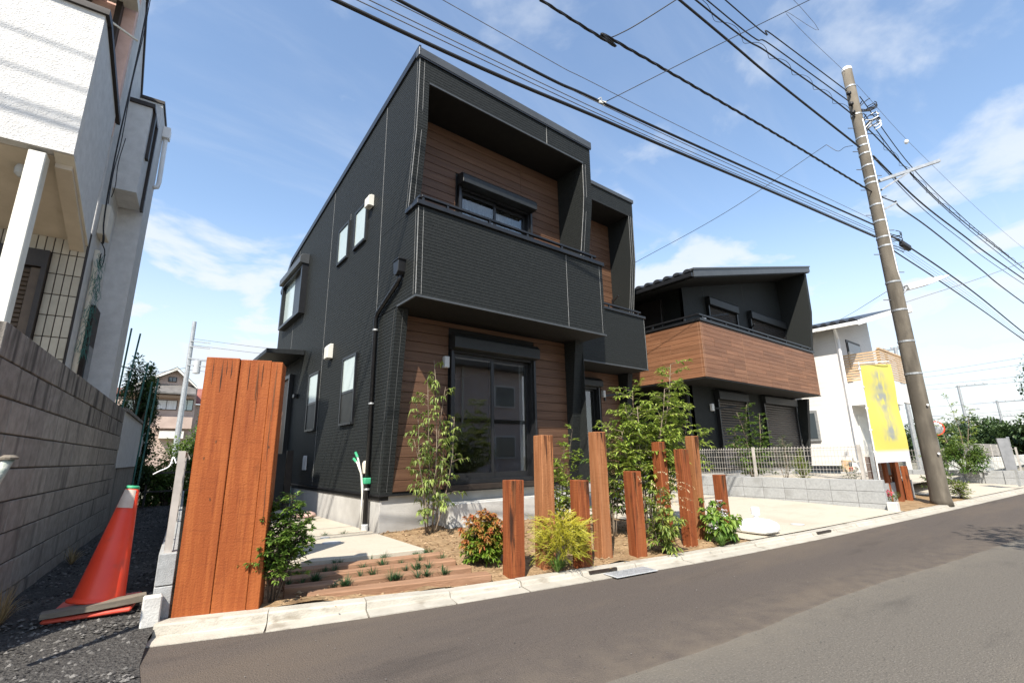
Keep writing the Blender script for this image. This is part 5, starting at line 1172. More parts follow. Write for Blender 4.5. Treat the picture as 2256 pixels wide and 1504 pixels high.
# golden thread cypress
def thread(name, label, base, seed, n=260, H=.42, R=.22, mat='leaf_yel'):
    r = random.Random(seed); base = V(base); root = empty(name, base, label, 'shrub'); Lf = MB(); Lf.raw = True
    T = MB()
    for k in range(7):
        a = r.uniform(0, 6.28); T.tube([base, base + V((.05 * math.cos(a), .05 * math.sin(a), H * .4)), base + V((.12 * math.cos(a), .12 * math.sin(a), H * .75))], [.008, .006, .003], 5)
    build(T, 'stem', 'bark_d', root)
    for k in range(n):
        a = r.uniform(0, 6.28); rr = R * math.sqrt(r.random()) * .8; p = base + V((rr * math.cos(a), rr * math.sin(a), H * (.25 + .75 * r.random()) * (1.05 - .5 * (rr / R) ** 2)))
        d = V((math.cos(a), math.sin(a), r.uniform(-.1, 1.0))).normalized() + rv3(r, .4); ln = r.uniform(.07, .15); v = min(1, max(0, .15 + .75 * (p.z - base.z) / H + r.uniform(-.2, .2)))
        pts = [p, p + d * ln * .5 + V((0, 0, .01)), p + d * ln + V((0, 0, -.05 * r.random()))]
        Lf.tube(pts, [.0028, .0026, .0012], 3, cap=False, r=(v, v, v))
        for j in range(5):
            t = .25 + .7 * j / 5; q = pts[0].lerp(pts[2], t); e = q + (d + rv3(r, .9)) * ln * .35 + V((0, 0, -.01)); Lf.tube([q, e], [.0024, .001], 3, cap=False, r=(v, v, v))
    build(Lf, 'foliage', mat, root); return root
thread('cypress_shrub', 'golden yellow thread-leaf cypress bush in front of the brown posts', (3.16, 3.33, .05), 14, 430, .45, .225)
def tuft(name, label, base, seed, n, L, mat, w=.006, group=None, cat='grass', spread=.6):
    r = random.Random(seed); m = MB(); m.raw = True; base = V(base)
    for k in range(n):
        a = r.uniform(0, 6.28); sp = r.uniform(.1, spread); ln = L * r.uniform(.6, 1.1); d = V((math.cos(a) * sp, math.sin(a) * sp, 1)).normalized(); s = V((-math.sin(a), math.cos(a), 0)) * w / 2
        p = base + V((math.cos(a), math.sin(a), 0)) * .012 * r.random(); q = p + d * ln * .55; e = p + V((d.x * ln * 1.15, d.y * ln * 1.15, d.z * ln * (.75 if sp > .35 else .95))); v = r.random(); v = (v, v, v)
        m.add([p - s, p + s, q + s, q - s, e], [(0, 1, 2, 3), (3, 2, 4)], v)
    return tag(build(m, name, mat, loc=base), label, cat, group)
tuft('liriope_clump', 'fresh green grassy clump at the foot of the yellow bush', (3.04, 3.275, .045), 15, 110, .17, 'grass_l', .009, spread=1.2)
tuft('liriope_clump', 'yellow-green grassy clump under the flowering shrub at the drive corner', (5.16, 2.93, .045), 16, 100, .15, 'grass_l', .008, spread=1.2)
tuft('mondo_clump', 'dark green grassy clump right of the flowering shrub by the drive', (5.48, 2.96, .045), 17, 90, .10, 'grass', .006, spread=1.1)
# mondo grass between the ties
k = 0; r_ = random.Random(21)
for (a, b), (c, d) in zip(TI, TI[1:] + [((.98, 4.86), (2.5, 4.62))]):
    for t in sorted([r_.uniform(.03, .98) for j in range(10)]):
        x = lerp((a[0] + c[0]) / 2, (b[0] + d[0]) / 2, t); y = lerp((a[1] + c[1]) / 2, (b[1] + d[1]) / 2, t)
        tuft('mondo_tuft', 'small dark tuft of grass planted between the path sleepers', (x, y, .085), 100 + k, r_.randint(26, 70), r_.uniform(.07, .12), 'grass', .0038, 'grass tufts between the path sleepers', spread=1.7); k += 1
for t in (.12, .3, .48, .62, .8): tuft('mondo_tuft', 'small dark tuft of grass in the joint between two concrete slabs', (lerp(1.2, 2.45, t), lerp(6.33, 6.21, t), .10), 200 + int(t * 100), 44, .10, 'grass', .004, 'grass tufts in the slab joint', spread=1.7)
# camellia behind the posts
plant('camellia_shrub', 'upright glossy green camellia behind the red and pale posts', 'shrub', (4.02, 4.15, .09),
      [((0, 0), (.02, 0, 1.05)), ((.03, 0), (.22, .05, 1.25)), ((-.03, 0), (-.20, .0, .85)), ((0, .02), (.05, .1, .8)), ((0, -.02), (-.05, -.1, .65))],
      'leaf_ash', 'bark_d', seed=18, tw=22, twl=(.12, .25), twe=(.1, .8), f0=.12, nl=9, L=(.05, .08), W=.48, droop=.2, spread=.8, stem_r=.008)
# pinkish small nandina tree
plant('sparse_shrub', 'thin upright shrub with pinkish dry leaves between the tall posts', 'shrub', (4.62, 3.95, .09),
      [((0, 0), (.05, .02, 1.05)), ((.02, 0), (.14, .0, .9)), ((-.02, .01), (-.05, .03, .85))],
      'bloom', 'bark', seed=19, tw=11, twl=(.08, .18), twe=(.2, .9), f0=.45, nl=5, L=(.03, .05), W=.4, droop=.3, spread=.8, stem_r=.006)
# compound-leaved ash
plant('ash_tree', 'spreading young ash tree with feathery yellow-green leaves behind the tall posts', 'tree', (4.98, 3.72, .09),
      [((0, 0), (.62, -.1, 2.12)), ((.0, .02), (.0, .1, 1.75)), ((-.02, 0), (-.22, .05, 1.45)), ((.03, 0), (.55, .1, 1.45)), ((0, -.03), (.10, -.2, 1.25)), ((.02, .03), (-.22, .25, 1.25)), ((0, 0), (.95, -.05, 1.38)), ((-.01, .01), (-.38, .0, 1.2)), ((.02, 0), (.35, -.15, 1.75)), ((.01, 0), (.75, .05, 1.7)), ((.0, .02), (-.2, -.1, 1.5)), ((.02, 0), (.4, .0, 1.2)), ((.03, 0), (1.05, -.1, 1.15))],
      'leaf_ash', seed=20, tw=30, twl=(.20, .44), twe=(-.1, .6), f0=.36, nl=15, L=(.065, .105), W=.36, droop=.35, spread=1.0, stem_r=.012, tipn=3, twshape=lambda f: 1.15 - .45 * f)
plant('ash_sapling', 'lower leafy clump of fine-leaved ash shoots between the tall posts', 'shrub', (4.75, 4.12, .09),
      [((0, 0), (.05, 0, 1.0)), ((.02, 0), (.3, .05, .95)), ((-.02, 0), (-.25, 0, .9)), ((0, .02), (.1, .1, .75)), ((0, 0), (-.1, -.05, .7))],
      'leaf_mid', seed=22, tw=24, twl=(.18, .34), twe=(-.1, .6), f0=.25, nl=15, L=(.05, .08), W=.32, droop=.4, spread=1.0, stem_r=.008)
# pieris with pale blooms
def blooms(root, r):
    b = org(root); m = MB(); m.raw = True
    for k in range(34):
        a = r.uniform(0, 6.28); rr = r.uniform(.05, .30); p = b + V((rr * math.cos(a), rr * math.sin(a) * .8, r.uniform(.42, .80))); d = V((math.cos(a) + .5, math.sin(a) - .3, r.uniform(-.1, .6))).normalized(); ln = r.uniform(.10, .17)
        for j in range(12):
            t = j / 11; q = p + d * ln * t + V((0, 0, -.06 * t * t)); leaf(m, q, rv3(r, 1) + V((0, 0, -.4)), .014, .012, .5, r.random(), 0)
    build(m, 'bloom', 'bloom', root)['kind'] = 'stuff'
plant('pieris_shrub', 'shrub with pale cream drooping blooms between the short post and the medium post', 'shrub', (4.43, 3.16, .05),
      [((0, 0), (.03, 0, .62)), ((.02, 0), (.2, 0, .55)), ((-.02, 0), (-.18, 0, .5)), ((0, .02), (.05, .12, .66)), ((0, -.02), (.1, -.12, .4)), ((0, 0), (-.1, -.1, .35))],
      'leaf_pieris', 'bark_d', seed=23, tw=18, twl=(.08, .2), twe=(-.1, .7), f0=.12, nl=8, L=(.045, .075), W=.38, droop=.5, spread=.8, stem_r=.006, extra=blooms)
def hydr(root, r):
    b = org(root)
    for (dx, dy, dz) in ((-.10, -.12, .33), (.14, .05, .40), (-.2, -.05, .20)):
        m = MB(); m.raw = True; c = b + V((dx, dy, dz))
        for k in range(46):
            d = rv3(r, 1).normalized(); leaf(m, c + d * .032, d + rv3(r, .6), .020, .018, 0, r.random(), 0, .05)
        build(m, 'flower_head', 'petal', root)
plant('hydrangea_shrub', 'broad-leaved hydrangea with pale pink flower heads at the shortest post', 'shrub', (5.38, 3.05, .05),
      [((.02 * math.cos(a), .02 * math.sin(a)), (.2 * math.cos(a) * s, .18 * math.sin(a) * s, h)) for a, s, h in ((0, 1, .30), (.8, .9, .40), (1.7, .8, .42), (2.6, 1, .34), (3.5, .9, .30), (4.4, .9, .25), (5.3, 1, .28), (0, .1, .44))],
      'leaf_hyd', 'bark_d', seed=24, tw=9, twl=(.06, .12), twe=(-.1, .7), f0=.2, nl=4, L=(.065, .10), W=.62, droop=.7, spread=.8, stem_r=.005, extra=hydr, tipn=2)
# dry grass at the left edge
tuft('dry_grass', 'dry straw-coloured grass at the foot of the block wall on the left', (-.50, 4.35, .1), 31, 90, .26, 'straw', .004, spread=1.3)
tuft('dry_grass', 'small dead weeds against the block wall further along the lane', (-.33, 6.4, .1), 32, 60, .2, 'straw', .005, spread=1.0)
# garden of the second black house
plant('garden_tree', 'leafy green young tree before the closed lower shutters', 'tree', (12.6, 6.05, .3),
      [((0, 0), (.05, 0, 1.95)), ((.04, 0), (.75, 0, 1.75)), ((-.04, 0), (-.65, .05, 1.35)), ((0, .03), (-.3, .1, 1.75)), ((.02, -.02), (.4, -.1, 1.2)), ((0, 0), (1.0, .1, 1.35)), ((0, 0), (-.9, 0, .95)), ((0, 0), (.1, 0, 1.0))],
      'leaf_mid', seed=25, tw=26, twl=(.2, .45), twe=(-.1, .7), f0=.15, nl=12, L=(.075, .12), W=.45, droop=.3, spread=.8, stem_r=.016)
plant('olive_tree', 'silvery thin-leaved olive shrub right of the garden tree', 'shrub', (12.75, 5.35, .35),
      [((0, 0), (.1, 0, 1.05)), ((.04, 0), (.45, 0, .85)), ((-.04, 0), (-.3, .05, .8)), ((0, .03), (.3, .1, 1.0))],
      'leaf_olive', seed=26, tw=22, twl=(.14, .3), twe=(.2, .9), f0=.15, nl=14, L=(.06, .10), W=.22, droop=.2, spread=.7, stem_r=.01)
plant('conifer_shrub', 'small yellow-green cone-shaped conifer behind the mesh fence', 'shrub', (12.2, 4.75, .35),
      [((0, 0), (0, 0, .68)), ((.03, 0), (.08, 0, .5)), ((-.03, 0), (-.08, 0, .5))],
      'leaf_ash', 'bark_d', seed=27, tw=60, twl=(.12, .28), twe=(.5, 1.2), f0=.02, nl=10, L=(.025, .045), W=.3, droop=0, spread=.5, stem_r=.01)
plant('low_shrub', 'low loose shrub behind the fence near the yellow banner', 'shrub', (11.3, 3.5, .25),
      [((0, 0), (.3, 0, .45)), ((0, 0), (-.3, 0, .4)), ((0, 0), (0, .1, .5)), ((0, 0), (.1, -.2, .35))],
      'leaf_olive', 'bark_d', seed=28, tw=12, twl=(.12, .25), twe=(0, .8), f0=.1, nl=7, L=(.04, .06), W=.4, droop=.2, spread=.8, stem_r=.007)
# planting around the utility pole
plant('pole_shrub', 'tall loose green shrub right of the concrete pole', 'shrub', (13.3, 2.62, .08),
      [((0, 0), (0, 0, 1.35)), ((.03, 0), (.3, 0, 1.0)), ((-.03, 0), (-.3, 0, 1.05)), ((0, 0), (.15, .1, .8)), ((0, 0), (-.1, -.1, .65))],
      'leaf_mid', 'bark_d', seed=29, tw=24, twl=(.15, .3), twe=(.1, .8), f0=.1, nl=7, L=(.06, .1), W=.3, droop=.3, spread=.7, stem_r=.01)
plant('pole_shrub', 'low reddish-green shrub at the kerb right of the concrete pole', 'shrub', (13.35, 2.30, .06),
      [((0, 0), (.2, 0, .3)), ((0, 0), (-.2, 0, .3)), ((0, 0), (0, .1, .38)), ((0, 0), (.05, -.1, .3))],
      'leaf_pieris', 'bark_d', seed=30, tw=24, twl=(.1, .2), twe=(0, .8), f0=.1, nl=8, L=(.04, .06), W=.4, droop=.2, spread=.8, stem_r=.006)
plant('pole_shrub', 'green shrub behind the pole above the red boards', 'shrub', (12.75, 3.2, .1),
      [((0, 0), (0, 0, 1.0)), ((.03, 0), (.3, 0, .8)), ((-.03, 0), (-.3, 0, .75))],
      'leaf_mid', 'bark_d', seed=33, tw=22, twl=(.15, .3), twe=(.1, .8), f0=.2, nl=7, L=(.05, .08), W=.4, droop=.3, spread=.8, stem_r=.01)
plant('flower_plant', 'low plant with crimson flowers at the end of the light block wall', 'plant', (10.42, 2.72, .08),
      [((0, 0), (.12, 0, .2)), ((0, 0), (-.1, 0, .22)), ((0, 0), (.3, -.05, .16)), ((0, 0), (.5, 0, .2))],
      'leaf_mid', 'bark_d', seed=34, tw=7, twl=(.06, .12), twe=(0, .9), f0=.2, nl=4, L=(.03, .05), W=.4, droop=.3, spread=.8, stem_r=.004,
      extra=lambda root, r: build((lambda m: (setattr(m, 'raw', True), [leaf(m, org(root) + V((r.uniform(-.12, .0), r.uniform(-.06, .06), r.uniform(.18, .27))), rv3(r, 1), .035, .03, 0, r.random(), 0) for _ in range(60)], m)[2])(MB()), 'flower', 'petal_r', root))
# bushes at the back of the gravel lane
def bush(name, label, base, R, n, mat, seed, L=.06, cat='bush', trunk=True, flat=1.0, clumps=14):
    r = random.Random(seed); base = V(base); root = empty(name, base, label, cat); m = MB(); m.raw = True; T = MB()
    cs = [(V((r.uniform(-.75, .75) * R[0], r.uniform(-.75, .75) * R[1], r.uniform(.12, .9) * R[2])), r.uniform(.22, .42)) for _ in range(clumps)]
    for c, s in cs:
        T.tube([base, base + c * .5 + rv3(r, .05), base + c], [.02 * R[2], .012 * R[2], .005], 5, cap=False)
        for k in range(n // clumps):
            d = rv3(r, 1).normalized(); rr = s * (r.random() ** .4); p = base + c + V((d.x * R[0] * rr, d.y * R[1] * rr, d.z * R[2] * rr * .8 * flat)); 
            if p.z < base.z: continue
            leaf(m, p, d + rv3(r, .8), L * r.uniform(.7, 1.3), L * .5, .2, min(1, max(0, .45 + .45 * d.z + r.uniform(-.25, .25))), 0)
    build(T, 'trunk', 'bark_d', root); build(m, 'crown', mat, root); return root
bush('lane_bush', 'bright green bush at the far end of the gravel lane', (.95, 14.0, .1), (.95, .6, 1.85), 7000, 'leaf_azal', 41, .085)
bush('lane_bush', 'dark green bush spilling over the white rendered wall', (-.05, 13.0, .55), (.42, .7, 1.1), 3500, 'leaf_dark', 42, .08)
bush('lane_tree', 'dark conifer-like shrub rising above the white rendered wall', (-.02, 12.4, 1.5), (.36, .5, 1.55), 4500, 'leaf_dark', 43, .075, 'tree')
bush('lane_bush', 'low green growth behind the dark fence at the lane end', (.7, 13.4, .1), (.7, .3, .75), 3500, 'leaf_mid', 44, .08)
lf = empty('lane_fence', (.6, 12.95, .1), 'low dark rail fence closing the gravel lane', 'fence')
for z in (.42, .80): build(MB().bar((.25, 12.95, z), (1.5, 12.95, z), .03, .035), 'rail', 'black', lf)
for x in (.3, .9, 1.5): build(B(x - .02, x + .02, 12.96, 13.0, .1, .86), 'fence_post', 'black', lf)
# ------------------------------------------------------------------ light block wall with mesh fence on the right of the drive
rw_ = empty('light_block_wall', (10.05, 3, .05), 'light grey block wall along the right side of the concrete drive', 'wall')
RX = 10.02
for c in range(3):
    for k in range(13):
        y = 2.68 + k * .4 + .197; z = .03 + c * .196 - .075
        piece('block', .118, .394, .190, .004, 'block', rw_, (RX + .06, y, z), 0)
build(B(RX + .012, RX + .108, 2.70, 7.86, -.02, .535), 'mortar_core', 'mortar_l', rw_)
fr_ = empty('mesh_fence', (RX + .06, 3, .54), 'grey wire mesh fence with rolled top on the light block wall by the drive', 'fence')
meshpanel(fr_, (RX + .06, 2.95, 0), (RX + .06, 8.6, 0), .53, 1.13, .055, (.58, .70, .82, .94, 1.04, 1.09), .0030, post_every=1.85, postr=.022)
fr2 = empty('mesh_fence', (11, 2.95, .54), 'grey wire mesh fence crossing towards the yellow banner', 'fence')
build(B(10.18, 12.9, 2.93, 3.03, -.02, .42), 'fence_footing', 'block', fr2)
meshpanel(fr2, (10.2, 2.98, 0), (12.9, 2.98, 0), .45, 1.10, .055, (.52, .66, .80, .94, 1.04), .0026, roll=False, post_every=1.3, postr=.022)
o = build(MB().box(9.93, 10.08, 2.52, 2.66, .0, .19), 'boundary_stone', 'concrete', bevel=.008); tag(o, 'short pale concrete stone at the end of the light block wall', 'marker')
sheet('garden_gravel', 10.16, 18.4, lambda x: 3.05, lambda x: 7.1, 10, 6, lambda x, y: .30 + bump(x, y, .02), 'slab')
# white water-filled base lying on the drive
ub = empty('parasol_base', (6.25, 3.05, .06), 'white plastic water-filled stand base lying on the concrete drive', 'stand base')
m = MB(); n = 32
def sq(a, r, e=4): c, s = math.cos(a), math.sin(a); k = (abs(c) ** e + abs(s) ** e) ** (-1 / e); return r * k * c, r * k * s
pr = [(.255, 0), (.275, .02), (.275, .075), (.25, .10), (.17, .135), (.075, .15), (.05, .152)]
vs = []
for r0, z in pr:
    for k in range(n): x, y = sq(2 * math.pi * k / n, r0, 4 if r0 > .1 else 2); vs.append((6.25 + x * .8, 3.05 + y * .8, .075 + z))
fs = [(i * n + k, i * n + (k + 1) % n, (i + 1) * n + (k + 1) % n, (i + 1) * n + k) for i in range(len(pr) - 1) for k in range(n)] + [tuple(range(n - 1, -1, -1)), tuple((len(pr) - 1) * n + k for k in range(n))]
build(m.add(vs, fs), 'base_body', 'plastic', ub, smooth=True)
build(MB().lathe((6.25, 3.05, .205), [(.028, 0), (.028, .06), (.05, .065), (.05, .15), (.04, .155)], 16), 'socket', 'plastic', ub)
build(MB().bar((6.05, 2.83, .12), (6.2, 2.80, .12), .03, .03), 'grip', 'plastic', ub)
# covers
for (x, y, r, lb) in ((7.26, 2.99, .085, 'small round grey cover in the concrete drive'), (6.62, 3.02, .05, 'tiny round cover beside the white stand base')):
    z = gz(x, y) + .013; o = build(MB().lathe((x, y, z), [(r, 0), (r, .006), (r * .9, .008)], 24), 'drain_cover', 'greyplastic'); tag(o, lb, 'cover')
for (x, y, r, lb) in ((1.85, 5.62, .10, 'round grey cover in the front path slab'), (1.90, 6.02, .055, 'small round cover near the slab joint')):
    o = build(MB().lathe((x, y, .133), [(r, 0), (r, .005), (r * .9, .007)], 24), 'drain_cover', 'greyplastic'); tag(o, lb, 'cover')
# sack of pale pink granules by the wall
sk = MB(); vs = []
n = 14
for i, (r0, z) in enumerate([(.10, 0), (.14, .02), (.13, .05), (.08, .075), (.02, .08)]):
    for k in range(n): a = 2 * math.pi * k / n; vs.append((2.28 + r0 * 1.3 * math.cos(a) * (1 + .12 * math.sin(3 * a)), 8.32 + r0 * math.sin(a), .133 + z + .008 * math.sin(5 * a)))
sk.add(vs, [(i * n + k, i * n + (k + 1) % n, (i + 1) * n + (k + 1) % n, (i + 1) * n + k) for i in range(4) for k in range(n)] + [tuple(range(4 * n, 5 * n))])
M['sack'] = pm('pink_sack', (.50, .33, .28), (.58, .40, .34), 7, .8); tag(build(sk, 'sandbag', 'sack', smooth=True), 'small pinkish sandbag lying on the path beside the house wall', 'sack')
# gutter grate and kerb slots
gd = V((math.cos(-.14), math.sin(-.14), 0)); gn = V((-gd.y, gd.x, 0)); gc = V((3.62, KY(3.62) + .062, .0135))
gr = empty('drain_grate', gc, 'patterned steel drain grate in the gutter before the posts', 'grate')
def gbar(m, s0, s1, t0, t1, z0, z1): return m.hexa([gc + gd * s0 + gn * t0 + V((0, 0, z0)), gc + gd * s1 + gn * t0 + V((0, 0, z0)), gc + gd * s1 + gn * t1 + V((0, 0, z0)), gc + gd * s0 + gn * t1 + V((0, 0, z0)), gc + gd * s0 + gn * t0 + V((0, 0, z1)), gc + gd * s1 + gn * t0 + V((0, 0, z1)), gc + gd * s1 + gn * t1 + V((0, 0, z1)), gc + gd * s0 + gn * t1 + V((0, 0, z1))])
build(gbar(MB(), -.24, .24, -.125, .055, 0, .004), 'frame', 'greyplastic', gr); m = MB()
for i in range(16):
    for j in range(6): gbar(m, -.225 + i * .029, -.205 + i * .029, -.115 + j * .028, -.095 + j * .028, .004, .008)
o = build(m, 'studs', 'grate', gr); o['kind'] = 'stuff'
for (xc, L, lb) in ((3.40, .30, 'dark drain slot in the kerb beside the steel grate'), (7.05, .34, 'rusty drain slot in the kerb in front of the drive')):
    a = V((xc - L / 2, KY(xc - L / 2), 0)); b = V((xc + L / 2, KY(xc + L / 2), 0)); d = (b - a).normalized(); n_ = V((-d.y, d.x, 0))
    o = build(MB().bar(a + n_ * .150 + V((0, 0, .030)), b + n_ * .150 + V((0, 0, .030)), .03, .022), 'kerb_slot', 'darkbrown'); tag(o, lb, 'drain')

# ------------------------------------------------------------------ yellow banner on a pole
fl = empty('banner_flag', (10.72, 2.90, .3), 'yellow vertical banner with blurred writing on a thin pale pole', 'banner')
build(MB().tube([(10.70, 2.90, .05), (10.74, 2.90, 1.4), (10.80, 2.90, 2.69)], [.014, .013, .011], 8), 'pole', 'whitewall', fl)
fd = V((.80, -.60, 0)).normalized(); m = MB(); m.useattr = True; m.raw = True; nx, nz = 14, 40
for j in range(nz + 1):
    t = j / nz; z = lerp(.80, 2.62, t); px = lerp(10.735, 10.795, t)
    for i in range(nx + 1):
        u = i / nx; q = V((px + .02, 2.90, 0)) + fd * (.63 * u) + V((-fd.y, fd.x, 0)) * (.02 * math.sin(u * 5 + t * 4) + .012 * math.sin(t * 11 + u * 2)); m.v.append((q.x, q.y, z + .025 * u)); m.r.append((u, t, .5))
m.f = [(j * (nx + 1) + i, j * (nx + 1) + i + 1, (j + 1) * (nx + 1) + i + 1, (j + 1) * (nx + 1) + i) for j in range(nz) for i in range(nx)]
build(m, 'cloth', 'flag', fl, smooth=True)
a = V((10.70, 2.92, 2.655)); build(MB().tube([a - fd * .05, a + fd * .66 + V((0, 0, .03))], .008, 6), 'cross_rod', 'plastic', fl)
for z in (1.0, 1.4, 1.8, 2.2, 2.55): px = lerp(10.735, 10.795, (z - .8) / 1.82); build(B(px - .022, px + .03, 2.882, 2.918, z - .014, z + .014), 'tie', 'plastic', fl)
build(MB().bar((10.63, 2.93, .1), (10.63, 2.93, 1.15), .05, .05), 'pole_holder', 'galv', fl)

# ------------------------------------------------------------------ red boards in the bed before the pole
fa = V((11.08, 3.08, 0)); fdir = V((1.35, -.25, 0)).normalized()
lbs = ['tall red-brown upright board nearest the banner', 'orange-edged upright board second from the banner', 'dark shaded upright board in the middle of the red group', 'bright orange upright board right of the middle of the red group', 'red upright board second from the concrete pole', 'red upright board nearest the concrete pole']
for k, (h, w, off) in enumerate(((.86, .2, 0), (.80, .10, -.06), (.62, .24, .04), (.84, .16, -.03), (.74, .22, .05), (.66, .22, .0))):
    p = fa + fdir * (.02 + k * .23); me = MB().box(-w / 2, w / 2, -.05, .05, 0, h).mesh('upright_board', bevel=.005); me.materials.append(M['sleeper']); o = put('upright_board', me, None, None, (p.x, p.y + off, .05), (0, 0, -.35 + .1 * k)); tag(o, lbs[k], 'board', 'upright boards before the concrete pole')
o = build(MB().box(11.36, 11.56, 2.92, 3.0, .56, .78), 'meter_cabinet', 'coping', bevel=.008); tag(o, 'small dark box fixed above the red boards', 'box')
sheet('pole_bed_soil', 10.15, 13.7, lambda x: KY(x) + KW - .002, lambda x: 3.1, 24, 8, lambda x, y: gz(x, y) + bump(x, y, .02) + .004, 'soil')

# ------------------------------------------------------------------ utility pole
PX, PY = 11.86, 2.33
def prad(z): return lerp(.150, .098, z / 9.65)
up = empty('utility_pole', (PX, PY, .05), 'tall concrete utility pole at the kerb right of the yellow banner', 'utility pole')
build(MB().lathe((PX, PY, .02), [(.175, 0), (.16, .10), (prad(.3), .28)] + [(prad(z), z) for z in (1, 2.5, 4, 6, 8, 9.55)], 28), 'shaft', 'pole', up, smooth=True)
build(MB().lathe((PX, PY, 9.57), [(prad(9.6) + .006, 0), (prad(9.6) + .006, .07), (prad(9.6) * .7, .10)], 20), 'cap', 'plastic', up)
for z in (9.1, 8.35, 7.75, 7.55, 7.35, 7.05, 6.75, 6.62, 6.1, 5.72, 5.35, 5.15, 4.35, 3.75, 3.1, 2.45): build(MB().lathe((PX, PY, z), [(prad(z) + .004, 0), (prad(z) + .008, .003), (prad(z) + .008, .035), (prad(z) + .004, .038)], 20, cap=False), 'band', 'galv', up)
for k, z in enumerate((8.05, 7.9, 7.45, 7.25, 7.0, 6.85, 6.5, 6.35, 5.9, 5.55, 5.0, 4.6, 4.0)):
    sg = 1 if k % 2 else -1; a = math.atan2(.62, -.79); d = V((.79, -.61, 0)) * sg; build(MB().tube([V((PX, PY, z)) + d * (prad(z) - .02), V((PX, PY, z)) + d * (prad(z) + .15)], .009, 5), 'step_bolt', 'wire_g', up)
for z in (1.85, .95): build(MB().lathe((PX - .62 * prad(z) - .02, PY - .77 * prad(z) - .02, z), [(.02, 0), (.02, .012)], 12, axis=(-.63, -.77, 0)), 'bolt_ring', 'plastic', up)
build(MB().tube([V((PX, PY, z)) + V((-.45, -.89, 0)) * (prad(z) + .012) for z in (8.2, 7.2, 6.2, 5.2, 4.6)] + [V((PX, PY, 4.15)) + V((.35, -.93, 0)) * (prad(4.2) + .01)], .012, 6), 'ground_conduit', 'plastic', up, smooth=True)
# bracket arm
A0 = V((PX + .10, PY - .12, 6.70)); ad = V((.72, -.69, .30)).normalized()
build(MB().bar(A0, A0 + ad * 1.35, .06, .06).bar(A0 + V((0, 0, -.22)), A0 + ad * .75, .05, .035), 'bracket_arm', 'galv', up)
build(MB().bar((PX + .08, PY - .1, 6.02), (PX + .28, PY - .29, 6.16), .035, .035), 'cable_arm', 'galv', up)
# knot of jumper cables, insulators
r_ = random.Random(9); jm = MB(); jw = MB()
for k in range(16):
    a = r_.uniform(0, 6.28); z = r_.uniform(8.0, 8.7); c = V((PX + .16, PY - .14, z)); pts = []
    for j in range(9): t = j / 8; aa = a + t * r_.uniform(2.5, 4.5); pts.append(c + V((.18 * math.cos(aa), .18 * math.sin(aa) - .04, .16 * math.sin(aa * 1.3) + .05 * t)))
    (jw if k % 4 == 0 else jm).tube(pts, .010 if k % 4 else .012, 5)
build(jm, 'jumper_cables', 'wire', up, smooth=True); build(jw, 'white_jumpers', 'plastic', up, smooth=True)
jm = MB()
for k in range(9):
    a = r_.uniform(0, 6.28); c = V((PX + .12, PY - .12, r_.uniform(5.1, 5.5))); pts = [c + V((.16 * math.cos(a + t * 3.6), .16 * math.sin(a + t * 3.6), .12 * math.sin(t * 5 + a))) for t in [j / 7 for j in range(8)]]; jm.tube(pts, .008, 5)
build(jm, 'jumper_cables', 'wire', up, smooth=True)
for z in (8.9, 8.62, 8.4): build(MB().lathe((PX - .16, PY + .02, z), [(.02, -.05), (.05, -.02), (.05, .02), (.02, .05)], 10), 'insulator', 'wire', up)
# street lamp on the pole
sl_ = empty('street_lamp', (PX + .15, PY - .1, 4.2), 'white flat LED street lamp arm fixed to the concrete pole', 'street lamp')
L0 = V((PX + .20, PY - .15, 4.27)); ld = V((.80, -.56, .24)).normalized()
build(MB().tube([(PX + .1, PY - .1, 4.14), (PX + .17, PY - .14, 4.22), L0], .022, 8), 'arm', 'galv', sl_)
sd_ = ld.cross(V((0, 0, 1))).normalized() * .085; u_ = sd_.normalized().cross(ld)
e0, e1 = L0, L0 + ld * .98
build(MB().add([e0 - sd_ * .7 - u_ * .07, e0 + sd_ * .7 - u_ * .07, e0 + sd_ * .7 + u_ * .05, e0 - sd_ * .7 + u_ * .05, (e0 + e1) / 2 - sd_ - u_ * .065, (e0 + e1) / 2 + sd_ - u_ * .065, (e0 + e1) / 2 + sd_ + u_ * .055, (e0 + e1) / 2 - sd_ + u_ * .055, e1 - sd_ * .6 - u_ * .0, e1 + sd_ * .6 - u_ * .0, e1 + sd_ * .6 + u_ * .03, e1 - sd_ * .6 + u_ * .03],
      [(0, 1, 2, 3)] + [(i, i + 4, (i + 1) % 4 + 4, (i + 1) % 4) for i in range(4)] + [(i + 4, i + 8, (i + 1) % 4 + 8, (i + 1) % 4 + 4) for i in range(4)] + [(11, 10, 9, 8)]), 'lamp_head', 'plastic', sl_, bevel=.008)
build(MB().box(PX + .07, PX + .16, PY - .17, PY - .09, 3.72, 3.86), 'lamp_control_box', 'plastic', sl_)

# ------------------------------------------------------------------ wires along the road
def WYp(x): return 3.40 - .09 * x
def wire(name, pts, r, label, mat='wire', cat='wire', n=5, seg=10, group=None):
    P = [V(p) for p in pts]; Q = []
    for i in range(len(P) - 1):
        p0 = P[max(i - 1, 0)]; p1 = P[i]; p2 = P[i + 1]; p3 = P[min(i + 2, len(P) - 1)]
        if i == 0: p0 = p1 - (p2 - p1)
        if i == len(P) - 2: p3 = p2 + (p2 - p1)
        for k in range(seg):
            t = k / seg; m1 = (p2 - p0) * .5; m2 = (p3 - p1) * .5
            Q.append((2 * t ** 3 - 3 * t * t + 1) * p1 + (t ** 3 - 2 * t * t + t) * m1 + (-2 * t ** 3 + 3 * t * t) * p2 + (t ** 3 - t * t) * m2)
    Q.append(P[-1])
    o = build(MB().tube(Q, r, n), name, mat, smooth=True); tag(o, label, cat, group); return Q
def W(x, z, dy=0): return (x, WYp(x) + dy, z)
PXw = PX - .1
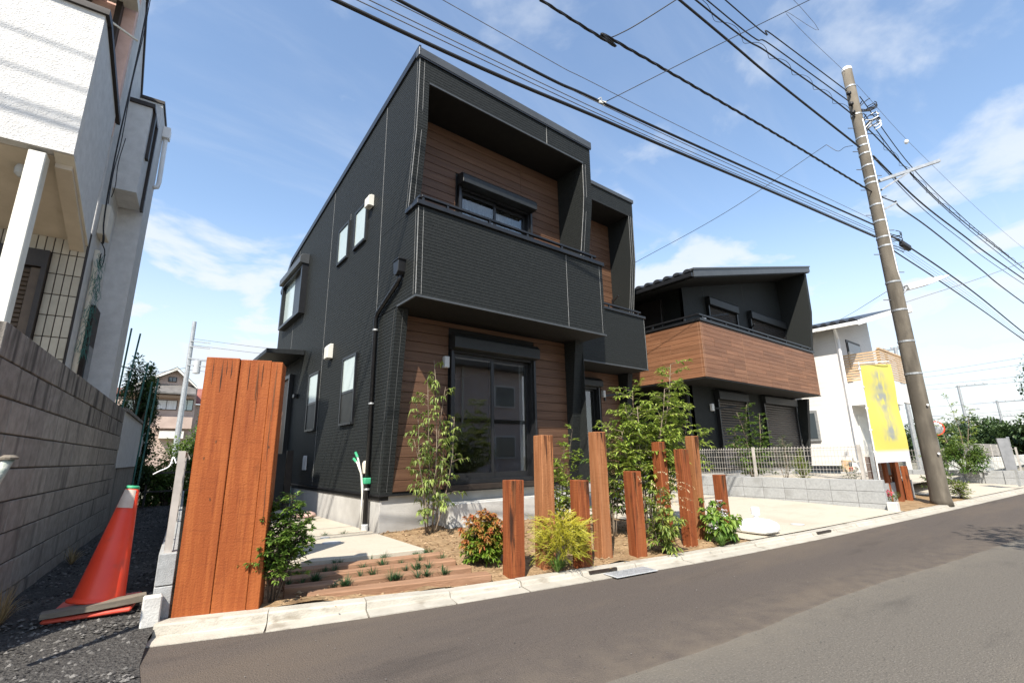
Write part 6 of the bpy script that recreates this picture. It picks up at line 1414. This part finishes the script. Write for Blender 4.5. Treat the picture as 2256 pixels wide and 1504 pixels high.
wire('overhead_cable', [W(-30, 6.0), W(-12, 4.9), W(0, 4.72), W(4, 4.86), W(7.5, 5.077), W(11.42, 5.29)], .019, 'lowest thick black overhead cable left of the concrete pole')
q6 = wire('overhead_cable', [W(-30, 6.2), W(-12, 5.2), W(1.35, 5.05), W(3.82, 5.09), W(7.56, 5.32), W(11.5, 5.58)], .016, 'second lowest black overhead cable carrying the white clamp')
for k, (z0, z1, z2) in enumerate(((4.80, 5.12, 5.33), (4.86, 5.17, 5.40), (4.97, 5.23, 5.45))):
    wire('thin_wire', [W(-30, z0 + 1), W(-10, z0), W(2, z0 + .05), W(7.5, z1), W(11.5, z2)], .005, ('lowest', 'middle', 'uppermost')[k] + ' of three thin grey wires between the two lowest cables left of the pole', 'wire_g', group='thin wires between the lowest cables')
wire('thin_wire', [W(-30, 6.6), W(-10, 5.6), W(1.8, 5.32), W(3.8, 5.31), W(7.6, 5.48), W(11.5, 5.7)], .004, 'thin grey wire just above the cable with the white clamp', 'wire_g')
# twisted cable
base = [W(-30, 7.4), W(-10, 6.3), W(2.96, 6.07), W(4.1, 6.15), W(7.82, 6.32), W(11.65, 6.43), (12.12, 2.05, 6.16)]
q5 = wire('twisted_cable', base, .013, 'twisted black overhead cable reaching the middle of the concrete pole')
tw_ = MB()
for s in (0, 2.1, 4.2):
    pts = []
    L = 0
    for i in range(20, 50):
        for f in (0, .25, .5, .75):
            p = q5[i].lerp(q5[i + 1], f) if i + 1 < len(q5) else q5[i]; L = p.x * 9 + s; pts.append(p + V((0, math.cos(L), math.sin(L))) * .013)
    tw_.tube(pts, .008, 4, cap=False)
o = build(tw_, 'strand', 'wire', bpy.data.objects['twisted_cable'], smooth=True)
wire('overhead_cable', [W(-30, 9.6), W(-5, 8.35), W(5.74, 7.74), W(8.17, 7.58), W(11.63, 7.48)], .020, 'thick black overhead cable below the coiled bundle')
qb = wire('bundle_cable', [W(-30, 9.8), W(-5, 8.45), W(6.0, 8.02), W(8.32, 8.14), W(11.75, 8.30), W(14.8, 7.90), W(17.7, 7.63), W(25.4, 7.55), W(45, 7.6)], .014, 'coiled cable bundle crossing the top of the concrete pole')
cm = MB()
pts = []
for i in range(20, 70):
    if i + 1 >= len(qb): break
    for f in [k / 6 for k in range(6)]:
        p = qb[i].lerp(qb[i + 1], f); a = p.x * 7.5; pts.append(p + V((0, math.cos(a), math.sin(a))) * .055)
cm.tube(pts, .0045, 4, cap=False); build(cm, 'coil', 'wire', bpy.data.objects['bundle_cable'], smooth=True)
wire('overhead_wire', [W(-30, 10), W(-5, 8.8), W(6.44, 8.22), W(8.37, 8.40), W(11.6, 8.64)], .011, 'black wire meeting the pole just above the coiled bundle')
wire('overhead_wire', [W(-30, 10.4), W(-5, 9.2), W(7.0, 8.58), W(8.46, 8.70), W(11.6, 8.92)], .011, 'black wire meeting the pole near its top')
wire('overhead_wire', [W(-30, 11), W(6.5, 9.62, -.3), W(9, 9.4, -.1), W(11.75, 9.5)], .004, 'hair-thin wire reaching the white cap of the concrete pole', 'wire_g')
# right of the pole
far = 46
for k, (z0, z1, z2, r, lb, mt) in enumerate(((8.9, 7.6, 7.0, .010, 'upper black wire running off to the right from the pole top', 'wire'), (8.45, 7.35, 6.9, .010, 'second black wire running off to the right below the upper one', 'wire'), (7.35, 7.0, 7.15, .019, 'thick cable running off to the right under the bracket arm', 'wire'), (7.3, 6.75, 7.0, .008, 'thin cable slung under the thick one right of the pole', 'wire'))):
    wire('overhead_wire', [(PX + .15, PY - .1, z0), W(14.8, lerp(z0, z1, .55)), W(18, lerp(z0, z1, .85)), W(23, z1), W(far, z2)], r, lb, mt)
wire('twisted_cable', [(12.14, 2.05, 6.20), W(13.4, 6.52), W(15.2, 6.47), W(19.0, 6.20), W(23.6, 5.90), W(far, 5.0)], .016, 'twisted cable running off to the right from the small arm')
wire('overhead_cable', [(PX + .1, PY - .1, 5.42), W(13.3, 5.52), W(15.5, 5.40), W(18.2, 5.17), W(22.4, 4.66), W(28, 4.1), W(far, 2.9)], .017, 'cable with the black splice box running off to the right')
wire('overhead_cable', [(PX + .1, PY - .1, 5.12), W(12.4, 5.18), W(14.6, 5.04), W(17.9, 4.78), W(21.3, 4.46), W(26, 4.05), W(34, 3.5), W(far, 3.0)], .014, 'lowest cable running off to the right from the pole')
for k in range(3): wire('thin_wire', [(PX + .1, PY - .1, 5.2 + .05 * k), W(14.6, 5.13 + .09 * k), W(17.9, 4.87 + .09 * k), W(22, 4.46 + .06 * k), W(27, 4.02 + .05 * k), W(34, 3.5 + .04 * k), W(far, 3.0 + .04 * k)], .0028, ('lowest', 'middle', 'uppermost')[k] + ' of three thin wires between the lowest cables right of the pole', 'wire_g', group='thin wires right of the pole')
wire('thin_wire', [(PX + .1, PY - .1, 9.2), W(16, 8.95), W(25, 8.6), W(far, 9)], .004, 'hair-thin wire with a white marker right of the pole top', 'wire_g')
o = build(MB().lathe(V(W(15.0, 8.93)), [(.03, -.05), (.05, -.02), (.05, .03), (.03, .05)], 10), 'wire_marker', 'plastic'); tag(o, 'small white marker on the thin wire right of the pole', 'marker')
o = build(MB().bar(W(12.75, 5.46, -.03), W(13.2, 5.44, -.03), .10, .14), 'splice_box', 'wire', bevel=.03); tag(o, 'black splice closure hanging on the cable right of the pole', 'box')
# service drops and clamp
cl_ = V(W(3.82, 5.09)); o = build(MB().bar(cl_ + V((-.05, 0, -.02)), cl_ + V((.06, 0, .02)), .025, .03).tube([cl_ + V((-.08, 0, -.01)), cl_ + V((-.02, -.01, .05)), cl_ + V((.03, 0, -.04)), cl_ + V((.09, 0, .06))], .006, 5), 'cable_clamp', 'offwhite'); tag(o, 'white clamp with coils where a drop wire meets the cable', 'clamp')
wire('drop_wire', [cl_ + V((.08, 0, .05)), (5.6, 1.6, 6.3), (9.5, -1.2, 9.0)], .005, 'thin drop wire rising from the white clamp over the street')
j5 = V(W(4.1, 6.16)); wire('drop_wire', [j5 + V((-.15, 0, -.04)), j5 + V((.05, -.05, .06)), (4.6, 2.4, 6.55), (6.5, .2, 8.2)], .007, 'short drop wire looping off the twisted cable at the top')
wire('drop_wire', [(9.50, 6.95, 5.80), (9.9, 4.6, 6.35), (10.9, 2.75, 7.45)], .006, 'drop wire from the black house gable up to the pole cable')
wire('drop_wire', [(10.9, 2.75, 7.45), (11.0, 2.6, 7.25), (11.15, 2.5, 7.35), (11.35, 2.4, 7.42)], .006, 'slack loop of drop wire near the pole', 'wire_g')
wire('drop_wire', [(PX - .1, PY + .1, 4.2), (14.5, 4.0, 4.5), (19, 6.4, 5.2)], .005, 'thin wire from the pole towards the white house roof', 'wire_g')
wire('drop_wire', [(PX + .15, PY - .1, 3.95), (14, .9, 4.7), (17.5, -1.2, 6.2)], .005, 'thin wire rising right from below the street lamp', 'wire_g')
# cross-street wires far right
for k, (y0, z0, y1, z1, x) in enumerate(((9, 5.9, -6, 7.0, 40), (9, 5.6, -6, 6.5, 40), (9, 5.2, -6, 5.7, 41), (9, 4.9, -6, 5.4, 41), (10, 3.9, -6, 4.5, 43), (10, 3.2, -6, 3.9, 42), (10, 3.0, -6, 3.75, 42))):
    wire('far_wire', [(x, y0 + 12, z0 + .3), (x, y0, z0), (x, (y0 + y1) / 2, (z0 + z1) / 2 - .25), (x, y1 - 4, z1)], .010, ('first', 'second', 'third', 'fourth', 'fifth', 'sixth', 'seventh')[k] + ' from the top of the far wires crossing right of the concrete pole', 'wire_g', group='far wires right of the pole')

# ------------------------------------------------------------------ distant poles
def farpole(name, x, y, h, r, label, arms, d=(0, 1)):
    o = empty(name, (x, y, 0), label, 'utility pole'); build(MB().tube([(x, y, 0), (x, y, h)], [r, r * .65], 10), 'shaft', 'galv', o)
    for (z, L, off) in arms:
        a = V((x + d[0] * (off - L / 2), y + d[1] * (off - L / 2), z)); b = V((x + d[0] * (off + L / 2), y + d[1] * (off + L / 2), z)); build(MB().bar(a, b, .08, .08), 'crossarm', 'galv', o)
        for k in range(4): q = a.lerp(b, (k + .5) / 4); build(MB().lathe(q, [(.03, .04), (.06, .12), (.03, .2)], 6), 'insulator', 'greyplastic', o)
    return o
farpole('utility_pole', 60, 8.75, 6.8, .16, 'thin distant pole with one crossarm over the trees on the right', [(6.7, 2.2, -.9), (4.5, 1.0, -.6)])
farpole('utility_pole', 66, 7.1, 5.6, .14, 'far distant pole with crossarms at the right picture edge', [(5.4, 2.4, -.9), (4.0, 1.0, -.6)])
farpole('utility_pole', 31, 6.6, 6.3, .12, 'distant pole head showing beside the white house gable', [(6.2, 1.2, 0), (5.6, 1.0, 0)])
fp = farpole('utility_pole', 1.66, 30.0, 8.4, .15, 'grey utility pole with a transformer can far behind the lane', [], (1, 0))
build(MB().lathe((2.05, 29.9, 5.55), [(.02, 0), (.17, .03), (.17, .7), (.02, .75)], 14), 'transformer', 'greyplastic', fp)
for (z, L) in ((7.3, .9), (7.0, .9), (6.35, 1.0), (6.0, 1.0)): build(MB().bar((1.6, 29.9, z), (1.6 + L, 29.7, z - .05), .05, .05), 'crossarm', 'galv', fp)
for k, (z, dz) in enumerate(((7.45, .1), (7.1, .0), (6.3, -.1), (6.0, -.1), (5.75, -.1))): wire('far_wire', [(1.7, 30, z), (5.5, 29, z - .25), (10, 28, z - .3 + dz)], .012, ('topmost', 'second', 'middle', 'fourth', 'lowest')[k] + ' of the far wires running right from the grey pole', 'wire_g', group='wires of the far grey pole')
wire('far_wire', [(1.6, 30, 5.85), (-1.0, 29.6, 5.1), (-5, 29, 4.9)], .014, 'far wire sagging left from the grey pole behind the lane', 'wire_g')

# ------------------------------------------------------------------ beige house far behind the lane
hb = empty('beige_house', (1, 41.6, 0), 'beige gabled house far behind the gravel lane', 'house')
build(MB().prism([(-.9, 41.6, -.2), (3.1, 41.6, -.2), (3.1, 41.6, 6.3), (1.67, 41.6, 7.45), (-.9, 41.6, 5.75)], (0, 6, 0)), 'wall', 'beige', hb)
rb = build(MB().prism([(-1.4, 41.2, 5.62), (1.67, 41.2, 7.50), (1.67, 41.2, 7.68), (-1.4, 41.2, 5.78)], (0, 7, 0)), 'roof', 'slate', hb); build(MB().prism([(1.671, 41.2, 7.50), (3.0, 41.2, 6.22), (3.0, 41.2, 6.38), (1.671, 41.2, 7.68)], (0, 7, 0)), 'roof_slope', 'slate', rb)
build(MB().prism([(-1.42, 41.1, 5.58), (1.67, 41.1, 7.42), (3.02, 41.1, 6.16), (3.02, 41.1, 6.28), (1.67, 41.1, 7.60), (-1.42, 41.1, 5.72)], (0, .09, 0)), 'verge_board', 'offwhite', rb)
build(MB().prism([(-1.3, 40.4, 5.62), (2.95, 40.4, 5.62), (2.95, 41.59, 6.32), (-.2, 41.59, 6.32)], (0, 0, .1)), 'lower_roof', 'slate', hb)
build(MB().box(-2.2, -.95, 40.9, 44, -.2, 5.3), 'side_wing', 'beige', hb); build(MB().prism([(-2.4, 40.7, 5.32), (-.7, 40.7, 5.6), (-.7, 40.7, 5.85), (-2.4, 40.7, 5.9)], (0, 4, 0)), 'side_roof', 'redroof', hb)
build(MB().box(-.8, 2.95, 40.95, 41.58, 5.45, 5.6), 'eaves', 'beige', hb)
def fwin(x0, x1, z0, z1, y, mat='curtain'): w = build(B(x0, x1, y - .06, y, z0, z1), 'window', 'darkbrown', hb); build(B(x0 + .04, (x0 + x1) / 2 - .02, y - .09, y - .06, z0 + .04, z1 - .04), 'pane', mat, w); build(B((x0 + x1) / 2 + .02, x1 - .04, y - .09, y - .06, z0 + .04, z1 - .04), 'pane', mat, w)
fwin(.75, 2.0, 4.6, 5.3, 41.6); fwin(2.2, 2.95, 4.6, 5.4, 41.6, 'frost'); fwin(1.25, 1.75, 6.6, 6.95, 41.6, 'tint'); fwin(-.85, -.2, 4.5, 5.2, 41.6, 'frost')
build(B(.9, 3.0, 41.1, 41.58, 3.3, 4.1), 'balcony', 'beige', hb); build(B(1.2, 2.6, 41.0, 41.59, 2.6, 3.1), 'white_panel', 'offwhite', hb)
hb2 = empty('red_roof_house', (4.5, 43, 0), 'house with weathered red roof peeping out right of the beige house', 'house')
build(B(3.2, 7, 43, 47, -.2, 5.2), 'wall', 'beige', hb2); build(MB().prism([(3.0, 42.6, 5.21), (7.2, 42.6, 5.21), (6.2, 45, 6.6), (3.4, 45, 6.6)], (0, .4, .12)), 'roof', 'redroof', hb2)
bush('dark_tree', 'dark round tree beside the beige house wall', (3.55, 40, 1.6), (.55, .5, 2.6), 700, 'leaf_dark', 51, .16, 'tree')

# ------------------------------------------------------------------ far right: next lot, trees, buildings
w3 = empty('far_block_wall', (19, 2.9, .05), 'short light block wall at the far drive on the right', 'wall')
for c in range(2):
    for k in range(8):
        q = V((18.75, 1.85 + .394 * k + .2, 0)); piece('block', .12, .388, .190, .004, 'block', w3, (q.x + .02 * k, q.y, .05 + .196 * c), 0)
mf3 = empty('mesh_fence', (18.8, 3, .5), 'wire mesh fence on the far block wall at the right edge', 'fence'); meshpanel(mf3, (18.8, 1.9, 0), (18.95, 5, 0), .46, 1.05, .07, (.52, .68, .84, 1.0), .004, roll=False, post_every=1.5)
M['zinc'] = pm('dull_zinc', (.20, .205, .21), (.27, .275, .28), 5, .6); sgn = empty('panel_sign', (17.35, 1.85, .1), 'blank grey panel on a slanting post at the right edge', 'sign'); build(MB().bar((17.45, 1.86, .1), (17.30, 1.84, 1.30), .05, .05), 'post', 'galv', sgn); build(MB().hexa([(17.05, 1.98, .50), (17.25, 1.80, .50), (17.28, 1.82, .50), (17.08, 2.0, .50), (16.95, 2.0, 1.27), (17.15, 1.82, 1.27), (17.18, 1.84, 1.27), (16.98, 2.02, 1.27)]), 'panel', 'zinc', sgn)
bush('far_shrub', 'leafy shrub behind the far block wall', (18.7, 3.0, .4), (.55, .55, .95), 2600, 'leaf_mid', 61, .08)
plant('far_sapling', 'thin sapling rising above the far fence', 'tree', (19.3, 3.05, .3), [((0, 0), (0, .1, 2.3)), ((0, 0), (.2, -.35, 1.9)), ((0, 0), (0, .4, 1.6))], 'leaf_ash', seed=62, tw=14, twl=(.2, .4), twe=(.2, .9), f0=.35, nl=7, L=(.08, .12), W=.35, droop=.3, stem_r=.015)
mr = empty('convex_mirror', (24, 4.45, 0), 'round orange-rimmed traffic mirror half hidden by the pole', 'mirror'); build(MB().tube([(24, 4.45, 0), (24, 4.45, 1.7)], .04, 8), 'post', 'galv', mr)
build(MB().lathe((23.93, 4.40, 1.80), [(.27, 0), (.27, .06), (.2, .08)], 24, axis=(1, .1, 0)), 'rim', 'cone', mr); build(MB().lathe((23.925, 4.40, 1.80), [(.23, 0), (.18, -.03), (.1, -.045), (.02, -.05)], 24, axis=(1, .1, 0)), 'mirror_face', 'galv', mr)
wf = build(MB().box(22, 48, 3.9, 4.1, .1, .62), 'white_kerb_wall', 'offwhite'); tag(wf, 'long low white wall beyond the far fence', 'wall')
mf4 = empty('mesh_fence', (30, 5, .6), 'long far mesh fence in front of the dark trees', 'fence'); meshpanel(mf4, (26, 4.3, 0), (48, 5.2, 0), .6, 1.25, .25, (.7, .9, 1.1, 1.25), .008, roll=False, post_every=3)
for k, (x, y, R, s, lb) in enumerate(((58, 11.5, (3, 2, 2.9), 71, 'dark green tree clump just right of the pole on the skyline'), (62, 8.2, (3, 2.2, 3.1), 72, 'broad dark tree clump in the middle of the right skyline'), (60, 5.6, (3, 2.2, 3.0), 73, 'dark tree clump at the right end of the skyline'), (55, 9.6, (2.5, 1.6, 1.6), 74, 'low green hedge below the distant white building'), (52, 6.4, (2.5, 2.4, 2.2), 75, 'mid green bush clump behind the far fence'), (50, 4.0, (2.4, 1.8, 2.5), 76, 'green tree clump at the right picture edge'), (90, 14.6, (5, 3.2, 4.6), 77, 'farthest dark trees behind the white building'))):
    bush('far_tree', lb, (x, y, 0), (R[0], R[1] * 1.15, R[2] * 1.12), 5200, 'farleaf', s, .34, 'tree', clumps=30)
hw = empty('distant_building', (60, 9.9, 0), 'low white building far right among trees', 'building'); build(MB().box(62, 66, 9.0, 10.8, 0, 2.2).box(62.3, 65, 8.2, 8.9, 2.2, 3.6), 'wall', 'offwhite', hw); build(MB().box(61.8, 66.2, 8.8, 11.0, 2.21, 2.35), 'roof', 'greyplastic', hw); 
for k in range(3): build(B(61.9, 62, 9.2 + .5 * k, 9.5 + .5 * k, .9, 1.5), 'window', 'tint', hw)
# tree at the right edge, and one out of frame that shades the road
def bigtree(label, base, h, R, n, seed, L=.12):
    r = random.Random(seed); b = V(base); root = empty('roadside_tree', b, label, 'tree'); T = MB(); T.tube([b, b + V((.1, .05, h * .5)), b + V((.05, .1, h))], [.12, .09, .05], 8); m = MB(); m.raw = True
    for c in range(26):
        d = rv3(r, 1).normalized(); cc = b + V((0, 0, h)) + V((d.x * R * .75, d.y * R * .75, d.z * R * .6)); T.tube([b + V((.05, .1, h * .75)), (b + V((0, 0, h)) + cc) / 2, cc], [.04, .025, .008], 5)
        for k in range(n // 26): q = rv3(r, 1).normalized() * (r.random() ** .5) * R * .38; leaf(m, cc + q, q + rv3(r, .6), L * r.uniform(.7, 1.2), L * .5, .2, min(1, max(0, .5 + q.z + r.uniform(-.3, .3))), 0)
    build(T, 'trunk', 'bark_d', root, smooth=True); build(m, 'crown', 'leaf_dark', root)
bigtree('dark-leaved roadside tree poking in at the right picture edge', (27, 1.1, 0), 3.6, 1.25, 2200, 81)
bigtree('roadside tree across the street casting shade on the asphalt', (6.2, -1.6, 0), 3.4, 1.15, 2000, 82)
# house across the street, seen only as a reflection in the glass
M['rosewall'] = pm('rose_wall', (.60, .50, .47), (.66, .55, .52), 2, .85); hx = empty('pink_house', (14, -9, 0), 'pale pink house across the street mirrored in the glass door', 'house')
build(B(8.5, 17, -15, -8.6, 0, 5.6), 'wall', 'rosewall', hx); build(MB().prism([(8.0, -16, 5.6), (17.5, -16, 5.6), (17.5, -8.0, 5.6), (8.0, -8.0, 5.6)], (0, 0, .25)), 'roof', 'slate', hx); build(MB().prism([(8.0, -8.0, 5.86), (8.0, -12, 7.3), (8.0, -16, 5.86)], (9.5, 0, 0)), 'roof_ridge', 'slate', hx)
build(B(8.4, 17.1, -8.62, -8.55, 2.75, 2.95), 'belt_course', 'darkbrown', hx); build(MB().tube([(12.9, -8.5, .2), (12.9, -8.5, 5.6)], .06, 8), 'downspout', 'offwhite', hx)
for (x, z) in ((15, 3.6), (15, .9)): w = build(B(x, x + 1.4, -8.6, -8.52, z, z + 1.2), 'window', 'white', hx); build(B(x + .08, x + 1.32, -8.52, -8.50, z + .08, z + 1.12), 'pane', 'tint', w)
